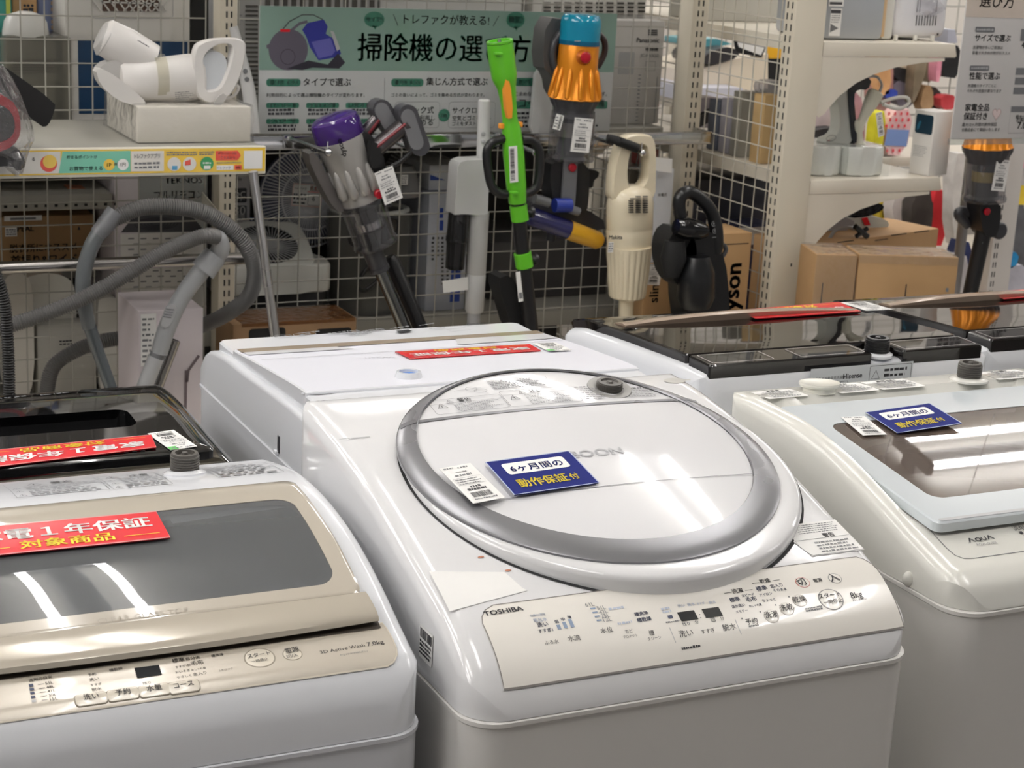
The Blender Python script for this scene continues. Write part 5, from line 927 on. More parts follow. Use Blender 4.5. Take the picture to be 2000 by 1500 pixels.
mb = MB(); wrapgeo(mb, x0, x1, 3.5, 3.76, zb, zt, WRAP, 3); mb.build('film', t)
# white stick cleaner lying on the carton
t = thing('stick_vacuum', 'white stick vacuum lying on the wrapped off white carton', 'stick vacuum', (.98, 3.6, 1.283)); Y = 3.58
CW = mat('soft_white_plastic', (214, 211, 207), .32); CWG = mat('soft_grey_plastic', (178, 176, 173), .35)
mb = MB(); pl(mb, (232, 160), (395, 150), Y, [(0, 18), (.02, 36), (.06, 40), (.35, 43), (.8, 48), (.96, 48), (1, 40)], CW, 30, .8); mb.build('motor_housing', t)
mb = MB(); pl(mb, (300, 152), (322, 151), Y, [(0, 46.5), (1, 47.2)], glass('tape_gloss', (240, 238, 225), .3, .08, haze=.15), 30, .8, caps=False); mb.build('clear_tape', t)
o_ = eqpts(rnd([(372, 95), (398, 76), (458, 73), (474, 78), (479, 92), (470, 140), (452, 182), (420, 203), (392, 198), (378, 182)], it=2), 64); i_ = eqpts(rnd([(400, 100), (424, 84), (444, 84), (450, 92), (446, 120), (432, 160), (420, 174), (395, 176), (400, 150), (392, 120)], it=2), 64); o_, i_ = align(o_, i_)
mb = MB(); ringprism(mb, o_, i_, pxf(Y-.022), -.016, .016, CW, .006); mb.build('loop_handle', t)
mb = MB(); prism(mb, rnd([(392, 108), (415, 96), (438, 108), (440, 135), (430, 168), (398, 176), (384, 160)], it=2), pxf(Y-.012), -.012, .014, mat('cool_soft_white', (206, 210, 214), .25), .005); mb.build('end_cap', t)
mb = MB(); pl(mb, (196, 68), (296, 120), Y+.01, [(0, 14), (.02, 30), (.08, 38), (.5, 41), (1, 36)], CW, 30, .75); mb.build('dust_cup', t)
mb = MB(); pl(mb, (193, 67), (206, 74), Y+.012, [(0, 10), (.2, 30), (.9, 40), (1, 40)], CWG, 30, .78); mb.build('cup_cap', t)
mb = MB(); prism(mb, rnd([(205, 118), (246, 112), (248, 165), (232, 172), (190, 150), (184, 135)], it=1), pxf(Y+.012), -.02, .022, CWG, .006); mb.build('joint', t)
mb = MB(); prism(mb, rnd([(180, 130), (202, 134), (244, 164), (284, 200), (262, 205), (222, 192), (188, 162)], it=1), pxf(Y-.02), -.006, .03, CW, .006); mb.build('head_plate', t)
mb = MB(); A_, B_ = at(268, 80, Y=Y-.03), at(290, 93, Y=Y-.03); f = frame(A_, B_-A_, (0, 0, 1)); fine(mb, f, 0, 0, np.linalg.norm(B_-A_), .003, 1, INK, .8, 4, 0); mb.build('brand_print', t)
mb = MB(); A_, B_ = at(342, 185, Y=Y-.052), at(380, 182, Y=Y-.052); f = frame(A_, B_-A_, (0, 0, 1)); fine(mb, f, 0, -.012, .04, .006, 5, INKG, .5, 5, .4); mb.build('rating_label', t)
mb = MB(); prism(mb, rnd([(413, 203), (432, 180), (444, 188), (428, 208)], it=1), pxf(Y-.045), 0, .006, CWG, .002); mb.build('latch', t)
mb = MB(); pt_(mb, [(440, 195, Y), (458, 186, Y), (466, 172, Y), (460, 164, Y)], 3, Y, CW, 10); mb.build('cord_loop', t)
# white slim grip that leans behind it
mb = MB(); pt_(mb, [(456, 52, 3.84), (470, 110, 3.83), (486, 180, 3.82), (494, 262, 3.8)], [9, 12, 14, 15], 3.8, MW, 18, 5)
for q in ((479, 139), (482, 155)): a = at(*q, Y=3.81); lathe(mb, a, a-(0, .003, 0), [(0, .0055), (1, .005)], MG, 14)
tag(mb.build('vacuum_grip'), 'slim white tube with two grey buttons leaning behind the wrapped carton', 'vacuum grip')
# red and black cleaner wrapped in plastic at the shelf end
Y_W = 3.395
t = thing('wrapped_vacuum', 'red and black vacuum head wrapped in crumpled clear plastic on the shelf', 'vacuum head', (.63, 3.395, 1.16)); Y = 3.395
RDK = mat('wine_red_plastic', (150, 22, 36), .3)
mb = MB(); prism(mb, rnd([(-40, 190), (0, 200), (20, 215), (28, 245), (22, 265), (0, 276), (-40, 280)], it=2), pxf(Y), -.025, .025, mat('charcoal', (38, 38, 40), .4), .012); mb.build('core', t)
mb = MB(); prism(mb, rnd([(-40, 168), (0, 182), (26, 200), (36, 240), (30, 270), (6, 290), (-40, 296), (-40, 280), (0, 274), (20, 262), (25, 240), (18, 216), (0, 202), (-40, 190)], it=1), pxf(Y), -.025, .03, RDK, .008); mb.build('red_rim', t)
mb = MB(); prism(mb, rnd([(-5, 122), (8, 130), (102, 196), (100, 214), (88, 242), (74, 244), (20, 196), (-5, 160)], it=1), pxf(Y+.05), -.03, .03, BLKM, .008); mb.build('black_arm', t)
mb = MB(); prism(mb, rnd([(-40, 298), (10, 296), (28, 284), (40, 300), (45, 318), (30, 332), (18, 318), (-40, 325)], it=1), pxf(Y), -.03, .03, mat('charcoal', (38, 38, 40), .4), .01); mb.build('tail_nozzle', t)
mb = MB(); rn = random.Random(5); rows = []
for (xl, xr, y) in ((-40, 6, 126), (-40, 22, 150), (-40, 40, 185), (-40, 52, 215), (-40, 62, 245), (-40, 66, 270), (-40, 56, 290), (8, 50, 305), (10, 46, 322), (20, 40, 334)):
    r = []
    for i in range(28):
        a = 2*math.pi*i/28; c = (xl+xr)/2; x = c+(xr-c)*math.cos(a)*(1+.05*rn.random()); p = at(x, y+rn.random()*4, Y=Y-.01); r.append(p+np.array((0, -math.sin(a)*(.034+.01*rn.random()), 0)))
    rows.append(r)
loft(mb, rows, glass('crumpled_wrap', (244, 244, 246), .3, .1, bump=.9, bscale=60, haze=.07), caps=(True, True)); mb.build('plastic_wrap', t, 20)
# ------------------------------------------------------------------ hoses and tubes hanging under the shelf
HS = mat('grey_hose', (104, 103, 102), .42); HG = mat('light_grey_tube', (158, 160, 162), .38); HGD = mat('grey_wand', (98, 102, 104), .3)
def hose(mb, pts, r, Y, m, step=.0046, amp=.12, seg=18):
    P = smoothp([at(p[0], p[1], Y=(p[2] if len(p) > 2 else Y)) for p in pts], 14); P = resample(P, step/2); k = mpp(pts[0][0], pts[0][1], Y)*r
    tube(mb, P, [k*(1+(amp if i % 2 else -amp*.6)) for i in range(len(P))], m, seg)
Y = 3.42
t = thing('vacuum_hose', 'grey corrugated vacuum hose looping over the steel bar with a light grey curved handle', 'vacuum hose', at(300, 750, Y=Y))
mb = MB(); hose(mb, [(200, 440, Y), (238, 420, Y), (280, 405, Y), (340, 404, Y), (400, 416, Y), (450, 446, Y), (484, 486, Y), (498, 530, Y+.02), (488, 575, Y+.06), (455, 605, Y+.12), (405, 632, Y+.32), (330, 655, Y+.34), (240, 660, Y+.34), (180, 672, Y+.34), (130, 695, Y+.34), (100, 725, Y+.34), (88, 790, Y+.34)], 16, Y, HS); mb.build('hose_loop', t, 60)
mb = MB(); hose(mb, [(-20, 645, Y-.04), (30, 632, Y-.04), (90, 612, Y-.04), (150, 588, Y-.04), (205, 560, Y-.04), (260, 528, Y-.04), (320, 492, Y-.04), (375, 468, Y-.03), (405, 460, Y-.03), (424, 464, Y-.02)], 15.5, Y, HS); mb.build('hose', t, 60)
mb = MB(); pt_(mb, [(410, 461, Y-.02), (426, 466, Y-.015), (431, 482, Y-.01), (423, 500, Y), (398, 526, Y)], [15, 17, 18.5, 19.5, 20], Y, HG, 22); pt_(mb, [(421, 498, Y), (396, 529, Y)], [24, 26], Y, HG, 22, 0); mb.build('elbow', t)
mb = MB(); pt_(mb, [(402, 518, Y), (378, 548, Y), (354, 582, Y), (336, 617, Y), (321, 655, Y), (311, 690, Y)], [19, 18, 17.5, 18, 18, 17], Y, HG, 22); mb.build('handle_pipe', t)
mb = MB(); prism(mb, rnd([(326, 592), (347, 596), (338, 622), (326, 640), (313, 638), (316, 618)], it=1), pxf(Y-.014), 0, .006, LG, .002)
for i in range(4): prism(mb, [(324-i*2, 602+i*5), (340-i*2, 604+i*5), (340-i*2, 606+i*5), (324-i*2, 604+i*5)], pxf(Y-.0195), 0, .0015, MG)
mb.build('slide_valve', t)
mb = MB(); pt_(mb, [(313, 678, Y), (303, 702, Y)], [14.5, 14.5], Y, MG, 22, 0); mb.build('joint_sleeve', t)
mb = MB(); pt_(mb, [(305, 698, Y), (240, 860, Y)], [16.5, 16.5], Y, LG, 22, 0); mb.build('lower_pipe', t)
mb = MB(); pt_(mb, [(226, 412, Y), (206, 440, Y), (190, 458, Y)], [19, 19.5, 17], Y, MG, 22, 4); pt_(mb, [(198, 448, Y), (180, 478, Y), (166, 520, Y), (162, 560, Y), (166, 600, Y), (174, 640, Y)], [16, 16.5, 16, 16, 15.5, 14.5], Y, HGD, 22); mb.build('hose_cuff', t)
mb = MB(); pt_(mb, [(170, 622, Y), (196, 700, Y), (232, 800, Y)], [13.5, 13, 13], Y, mat('slate_tube', (92, 98, 102), .22, metal=.2), 22); mb.build('wand', t)
mb = MB(); a, b = at(341, 664, Y=Y+.05), at(290, 800, Y=Y+.05); k = mpp(341, 664, Y); lathe(mb, a, b, [(.35, 10*k), (0, 10*k), (-.004, 11*k), (0, 12.5*k), (1, 12.5*k)], STEEL, 26, caps=False); tag(mb.build('extension_tube'), 'short open steel tube standing behind the light grey hose handle', 'tube')
mb = MB(); hose(mb, [(-30, 480, 3.2), (-8, 535, 3.2), (8, 590, 3.2), (14, 650, 3.2), (17, 720, 3.2), (18, 800, 3.2)], 12, 3.2, mat('black_hose', (20, 20, 21), .4), .005, .16, 18); tag(mb.build('vacuum_hose'), 'black corrugated hose hanging in front of the steel bar', 'vacuum hose')
mb = MB(); pl(mb, (494, 335), (542, 690), 3.4, [(0, 9), (.72, 9), (.72, 10), (1, 10)], mat('satin_aluminium', (190, 190, 190), .28, metal=.9), 20); tag(mb.build('extension_tube'), 'satin aluminium tube leaning against the shelf end above the plain white washer', 'tube')
# lilac carton in front of the mesh
t = thing('parcel_box', 'pale lilac carton with a drawing of a cleaner, behind the black washer', 'box', (.97, 3.6, .4)); LIL = mat('lilac_card', (206, 197, 200), .6); LILD = mat('lilac_card_side', (176, 168, 170), .6)
c = at(271, 612, Y=3.5); d = at(397, 598, Y=3.5); zt = (c[2]+d[2])/2; x0, x1 = c[0], d[0]
mb = MB(); b2(mb, (x0, 3.5, .4005), (x1, 3.68, zt), LIL, .002); mb.build('carton', t)
mb = MB(); f = frame((x0, 3.4995, 0), (1, 0, 0), (0, 0, 1)); quad(mb, f, .004, zt-.115, .036, zt-.006, PAPER); fine(mb, f, .007, zt-.11, .034, zt-.01, 9, INKG, .45, 3, .4)
BRN = mat('print_taupe', (112, 100, 104), .5); outl(mb, f, [(.125, zt-.10), (.103, zt-.13), (.1, zt-.155)], .006, BRN, .0006, False); outl(mb, f, [(.098, zt-.13), (.095, zt-.3)], .006, BRN, .0006, False); mb.build('print', t)
# brown carton with hand holes
t = thing('parcel_box', 'brown taped carton with black hand holes behind the plain white washer', 'box', (1.28, 3.75, .4))
c, d = at(455, 637, Y=3.72), at(697, 625, Y=3.72); mb = MB(); b2(mb, (c[0], 3.72, .4005), (d[0], 3.855, c[2]+.003), CARDD, .003); mb.build('carton', t)
for x in (520, 650): mb = MB(); e_ = at(x, 643, Y=3.719); prism(mb, rrect(e_[0]-.04, e_[0]+.045, e_[2]-.03, e_[2]+.002, .008, 5, 2, 2), lambda a, b, c_: np.array((a, 3.7195-c_, b)), 0, .001, BLKM); mb.build('hand_hole', t)
mb = MB(); b2(mb, (c[0]+.02, 3.72-.0006, c[2]-.004), (d[0]-.005, 3.86, c[2]+.0036), glass('packing_tape', (214, 190, 160), .3, .1, bump=.4, bscale=60), .0); mb.build('tape', t)
# ------------------------------------------------------------------ behind the mesh: a second rack and its goods
t = thing('display_rack', 'grey steel rack of boxed appliances seen through the wire mesh', 'display rack', (1.2, 4.2, 0))
GS = mat('grey_shelf_steel', (150, 148, 140), .5)
mb = MB(); b2(mb, (-.2, 3.96, 1.14), (2.34, 4.5, 1.165), GS, .003); mb.build('shelf', t)
mb = MB(); b2(mb, (-.2, 3.985, .988), (.935, 4.5, 1.024), GS, .003)
for i in range(30): b2(mb, (.3+i*.022, 3.984, .996), (.307+i*.022, 3.986, 1.002), SLOT)
mb.build('perforated_shelf', t)
mb = MB(); b2(mb, (.937, 3.96, .66), (2.34, 4.5, .70), GS, .003); mb.build('shelf', t)
ZL = float(at(60, 790, Y=4.0)[2])
mb = MB(); b2(mb, (-.2, 3.955, ZL-.03), (.93, 4.5, ZL), GS, .003); mb.build('shelf', t)
mb = MB(); b2(mb, (-.2, 4.13, .80), (.93, 4.5, .825), GS, .003); mb.build('shelf', t)
mb = MB(); b2(mb, (-.2, 4.52, 0), (2.36, 4.56, 1.75), mat('dark_partition', (74, 72, 70), .7)); struct(mb.build('wall_back'))
def carton(x0, y0, x1, y1, Y0, Y1, m, label, name='parcel_box', z0=None, prints=None, r=.003, cat='box', group=None):
    A, B = at(x0, y1, Y=Y0), at(x1, y0, Y=Y0); zt = (at(x0, y0, Y=Y0)[2]+B[2])/2; zb = z0 if z0 is not None else (A[2]+at(x1, y1, Y=Y0)[2])/2
    xa, xb = (at(x0, y0, Y=Y0)[0]+A[0])/2, (B[0]+at(x1, y1, Y=Y0)[0])/2
    t = thing(name, label, cat, ((xa+xb)/2, (Y0+Y1)/2, zb), group); mb = MB(); b2(mb, (xa, Y0, zb), (xb, Y1, zt), m, r); mb.build('carton', t)
    if prints:
        mb = MB(); f = frame((0, Y0-.0004, 0), (1, 0, 0), (0, 0, 1)); q = lambda x, y: (float(at(x, y, Y=Y0)[0]), float(at(x, y, Y=Y0)[2]))
        def T(s, L, R, m=INK, b=.01, vs=1.0): a, c = q(*L), q(*R); text(mb, s, f, m, a[0], (a[1]+c[1])/2, width=c[0]-a[0], bold=b, vs=vs, lift=.0006)
        prints(mb, f, q, T); mb.build('print', t)
    return t
SH1 = 1.1655; SH0 = .7005
def pr1(mb, f, q, T): pass
carton(-40, -40, 25, 245, 4.08, 4.3, mat('teal_card', (58, 140, 130), .5), 'teal carton furthest along the upper shelf behind the mesh', z0=SH1, prints=lambda mb, f, q, T: quad(mb, f, q(12, 30)[0], q(12, 45)[1], q(20, 0)[0], q(20, -5)[1], mat('print_lime', (190, 200, 90), .5)))
carton(26, -40, 74, 245, 4.1, 4.3, CARD, 'tan carton with three dark dots between teal and blue cartons', z0=SH1, prints=lambda mb, f, q, T: [disc(mb, f, *q(x, 11), .003, INK, .0005) for x in (48, 55, 63)]+[fine(mb, f, q(45, 28)[0], q(45, 24)[1], q(66, 17)[0], q(66, 15)[1], 1, INK, .8, 2, 0)])
carton(75, -40, 127, 245, 4.12, 4.3, mat('blue_card', (112, 124, 158), .5), 'slate blue carton with tan lettering behind the white lidded purifier', z0=SH1, prints=lambda mb, f, q, T: [quad(mb, f, q(116, 40)[0], q(116, 42)[1], q(124, 0)[0], q(124, -10)[1], mat('print_tan', (176, 150, 118), .5)), fine(mb, f, q(100, 60)[0], q(100, 60)[1], q(110, 0)[0], q(110, 0)[1], 5, mat('print_tan', (176, 150, 118), .5), .7, 4, .1)])
# purifier under grey plastic
t = thing('air_purifier', 'white domed purifier under a grey translucent cover behind the mesh', 'air purifier', (.78, 4.03, SH1)); Y = 4.03
mb = MB(); pl(mb, (50, 70), (50, 22), Y, [(0, 48), (.15, 48), (.6, 44), (.85, 36), (1, 14)], mat('pearly_white', (214, 214, 210), .25), 30, .8); mb.build('lid', t)
mb = MB(); a = at(3, 66, Y=Y); b = at(132, 66, Y=Y); b2(mb, (a[0]+.006, Y-.03, SH1), (b[0]-.03, Y+.1, a[2]-.004), mat('pale_grey_body', (176, 174, 168), .5), .012); mb.build('body', t)
mb = MB(); b2(mb, (a[0], Y-.04, SH1), (b[0], Y+.11, a[2]), glass('grey_poly', (186, 184, 174), .2, .2, haze=.38, hc=(150, 149, 140)), .008); mb.build('cover', t)
mb = MB()
for i in range(22):
    for j in range(5): c = at(24+i*3.7+(1.8 if j % 2 else 0), 118+j*5.2, Y=Y-.0315); b2(mb, (c[0]-.0014, Y-.0415, c[2]-.0014), (c[0]+.0014, Y-.0405, c[2]+.0014), mat('perforation', (96, 92, 86), .7))
mb.build('perforation', t)
# white heater with blue panel
t = thing('panel_heater', 'tall off white appliance with a brown slatted grille and deep blue panel', 'heater', (1.0, 4.05, SH1)); Y = 4.0
OW = mat('off_white_panel', (206, 204, 199), .4)
mb = MB(); pbox(mb, 128, -70, 372, 245, Y, Y+.2, OW, .01); mb.build('body', t)
mb = MB(); f = pxf(Y-.001); outl(mb, lambda a, b, l=0.0: at(a, b, Y=Y-.0008), rrect(180, 338, -60, 36, 8), 1.2, LG); prism(mb, rrect(200, 310, -60, 22, 3), f, 0, .001, mat('brown_grille_dark', (84, 62, 50), .6)); mb.build('grille_back', t)
mb = MB()
for i in range(9): x = 196+i*16; prism(mb, [(x, 22), (x+3.5, 22), (x-20, -10), (x-23.5, -10)], pxf(Y-.002), 0, .003, OW)
for i in range(6): x = 240+i*14; prism(mb, [(x, 22), (x+3, 22), (x+22, 0), (x+19, 0)], pxf(Y-.002), 0, .003, OW)
prism(mb, [(198, 2), (312, 6), (312, 9), (198, 5)], pxf(Y-.002), 0, .003, OW); mb.build('grille_slats', t)
mb = MB(); prism(mb, [(152, 76), (366, 80), (366, 222), (154, 222)], pxf(Y-.0005), 0, .001, mat('deep_blue_panel', (20, 56, 92), .3)); mb.build('blue_panel', t)
mb = MB(); prism(mb, [(370, -40), (405, -40), (405, 245), (372, 245)], pxf(4.05), 0, .01, BLKM); tag(mb.build('gap_shade_sheet'), 'black sheet put in for the shade of the gap beside the off white heater', 'panel')  # flat black sheet stands in for the shade in the gap
# lower left goods
def prc(mb, f, q, T):
    T('PEAL', (34, 453), (66, 450), INK, .03); T('脱衣所にオススメ', (19, 495), (150, 485), INK, .015, 1.1); T('首振り&ワイド', (22, 518), (150, 511), INK, .02, 1.1); poly(mb, f, [q(151, 449), q(157, 449), q(154, 441)], INK)
    A, B = q(10, 462), q(33, 444); quad(mb, f, A[0], A[1], B[0], B[1], PAPER); fine(mb, f, A[0]+.002, A[1]+.002, B[0]-.002, B[1]-.002, 3, INKG, .6, 5, .1, .0006)
    A, B = q(8, 432), q(82, 420); quad(mb, f, A[0], A[1], B[0], B[1], PAPER); quad(mb, f, q(20, 430)[0], q(20, 430)[1], q(70, 430)[0], q(70, 424)[1], INKG, .0005)
carton(-40, 422, 184, 530, 4.14, 4.4, CARD, 'brown carton with Japanese lettering under the perforated shelf', z0=.8255, prints=prc)
mb = MB(); prism(mb, [(118, 380), (125, 360), (170, 362), (178, 380)], pxf(4.1), 0, .05, mat('terracotta_card', (190, 128, 98), .7)); o = tag(mb.build('paper_bag'), 'small terracotta box on the perforated shelf', 'box')
def prt(mb, f, q, T):
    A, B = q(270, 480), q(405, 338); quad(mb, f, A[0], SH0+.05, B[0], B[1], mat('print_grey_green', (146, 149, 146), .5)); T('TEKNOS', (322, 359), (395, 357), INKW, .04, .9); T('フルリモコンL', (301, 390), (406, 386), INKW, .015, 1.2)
    A, B = q(250, 455), q(398, 415); poly(mb, f, [q(236, 454), q(400, 452), q(372, 418), (q(262, 420))], DG, .0004)
    for i in range(6): outl(mb, f, [(q(305, 437)[0]+.05*(1-i*.15)*math.cos(a*.2618), q(305, 437)[1]+.014*(1-i*.15)*math.sin(a*.2618)) for a in range(24)], .0025, INK, .0006)
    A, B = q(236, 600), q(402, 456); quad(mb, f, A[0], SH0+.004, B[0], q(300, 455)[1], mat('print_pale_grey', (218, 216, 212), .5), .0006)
    for j in range(10):
        for i in range(5): x, y = 250+i*24+(10 if j % 2 else 0), 466+j*10.5; C_ = q(x, y); rbox2(mb, f, C_[0], C_[1]-.0016, C_[0]+.014, C_[1]+.0016, .0012, MG, .0009)
    fine(mb, f, q(266, 590)[0], q(266, 586)[1], q(290, 578)[0], q(290, 576)[1], 2, INK, .7, 4, .1, .0009)
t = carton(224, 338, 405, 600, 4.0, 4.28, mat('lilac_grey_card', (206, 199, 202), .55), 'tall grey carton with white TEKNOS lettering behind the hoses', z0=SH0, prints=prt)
for (pts, Y0, lab, nm, m) in ((([(8, 560), (12, 538), (40, 532), (58, 545), (66, 575), (68, 788), (6, 788)]), 3.962, 'tall white plastic canister nearest the black hose', 'canister', mat('canister_white', (206, 202, 194), .4)), (([(42, 548), (60, 538), (95, 532), (130, 540), (148, 560), (150, 640), (148, 780), (50, 780), (46, 620)]), 4.03, 'glossy white rounded tank behind the mesh under the brown carton', 'water_tank', mat('glossy_tank', (232, 230, 222), .1, coat=.6)), (([(190, 590), (198, 582), (226, 582), (236, 592), (238, 784), (192, 784)]), 3.962, 'slim white bin with a black lid line beside the lilac carton', 'waste_bin', mat('bin_white', (206, 204, 198), .35))):
    mb = MB(); prism(mb, rnd(pts, it=2), pxf(Y0), -.06, 0, m, .01); tag(mb.build(nm), lab, nm.replace('_', ' '))
mb = MB(); xa, xb = at(72, 700, Y=3.965)[0], at(188, 700, Y=3.965)[0]; b2(mb, (xa, 3.965, ZL+.0005), (xb, 4.025, at(130, 632, Y=3.965)[2]), mat('pale_grey_box', (172, 170, 163), .5), .01); f = frame((0, 3.9644, 0), (1, 0, 0), (0, 0, 1)); A_ = at(116, 675, Y=3.965); fine(mb, f, A_[0], A_[2], A_[0]+.03, A_[2]+.014, 2, INK, .6, 3, .1); tag(mb.build('storage_box'), 'pale grey storage box on the low shelf behind the hoses', 'box')
def prd(mb, f, q, T):
    T('Simple', (452, 353), (472, 352), INK, .01)
    for i, (s, s2) in enumerate((('DC', 'モーター'), ('30', '段階'))):
        A, B = q(452, 396+i*34), q(482, 367+i*34); rbox2(mb, f, A[0], A[1], B[0], B[1], .004, DG if i == 0 else MG, .0004); T(s, (457, 386+i*34), (479, 385+i*34), INKW, .0); T(s2, (458, 393+i*34), (478, 392+i*34), INKW, .0)
    A, B = q(488, 430), q(497, 425); quad(mb, f, A[0], A[1], B[0], B[1], mat('print_blue', (40, 70, 160), .5))
carton(444, 336, 488, 600, 4.22, 4.4, mat('grey_white_card', (226, 224, 226), .5), 'slim grey white carton with dark DC squares beside the rack post', z0=SH0, prints=prd)
# round fan
t = thing('electric_fan', 'white round fan with fine radial grille and a price card', 'fan', at(603, 490, Y=4.2)); Y = 4.2
WF = mat('white_fan', (242, 243, 248), .35); c = at(603, 386, Y=Y); k = mpp(603, 386, Y); R_ = 98*k
mb = MB()
for i in range(84):
    a = 2*math.pi*i/84; p0 = c+np.array((math.cos(a)*.03, -.03, math.sin(a)*.03)); p1 = c+np.array((math.cos(a+.12)*R_*.75, -.022, math.sin(a+.12)*R_*.75)); p2 = c+np.array((math.cos(a+.16)*R_, 0, math.sin(a+.16)*R_)); tube(mb, [p0, p1, p2], .0018, WF, 5)
for q in (1.0, .62): tube(mb, [c+np.array((math.cos(2*math.pi*i/60)*R_*q, -.001-.024*(q < 1), math.sin(2*math.pi*i/60)*R_*q)) for i in range(61)], .0025, WF, 6)
mb.build('grille', t)
mb = MB(); lathe(mb, c+(0, -.028, 0), c+(0, -.036, 0), [(0, .036), (.6, .036), (1, .03)], WF, 32); mb.build('hub', t)
mb = MB(); lathe(mb, c+(0, .03, 0), c+(0, .02, 0), [(0, R_*.98), (1, R_*.98)], mat('fan_back_blue', (120, 126, 152), .6), 40)
mb.build('back_guard', t); mb = MB(); lathe(mb, (c[0], c[1]+.04, c[2]-R_*.9), (c[0], c[1]+.04, SH0), [(0, .012), (.85, .014), (.86, .08), (1, .085)], WF, 24); mb.build('stand', t)
mb = MB(); A_, B_, D_ = at(568, 402, Y=Y-.045), at(627, 406, Y=Y-.045), at(572, 357, Y=Y-.045); f, W, H = plane3(A_, B_, D_); prism(mb, [(0, 0), (W, 0), (W, H), (0, H)], f, -.0008, 0, PAPER); outl(mb, f, [(W*.02, H*.03), (W*.98, H*.03), (W*.98, H*.97), (W*.02, H*.97)], .0015, mat('print_salmon', (226, 150, 140), .5)); text(mb, 'トレファク', f, INK, W*.07, H*.74, width=W*.38, bold=.02); text(mb, '見本品', f, mat('print_salmon2', (222, 96, 84), .5), W*.56, H*.72, width=W*.38, bold=.02, vs=1.3); fine(mb, f, W*.05, H*.08, W*.48, H*.62, 3, INK, .5, 4, .1); outl(mb, f, rrect(W*.54, W*.93, H*.08, H*.6, .003, 4, 2, 2), .001, INK); text(mb, '6', f, INK, W*.72, H*.28, size=H*.3, align='C', bold=.01); quad(mb, f, W*.5, H*.64, W*.96, H*.68, mat('print_salmon2', (222, 96, 84), .5)); tag(mb.build('price_card'), 'white price card with red heading tied to the round fan grille', 'price card')
# square circulator
t = thing('air_circulator', 'square white circulator with black base and radial vent top', 'circulator', (1.33, 4.05, SH0)); Y = 4.0
mb = MB(); a, b = at(436, 500, Y=Y), at(648, 512, Y=Y); prism(mb, rrect(a[0], b[0], 3.985, 4.13, .03, 8, 4, 4), lambda x, y, z: np.array((x, y, z)), SH0+.07, b[2], mat('circulator_white', (224, 224, 218), .35), .008); mb.build('body', t)
mb = MB(); prism(mb, rrect(a[0]+.004, b[0]-.004, 3.99, 4.125, .03, 8, 4, 4), lambda x, y, z: np.array((x, y, z)), SH0, SH0+.07, BLK, .003); mb.build('base', t)
cx, cz = (a[0]+b[0])/2, b[2]; V = (0, math.cos(.5), math.sin(.5)); f = frame((cx-.02, 3.99, cz-.012), (1, 0, 0), V); mb = MB(); prism(mb, rrect(-.09, .115, .0, .17, .03, 8, 4, 4), f, -.02, .012, mat('circulator_white', (224, 224, 218), .35), .008); mb.build('vent_top', t)
mb = MB(); poly(mb, f, ell(.01, .082, .075, .07, 48), BLKM, .0125); mb.build('vent_opening', t)
mb = MB()
for i in range(44): an = 2*math.pi*i/44; tube(mb, [f(.01+.025*math.cos(an), .082+.023*math.sin(an), .015), f(.01+.076*math.cos(an+.3), .082+.071*math.sin(an+.3), .0145)], .0014, LG, 5)
poly(mb, f, ell(.01, .082, .027, .025, 24), LG, .016); mb.build('vent_fins', t)
# grey bin with cable, behind the wand
t = thing('humidifier', 'grey drum shaped appliance with a white oval rim and coiled black cable', 'humidifier', (1.58, 4.06, SH0)); Y = 4.08
mb = MB(); c = at(722, 410, Y=Y); k = mpp(722, 410, Y); lathe(mb, c, (c[0]+.005, c[1], SH0+.001), [(0, 84*k), (.1, 85*k), (.9, 80*k), (1, 78*k)], glass('grey_drum', (150, 150, 146), .25, .2, haze=.6, hc=(112, 112, 108)), 36, .8); mb.build('drum', t)
mb = MB(); c = at(722, 408, Y=Y); tube(mb, [c+np.array((math.cos(2*math.pi*i/48)*.094, math.sin(2*math.pi*i/48)*.08, 0)) for i in range(49)], .007, mat('rim_white', (196, 198, 192), .4), 10); mb.build('rim', t)
mb = MB(); pt_(mb, [(756, 424, Y-.09), (775, 428, Y-.1), (778, 445, Y-.1), (765, 465, Y-.1), (730, 478, Y-.1), (690, 478, Y-.1), (682, 462, Y-.1)], 4, Y, BLK, 10); pt_(mb, [(742, 500, Y-.08), (712, 530, Y-.1), (700, 560, Y-.1), (715, 566, Y-.1), (745, 540, Y-.1)], 4, Y, BLK, 10); mb.build('cable', t)
# kettle, second fan, boxes
t = thing('glass_jug', 'grey rounded jug with a small white label behind the hanging price tag', 'jug', at(790, 400, Y=4.06)); mb = MB(); pl(mb, (790, 320), (792, 382), 4.06, [(0, 6), (.05, 16), (.35, 24), (.8, 29), (1, 29)], mat('grey_jug', (120, 120, 120), .25), 28); mb.build('body', t); mb = MB(); f = frame(at(783, 361, Y=4.02), (1, 0, 0), (0, 0, 1)); quad(mb, f, 0, 0, .018, .024, PAPER, .0); fine(mb, f, .002, .002, .016, .022, 4, INKG, .6, 3, .1); mb.build('label', t)
t = thing('electric_fan', 'grey fan with spiral grille behind the battery handle of the hanging vacuum', 'fan', at(800, 480, Y=4.25)); c = at(805, 340, Y=4.25); R_ = .082; mb = MB()
for i in range(48): a = 2*math.pi*i/48; tube(mb, [c+np.array((math.cos(a)*.02, -.02, math.sin(a)*.02)), c+np.array((math.cos(a+.35)*R_*.6, -.018, math.sin(a+.35)*R_*.6)), c+np.array((math.cos(a+.5)*R_, 0, math.sin(a+.5)*R_))], .0012, LG, 5)
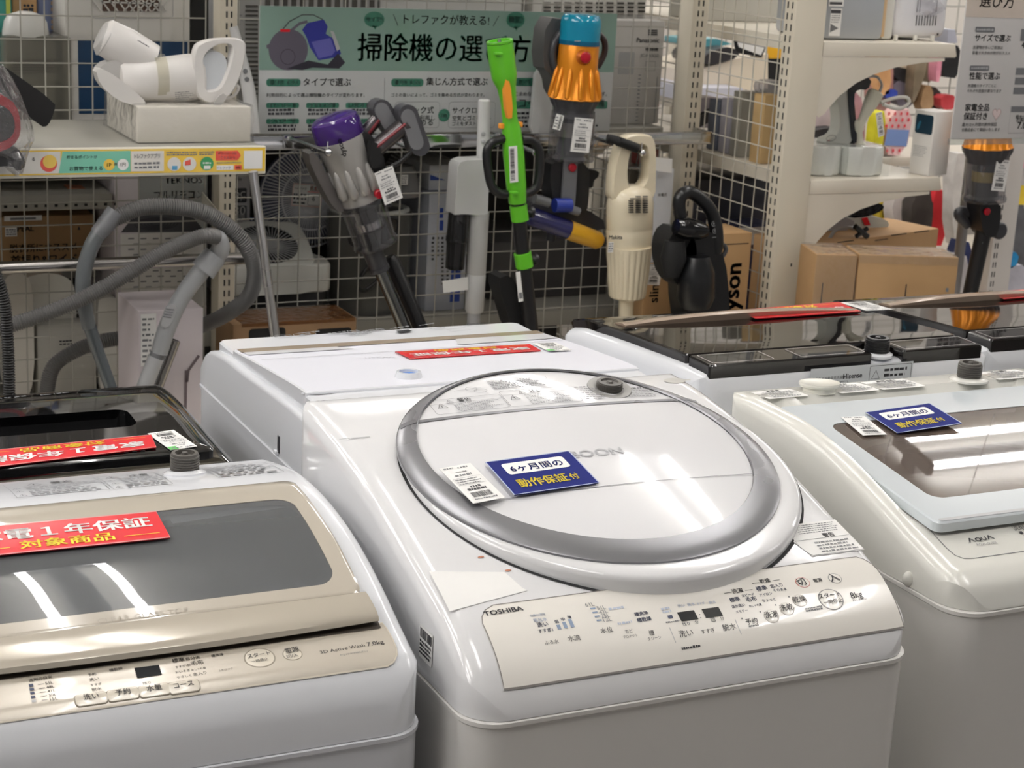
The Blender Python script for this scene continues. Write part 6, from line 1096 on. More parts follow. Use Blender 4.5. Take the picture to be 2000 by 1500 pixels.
mb.build('grille', t); mb = MB(); tube(mb, [c+np.array((math.cos(2*math.pi*i/48)*R_, 0, math.sin(2*math.pi*i/48)*R_)) for i in range(49)], .003, BLK, 6); mb.build('outer_ring', t); mb = MB(); lathe(mb, (c[0], c[1]+.01, c[2]-R_), (c[0], c[1]+.01, SH0), [(0, .012), (.9, .012), (.91, .03), (1, .03)], LG, 20); mb.build('stand', t)
def prw(mb, f, q, T):
    for x in (846, 855, 864, 873): disc(mb, f, *q(x, 465), .0035, INK, .0005)
    for x, y0, y1, sd in ((845, 472, 512, 1), (855, 472, 502, 2), (864, 472, 560, 3), (874, 472, 560, 4)):
        y = y0
        rn = random.Random(sd)
        while y < y1: C_ = q(x, y); quad(mb, f, C_[0]-.0035, C_[1]-.005, C_[0]+.0035, C_[1], INK if rn.random() < .8 else INKG, .0005); y += 8
    for (a0, b0, a1, b1) in ((858, 406, 866, 426), (858, 430, 866, 450)): A, B = q(a0, b1), q(a1, b0); quad(mb, f, A[0], A[1], B[0], B[1], mat('print_blue', (40, 70, 160), .5), .0005)
    A, B = q(878, 590), q(900, 525); quad(mb, f, A[0], A[1], B[0], B[1], mat('print_blue', (40, 70, 160), .5), .0005)
carton(834, 378, 912, 600, 4.02, 4.3, mat('pale_blue_grey_card', (186, 190, 200), .5), 'pale carton with vertical Japanese print behind the white stick vacuum', z0=SH0, prints=prw)
carton(838, 322, 912, 376, 4.05, 4.25, mat('white_card', (210, 212, 218), .4), 'white carton with a blue corner lying on the pale carton', z0=at(870, 377, Y=4.02)[2]+.001, prints=lambda mb, f, q, T: poly(mb, f, [q(840, 352), q(870, 352), q(840, 341)], mat('print_blue', (40, 70, 160), .5)))
carton(955, 470, 1180, 780, 4.1, 4.4, mat('charcoal_box', (70, 68, 68), .6), 'large charcoal box behind the mesh and the trimmer pole', z0=SH0)
carton(640, 470, 836, 780, 4.34, 4.45, mat('mid_charcoal_box', (92, 90, 88), .6), 'mid grey box behind the humidifier drum', z0=SH0)
# upper right goods behind mesh
t = thing('panel_heater', 'white slotted appliance behind the mesh above the green sign', 'heater', (2.05, 4.1, SH1)); mb = MB(); a, b = at(1040, 0, Y=4.15), at(1306, 0, Y=4.15); b2(mb, (a[0], 4.15, SH1), (min(b[0], 2.375), 4.4, 1.62), mat('white_appliance', (196, 194, 188), .4), .008); mb.build('body', t); mb = MB()
for j in range(3):
    for i in range(10): c = at(1062+i*20.5, 6+j*8, Y=4.149); b2(mb, (c[0], 4.147, c[2]-.0025), (c[0]+.019, 4.1505, c[2]+.0025), mat('slot_grey', (66, 64, 60), .7))
mb.build('vent_slots', t)
t = thing('panel_heater', 'white slotted appliance above the printed canister cleaner on the sign', 'heater', (1.35, 4.1, SH1)); mb = MB(); a, b = at(450, 0, Y=4.1), at(740, 0, Y=4.1); b2(mb, (a[0], 4.1, SH1), (b[0], 4.4, 1.62), mat('grey_appliance', (150, 150, 148), .4), .008); mb.build('body', t); mb = MB()
for j in range(20): c = at(492, 12+j*9, Y=4.1); b2(mb, (c[0]-.016, 4.098, c[2]-.0022), (c[0]+.014, 4.1005, c[2]+.0022), mat('slot_grey', (66, 64, 60), .7))
for i in range(13): c = at(518+i*17, 4, Y=4.1); b2(mb, (c[0], 4.098, c[2]-.012), (c[0]+.012, 4.1005, c[2]+.02), mat('slot_grey', (66, 64, 60), .7))
A_ = at(446, 34, Y=4.099); f = frame((A_[0], 4.0985, A_[2]), (1, 0, 0), (0, 0, 1)); fine(mb, f, 0, -.02, .035, .012, 3, INKG, .4, 4, .3); mb.build('vent_slots', t)
carton(742, -60, 1020, 60, 4.12, 4.3, mat('clear_grey_pack', (172, 172, 168), .3), 'pale grey pack standing above the middle of the green sign', z0=SH1)
def prp(mb, f, q, T):
    T('Panasonic', (1243, 84), (1287, 82), INK, .02); T('JC-HVX50', (1250, 113), (1286, 110), INKG, .01); T('乾燥機', (1260, 100), (1285, 98), INK, .02)
    for j in range(3): A, B = q(1266, 61+j*4), q(1284, 58+j*4); quad(mb, f, A[0], A[1], B[0], B[1], INK)
    A, B = q(1206, 145), q(1240, 102); rbox2(mb, f, A[0], A[1], B[0], B[1], .003, LG); A, B = q(1260, 138), q(1280, 120); outl(mb, f, rrect(A[0], B[0], A[1], B[1], .002, 2, 2, 2), .001, MG); A, B = q(1278, 240), q(1283, 150); quad(mb, f, A[0], A[1], B[0], B[1], INKG); fine(mb, f, q(1240, 245)[0], q(1240, 245)[1], q(1252, 150)[0], q(1252, 142)[1], 14, INKG, .4, 6, .1)
carton(1190, 40, 1292, 255, 4.02, 4.1, mat('white_manual_card', (200, 198, 194), .5), 'pale carton with appliance diagrams behind the mesh by the corner post', z0=SH1, prints=prp)
mb = MB(); a, b = at(1190, 40, Y=3.965), at(1325, 40, Y=3.965); wrapgeo(mb, a[0], b[0], 3.97, 4.125, SH1, 1.43, WRAP, 8, 8, .004); tag(mb.build('clear_bag'), 'clear plastic bag round the pale carton by the corner post', 'bag')
mb = MB(); prism(mb, rnd([(1046, 128), (1078, 136), (1072, 180), (1078, 215), (1070, 270), (1032, 262), (1040, 200)], it=1), pxf(3.82), -.008, .008, MW, .004); tag(mb.build('wall_dock'), 'white charging dock behind the battery of the orange vacuum', 'dock')
carton(1278, 330, 1312, 480, 3.8, 3.86, mat('soft_white_card', (206, 208, 212), .45), 'tall white carton behind the cream cleaner', z0=.4005, prints=lambda mb, f, q, T: [T('充電式', (1284, 384), (1302, 382), INKG, .01), fine(mb, f, q(1282, 500)[0], q(1282, 500)[1], q(1308, 480)[0], q(1300, 440)[1], 6, INKG, .5, 5, .2)])
mb = MB(); prism(mb, [(1272, 306), (1313, 310), (1312, 338), (1270, 332)], pxf(3.77), 0, .001, PAPER); tag(mb.build('price_tag'), 'blank white card over the tall white carton', 'price tag')
A_, B_, D_ = at(1262, 556, Y=3.62), at(1288, 557, Y=3.62), at(1266, 515, Y=3.62); f, W, H = plane3(A_, B_, D_); price_tag(f, W, H, 'white price tag low beside the cream cleaner nose', 121)
carton(1256, 522, 1336, 640, 3.73, 3.79, CARD, 'brown carton printed slim behind the cream cleaner nose', z0=.4005, prints=lambda mb, f, q, T: text(mb, 'slim', lambda a, b, l=0.0: np.array((q(1284, 590)[0]-b, 3.7294-l, q(1284, 590)[1]+a)), INK, 0, 0, width=.055, bold=.01))
def pry(mb, f, q, T):
    g = lambda a, b, l=0.0: np.array((q(1432, 600)[0]-b, 3.4994-l, q(1432, 600)[1]+a)); text(mb, 'dyson', g, INK, -.035, -.012, width=.14, bold=.03); A, B = q(1397, 478), q(1462, 476); quad(mb, f, A[0], A[1]-.001, B[0], A[1]+.001, INK)
carton(1385, 456, 1462, 640, 3.5, 3.62, CARD, 'tall tan carton with sideways lettering beside the mesh corner', z0=.4005, prints=pry)
# black folded appliance
Y = 3.4; t = thing('handheld_vacuum', 'all black handheld vacuum with a curved loop handle by the mesh corner', 'handheld vacuum', at(1350, 640, Y=Y))
BH = mat('black_soft_plastic', (19, 20, 22), .3)
mb = MB(); pt_(mb, [(1332, 440, Y), (1326, 400, Y), (1333, 380, Y), (1350, 376, Y), (1372, 392, Y), (1390, 415, Y), (1398, 445, Y), (1400, 478, Y), (1398, 495, Y)], [11, 12, 12, 12, 12, 12, 12.5, 12.5, 10], Y, BH, 18); hd = mb.build('loop_handle', t)
mb = MB()
for q in ((1394, 437), (1396, 451)): c = at(*q, Y=Y-.0125); f = frame(c, (1, 0, 0), (0, 0, 1)); outl(mb, f, ell(0, 0, .0055, .0055, 20), .0009, LG, .0006); quad(mb, f, -.001, -.002, .001, .003, LG, .0006)
f = frame(at(1391, 464, Y=Y-.0125), (1, 0, 0), (0, 0, 1)); fine(mb, f, 0, -.001, .012, .0015, 1, LG, .9, 2, 0); mb.build('button_icons', hd)
mb = MB(); prism(mb, rnd([(1294, 456), (1318, 438), (1350, 462), (1342, 545), (1324, 562), (1300, 542), (1288, 500)], it=1), pxf(Y+.02), -.04, .03, BLKM, .01); prism(mb, rnd([(1328, 452), (1385, 446), (1398, 490), (1408, 530), (1414, 650), (1336, 650), (1324, 560)], it=1), pxf(Y+.02), -.05, .03, BH, .012); mb.build('body', t)
mb = MB(); pl(mb, (1320, 443), (1378, 452), Y-.02, [(0, 14), (.3, 20), (.8, 17), (1, 12)], glass('black_smoke', (60, 60, 62), .3, .05, haze=.4, hc=(34, 34, 36)), 22); mb.build('dust_cup', t)
mb = MB(); pl(mb, (1318, 470), (1312, 540), Y-.01, [(0, 18), (.5, 24), (1, 14)], BLKM, 18); pl(mb, (1362, 500), (1358, 600), Y-.02, [(0, 22), (.3, 32), (.8, 34), (1, 26)], BH, 22); mb.build('motor_housing', t)
mb = MB(); pt_(mb, [(1404, 470, Y), (1418, 486, Y), (1408, 504, Y), (1396, 506, Y)], 4, Y, DG, 10); mb.build('trigger', t)
mb = MB(); f = frame(at(1382, 572, Y=Y-.055), (1, 0, .5), (-.3, 0, 1)); fine(mb, f, 0, 0, .012, .006, 2, LG, .7, 3, 0); mb.build('print', t)
mb = MB(); b2(mb, (.06, 3.05, .36), (2.34, 3.86, .4), BEIGE, .004); mb.build('base_deck', RK)
# ------------------------------------------------------------------ the rack on the right with cantilever shelves
t = thing('display_rack', 'beige cantilever rack with arched shelf brackets facing the aisle', 'display rack', (2.6, 4.2, 0)); RR = t
def post_side(x0, x1, y0, y1, zt, parent):
    mb = MB(); b2(mb, (x0, y0, 0), (x1, y1, zt), BEIGE, .004)
    z = .55
    while z < 1.6:
        for k in (.3, .7): c = y0+(y1-y0)*k; b2(mb, (x0-.0006, c-.0022, z), (x0+.002, c+.0022, z+.015), SLOT)
        z += .025
    b2(mb, (x0+.05, y0-.0006, .905), (x0+.054, y0+.002, .913), SLOT); return mb.build('upright', parent)
post_side(2.362, 2.447, 3.45, 3.497, 1.95, t); post_side(2.362, 2.447, 4.65, 4.70, 1.95, t)
mesh((2.392, 3.50, .42), (0, 1, 0), (0, 0, 1), 7, 26, t, BEIGEW); mesh((2.392, 3.96, .42), (0, 1, 0), (0, 0, 1), 13, 26, t, BEIGEW)
ZS = (1.4275, 1.1075); IV = mat('ivory_enamel_steel', (224, 217, 202), .35)
for zs in ZS:
    mb = MB(); prism(mb, [(2.448, zs), (2.826, zs), (2.834, zs-.028), (2.830, zs-.032), (2.448, zs-.032)], lambda a, b, c: np.array((a, c, b)), 3.452, 4.64, IV, .001); mb.build('shelf', t)
    o = [(2.447, zs-.033), (2.80, zs-.033), (2.80, zs-.04), (2.73, zs-.045), (2.66, zs-.056), (2.60, zs-.072), (2.55, zs-.093), (2.51, zs-.12), (2.485, zs-.145), (2.468, zs-.165), (2.455, zs-.172), (2.447, zs-.168)]
    for yy in (3.453, 4.62): mb = MB(); prism(mb, o, lambda a, b, c: np.array((a, c, b)), yy, yy+.004, IV); mb.build('bracket', t)
mb = MB(); b2(mb, (2.449, 3.1, .60), (2.98, 4.64, .64), IV, .004); mb.build('base_shelf', t)
Z1, Z2, Z0 = ZS[0]+.0006, ZS[1]+.0006, .6405
def pboxz(mb, x0, y0, x1, z0, Y0, Y1, m, r=.004, zt=None):
    A, B = at(x0, y0, Y=Y0), at(x1, y0, Y=Y0); b2(mb, (A[0], Y0, z0), (B[0], Y1, zt or (A[2]+B[2])/2), m, r)
def slab(pts, Y0, d, m, name, label, cat=None, r=.004, it=1, group=None):
    mb = MB(); prism(mb, rnd(pts, it=it) if it else pts, pxf(Y0), -d, 0, m, r); return tag(mb.build(name), label, cat or name.replace('_', ' '), group)
# top shelf
t = thing('rice_cooker_box', 'grey boxed appliance in film with a printed white sticker on the top shelf', 'appliance', (2.55, 3.6, Z1)); mb = MB(); GA = mat('grey_appliance_shell', (168, 172, 176), .25, coat=.3)
a, b = at(1600, 83, Y=3.51), at(1724, 82, Y=3.51); b2(mb, (a[0]+.01, 3.51, Z1), (b[0], 3.72, 1.60), GA, .014); mb.build('body', t)
mb = MB(); b2(mb, (b[0]-.004, 3.515, Z1+.008), (b[0]+.007, 3.71, 1.60), mat('tan_edge', (206, 176, 136), .5), .003); mb.build('edge_band', t)
mb = MB(); f = frame((0, 3.5095, 0), (1, 0, 0), (0, 0, 1)); q = lambda x, y: (float(at(x, y, Y=3.51)[0]), float(at(x, y, Y=3.51)[2])); A, B = q(1618, 70), q(1645, 17); quad(mb, f, A[0], A[1], B[0], B[1], PAPER, .0004); quad(mb, f, A[0], B[1]-.011, B[0]-.003, B[1]-.003, DG, .0007); poly(mb, f, [(A[0]+.002, A[1]+.008), (B[0]-.006, A[1]+.018), (A[0]+.002, A[1]+.028)], MG, .0007); fine(mb, f, A[0]+.003, A[1]+.03, B[0]-.003, B[1]-.013, 4, INKG, .5, 4, .3, .0007); A, B = q(1618, 12), q(1650, -20); quad(mb, f, A[0], A[1], B[0], B[1], PAPER, .0004); quad(mb, f, A[0]+.002, A[1]+.004, B[0]-.004, A[1]+.01, DG, .0007); mb.build('sticker', t)
mb = MB(); c, d = at(1734, 70, Y=3.53), at(1744, 66, Y=3.53); b2(mb, (b[0]+.009, 3.53, Z1), (d[0]+.002, 3.74, 1.60), W3, .01); tag(mb.build('folded_board'), 'white rounded board standing between the two appliances on the top shelf', 'board')
t = thing('bread_maker', 'white rounded appliance with black vent slots in film on the top shelf', 'appliance', (2.76, 3.62, Z1)); mb = MB(); a, b = at(1748, 75, Y=3.52), at(1852, 70, Y=3.52); b2(mb, (a[0], 3.52, Z1+.006), (b[0]-.004, 3.74, 1.60), mat('appliance_white', (222, 222, 226), .2, coat=.3), .022, 4); mb.build('body', t)
mb = MB(); f = frame((0, 3.5196, 0), (1, 0, 0), (0, 0, 1)); q = lambda x, y: (float(at(x, y, Y=3.52)[0]), float(at(x, y, Y=3.52)[2]))
for i in range(8):
    A, B = q(1788+i*5.4, 50), q(1791+i*5.4, 30); b2(mb, (A[0], 3.5185, A[1]), (B[0], 3.521, B[1]), BLK)
    if i < 2 or i > 6: A, B = q(1790+i*5.4, 24), q(1793+i*5.4, 0); b2(mb, (A[0], 3.5185, A[1]), (B[0], 3.521, B[1]), BLK)
disc(mb, f, *q(1831, 67), .003, DG, .0008); mb.build('vent_slots', t)
mb = MB(); c = at(1815, 10, Y=3.512); loft(mb, [[c+np.array((r*1.25*math.cos(a)*(1+.15*math.sin(5*a+r*90)), -.004-.006*math.sin(a*3+r*80)*(r > .01)-.01*(r < .02), r*math.sin(a))) for a in np.linspace(0, 2*math.pi, 24, endpoint=False)] for r in (.03, .024, .016, .008, .001)], glass('gathered_film', (225, 225, 230), .35, .06, bump=.6, bscale=80, haze=.2), caps=(False, True)); mb.build('gathered_film', t, 15)
for x in (1748, 1786, 1820): mb = MB(); c = at(x, 76, Y=3.515); b2(mb, (c[0], 3.512, Z1), (c[0]+.006, 3.522, Z1+.014), W3, .001); mb.build('foot', t)
slab([(1852, 58), (1866, 58), (1870, 84), (1850, 84)], 3.6, .06, mat('pale_blue_edge', (206, 210, 226), .4), 'charger_box', 'small pale box with a blue edge at the end of the top shelf', 'box', it=0)
# second shelf: two wrapped steamers, white box
BSE = mat('wrapped_base_white', (240, 241, 237), .25, coat=.4); FILM = glass('base_film', (252, 253, 252), .25, .06, bump=.5, bscale=30, haze=.03, hc=(245, 245, 245))
for i, (x0, x1, yt, yb, lab) in enumerate(((1585, 1651, 286, 352, 'white wrapped garment steamer with a black and grey head'), (1653, 1733, 288, 357, 'white wrapped garment steamer with a slim cone shaped nozzle'))):
    Yb = 3.50+i*-.015; a, b = at(x0, yb, Y=Yb), at(x1, yb, Y=Yb); zt = at((x0+x1)/2, yt, Y=Yb)[2]
    t = thing('garment_steamer', lab, 'garment steamer', ((a[0]+b[0])/2, Yb+.06, Z2))
    mb = MB(); prism(mb, rrect(a[0]+.003, b[0]-.003, Yb+.003, Yb+.14, .03, 6, 4, 4), lambda x, y, z: np.array((x, y, z)), Z2+.001, zt, BSE, .006); mb.build('base', t)
    mb = MB(); wrapgeo(mb, a[0]+.002, b[0]-.002, Yb, Yb+.142, Z2, zt, FILM, 20+i, 8, .002, .001); mb.build('film', t)
    if i == 0:
        mb = MB(); prism(mb, rnd([(1634, 158), (1645, 160), (1648, 215), (1654, 260), (1654, 280), (1610, 284), (1600, 272), (1630, 262), (1632, 220), (1622, 180)], it=2), pxf(Yb+.06), -.02, .02, mat('steamer_grey', (196, 198, 192), .3), .006); mb.build('handle', t)
        mb = MB(); prism(mb, rnd([(1640, 145), (1660, 133), (1692, 152), (1684, 174), (1664, 172), (1656, 184), (1660, 230), (1664, 274), (1654, 280), (1648, 220), (1645, 160)], it=1), pxf(Yb+.06), -.024, .024, mat('blue_black', (18, 24, 32), .12, coat=.5), .006); mb.build('head', t)
        mb = MB(); prism(mb, rnd([(1625, 180), (1630, 182), (1630, 196), (1622, 196)], it=1), pxf(Yb+.06), -.012, .012, BLK, .002); f = frame(at(1615, 276, Y=Yb+.037), (1, 0, .15), (0, 0, 1)); outl(mb, f, ell(.012, .006, .014, .007, 20), .0009, INK, .001); fine(mb, f, .001, 0, .008, .002, 1, RED, .9, 3, 0); mb.build('trigger', t)
    else:
        mb = MB(); pl(mb, (1712, 178), (1678, 246), Yb+.05, [(0, 10), (.05, 14), (.3, 13), (.8, 7), (1, 8)], mat('steamer_cream', (216, 214, 198), .3), 22); mb.build('nozzle', t)
        mb = MB(); pl(mb, (1677, 234), (1681, 290), Yb+.05, [(0, 7), (.1, 9), (.35, 8), (.45, 5), (.75, 6), (1, 14)], mat('steamer_cream', (216, 214, 198), .3), 22); mb.build('stem', t)
        mb = MB(); pt_(mb, [(1720, 200, Yb+.04), (1745, 192, Yb+.04), (1768, 190, Yb+.04), (1776, 198, Yb+.04), (1768, 208, Yb+.04), (1750, 212, Yb+.04), (1725, 204, Yb+.04)], 3.2, Yb, W3, 10); pt_(mb, [(1690, 150, Yb+.05), (1712, 150, Yb+.05), (1722, 165, Yb+.05), (1718, 180, Yb+.05)], 2.4, Yb, LG, 8); mb.build('hose', t)
        A_, B_, D_ = at(1716, 268, Y=Yb+.0), at(1728, 264, Y=Yb+.0), at(1709, 222, Y=Yb+.0); f, W, H = plane3(A_, B_, D_); price_tag(f, W, H, 'narrow white price tag hanging from the cone nozzled steamer', 131)
t = thing('parcel_box', 'white gift style box with a dark blue square on the second shelf', 'box', (2.82, 3.55, Z2)); c = at(1810, 345, Y=3.5); R_ = np.array(rotz(28)); cz = at(1815, 216, Y=3.5)[2]
ca, cb, cc = at(1774, 340, Y=3.53), at(1813, 349, Y=3.47), at(1864, 345, Y=3.58)
WBX = mat('white_gift_card', (232, 229, 224), .35)
u = cb-ca; u[2] = 0; wd = np.linalg.norm(u); u /= wd; vv = np.array((-u[1], u[0], 0)); dp = .07
mb = MB(); bx(mb, ca+u*wd/2+vv*dp/2-np.array((0, 0, ca[2]))+np.array((0, 0, (Z2+cz)/2)), (wd, dp, cz-Z2), WBX, .002, 2, np.array([u, vv, (0, 0, 1)]).T); mb.build('carton', t)
mb = MB(); f = frame((ca[0], ca[1], Z2), u, (0, 0, 1)); f = (lambda f0: lambda a, b, l=0.0: f0(a, b, l+.0004))(f); H = cz-Z2; rbox2(mb, f, wd*.1, H*.64, wd*.94, H*.94, .006, mat('print_midnight', (22, 52, 70), .3), .0004); poly(mb, f, [(wd*.2, H*.68), (wd*.3, H*.72), (wd*.38, H*.82), (wd*.3, H*.84), (wd*.18, H*.76)], mat('print_cyan_dark', (40, 110, 140), .4), .0008); fine(mb, f, wd*.12, H*.28, wd*.8, H*.46, 7, INKG, .3, 7, .3); mb.build('print', t)
slab([(1733, 320), (1784, 338), (1784, 352), (1733, 336)], 3.75, .012, mat('shelf_back_lip', (206, 196, 176), .5), 'shelf_divider', 'beige low divider on the second shelf behind the white gift style box', 'divider', it=0)
# things seen through the mesh on the right rack shelves
def sbox(x0, y0, x1, Y0, Y1, z0, m, label, name='parcel_box', cat='box', zt=None, r=.003):
    mb = MB(); pboxz(mb, x0, y0, x1, z0, Y0, Y1, m, r, zt); return tag(mb.build(name), label, cat)
sbox(1376, -30, 1548, 4.03, 4.2, Z1, mat('pale_grey_pack2', (180, 178, 170), .4), 'large pale grey box on the top shelf behind the side mesh', zt=1.62); sbox(1364, -20, 1390, 4.22, 4.3, Z1, mat('strong_blue', (20, 84, 150), .4), 'blue box on the top shelf deep behind the side mesh', zt=1.56)
sbox(1430, 195, 1449, 3.86, 3.91, Z2, mat('lilac_grey_box', (164, 162, 172), .5), 'narrow lilac grey box on the second shelf behind the side mesh')
sbox(1406, 196, 1429, 3.92, 3.97, Z2, mat('blue_grey_box', (96, 102, 116), .5), 'dark blue grey box next to the narrow lilac one behind the mesh'); sbox(1450, 180, 1494, 3.81, 3.85, Z2, mat('clear_pack_grey', (142, 140, 132), .3), 'grey film wrapped pack on the second shelf behind the side mesh'); sbox(1495, 186, 1527, 3.70, 3.75, Z2, noisemat('tan_board', (190, 160, 112), (200, 170, 122), 8, .6), 'tan board box on the second shelf nearest the post')
slab([(1496, 160), (1536, 158), (1538, 184), (1500, 188), (1492, 176)], 3.77, .05, glass('bag_film', (224, 222, 228), .35, .08, bump=.7, bscale=50, haze=.3), 'plastic_bag', 'crumpled clear bag on top of the tan board box behind the mesh', 'bag'); 
slab([(1342, 196), (1400, 188), (1410, 200), (1398, 250), (1344, 250)], 4.14, .06, mat('mauve_case', (160, 152, 158), .4), 'storage_case', 'mauve grey case deep on the second shelf behind the mesh', 'case'); slab([(1345, 240), (1406, 205), (1412, 212), (1405, 228), (1350, 258)], 4.1, .02, BLK, 'curling_iron', 'black wand lying on the mauve case behind the mesh', 'hair iron')
# base shelf of the right rack
NVB = mat('navy_card', (52, 56, 88), .4)
t = thing('parcel_box', 'navy flat carton with white and red side on the lower shelf behind the mesh', 'box', (2.6, 3.8, .9)); mb = MB(); zn = at(1490, 440, Y=3.88)[2]; b2(mb, (2.462, 3.88, .6405), (2.66, 3.985, zn), NVB, .003); mb.build('carton', t); mb = MB(); b2(mb, (2.4615, 3.8785, zn-.05), (2.655, 3.8805, zn-.004), PAPER); b2(mb, (2.462, 3.8775, zn-.034), (2.56, 3.88, zn-.018), RED); mb.build('side_print', t)
mb = MB(); b2(mb, (2.47, 4.0, .6405), (2.84, 4.3, 1.02), mat('dark_slate_card', (58, 62, 76), .3, coat=.4), .003); tag(mb.build('parcel_box'), 'glossy dark slate carton deep on the lower shelf behind the mesh', 'box')
t = thing('wire_basket', 'white wire basket with pink cloth seen through the side mesh', 'basket', (2.62, 4.35, 1.03)); mb = MB()
for i in range(14): x = 2.47+i*.026; tube(mb, [(x, 4.36, 1.0), (x, 4.345, 1.062)], .0018, W_, 5)
for z in (1.0, 1.062): tube(mb, [(2.46, 4.35, z), (2.82, 4.35, z), (2.82, 4.6, z), (2.46, 4.6, z), (2.46, 4.35, z)], .0025, W_, 6)
b2(mb, (2.465, 4.355, .6405), (2.815, 4.595, .99), IV, .003); mb.build('wire_frame', t); mb = MB(); ball(mb, (2.56, 4.46, 1.025), .06, noisemat('pink_cloth', (226, 130, 132), (236, 160, 158), 12, .8), 16, .034); tag(mb.build('folded_cloth'), 'salmon pink cloth heaped in the white wire basket', 'cloth')
# cartons on the base shelf facing the aisle
def cart(P, z0, h, m, label, prints=None, deep=None):
    a, b = np.array(P[0]), np.array(P[1]); u = b-a; u[2] = 0; w_ = np.linalg.norm(u); u /= w_; v = np.array((-u[1], u[0], 0)); t = thing('parcel_box', label, 'box', (*(a+u*w_/2+v*deep/2)[:2], z0)); mb = MB(); bx(mb, np.array((*(a+u*w_/2+v*deep/2)[:2], z0+h/2)), (w_, deep, h), m, .003, 2, np.array([u, v, (0, 0, 1)]).T); mb.build('carton', t)
    if prints: mb = MB(); f = frame((a[0], a[1], z0), u, (0, 0, 1)); prints(mb, (lambda f0: lambda x, y, l=0.0: f0(x, y, l+.0005))(f), w_, h); mb.build('print', t)
    return t, a, u, v, w_
A, B = at(1562, 490, Y=3.5), at(1833, 460, Y=3.78); B[1] = 3.72; zt = at(1700, 470, Y=3.6)[2]
cart((at(1574, 490, Y=3.54), at(1833, 455, Y=3.68)), Z0, at(1700, 471, Y=3.56)[2]-Z0, noisemat('tan_cardboard', (190, 152, 108), (198, 161, 117), 6, .75), 'long brown carton on the lower shelf behind the two wrapped ones', lambda mb, f, w_, h: (fine(mb, f, w_*.5, h-.012, w_*.6, h-.008, 1, INK, .8, 4, .1), [quad(mb, f, w_*k, h-.0035, w_*(k+.12), h-.001, BLKM) for k in (.22, .62, .8)]), deep=.17)
for (L, R_, lab, sd, dep) in (((1594, 504), (1676, 492), 'brown carton under shiny stretch film beside the rack post', 1, .13), ((1679, 492), (1873, 508), 'brown carton taped shut on the lower shelf, nearest the aisle', 2, .11)):
    Ya, Yb = (3.30, 3.27) if sd == 1 else (3.27, 3.19)
    a, b = at(*L, Y=Ya), at(*R_, Y=Yb); h = (a[2]+b[2])/2-Z0
    def pp(mb, f, w_, h, sd=sd):
        x = w_*(.22 if sd == 1 else .5); quad(mb, f, x-.0012, h*.35, x+.0012, h*.8, INK); quad(mb, f, x-.007, h*.62, x+.007, h*.635, INK); quad(mb, f, x-.003, h*.3, x+.004, h*.34, INK)
        if sd == 2: fine(mb, f, w_*.9, h*.45, w_*.93, h*.8, 6, INKG, .6, 3, 0)
    t, a, u, v, w_ = cart((a, b), Z0, h, CARD, lab, pp, dep)
    mb = MB(); o = np.array((*a[:2], Z0)); rn = random.Random(sd); rows = []
    if sd == 1:
        for k in range(7):
            z = h*k/6+.002; rows.append([o+u*(w_*i/14)-v*(.002+.003*rn.random())+np.array((0, 0, z+rn.random()*.003)) for i in range(15)])
        rows.append([o+u*(w_*i/14)+v*dep+np.array((0, 0, h+.003)) for i in range(15)]); loft(mb, rows, WRAP, closed=False); mb.build('stretch_film', t, 20)
    else:
        rows = [[o+u*(w_*i/14)-v*(.002+.001*rn.random())+np.array((0, 0, z+rn.random()*.002)) for i in range(15)] for z in (h-.02, h-.01, h+.001)]+[[o+u*(w_*i/14)+v*dep+np.array((0, 0, h+.002)) for i in range(15)]]; loft(mb, rows, WRAP, closed=False); mb.build('stretch_film', t, 20)
slab([(1565, 418), (1605, 402), (1668, 432), (1668, 438), (1640, 462), (1590, 462), (1565, 450)], 3.7, .1, mat('grey_white_sheet', (170, 170, 176), .4), 'folded_sheet', 'pale grey flat pack lying on the long brown carton', 'flat pack', it=0)
t = thing('product_pack', 'white pack with a red label and black glossy bundle on the long carton', 'pack', at(1690, 440, Y=3.68)); mb = MB(); prism(mb, rnd([(1640, 424), (1690, 420), (1732, 428), (1738, 444), (1700, 462), (1650, 458)], it=1), pxf(3.72), -.06, .0, mat('pack_white', (206, 212, 208), .4), .004); mb.build('card', t); mb = MB(); prism(mb, [(1682, 426), (1694, 424), (1700, 440), (1688, 440)], pxf(3.718), 0, .001, RED); mb.build('label', t); mb = MB(); prism(mb, rnd([(1642, 410), (1660, 396), (1700, 392), (1718, 398), (1716, 408), (1690, 420), (1650, 424)], it=1), pxf(3.74), -.05, .02, mat('gloss_black_film', (24, 24, 26), .12, bump=.9, bscale=60), .008); mb.build('bundle', t, 15)
mb = MB(); pt_(mb, [(1620, 466, 3.62), (1632, 450, 3.62), (1655, 444, 3.62), (1680, 450, 3.62)], 3, 3.62, LG, 8); pt_(mb, [(1670, 442, 3.6), (1694, 462, 3.6)], 5, 3.6, BLK, 10, 0); pt_(mb, [(1694, 446, 3.6), (1672, 462, 3.6)], 4, 3.6, BLK, 10, 0); tag(mb.build('cable_tie'), 'clear tube tied with black wire on the long brown carton', 'cable')
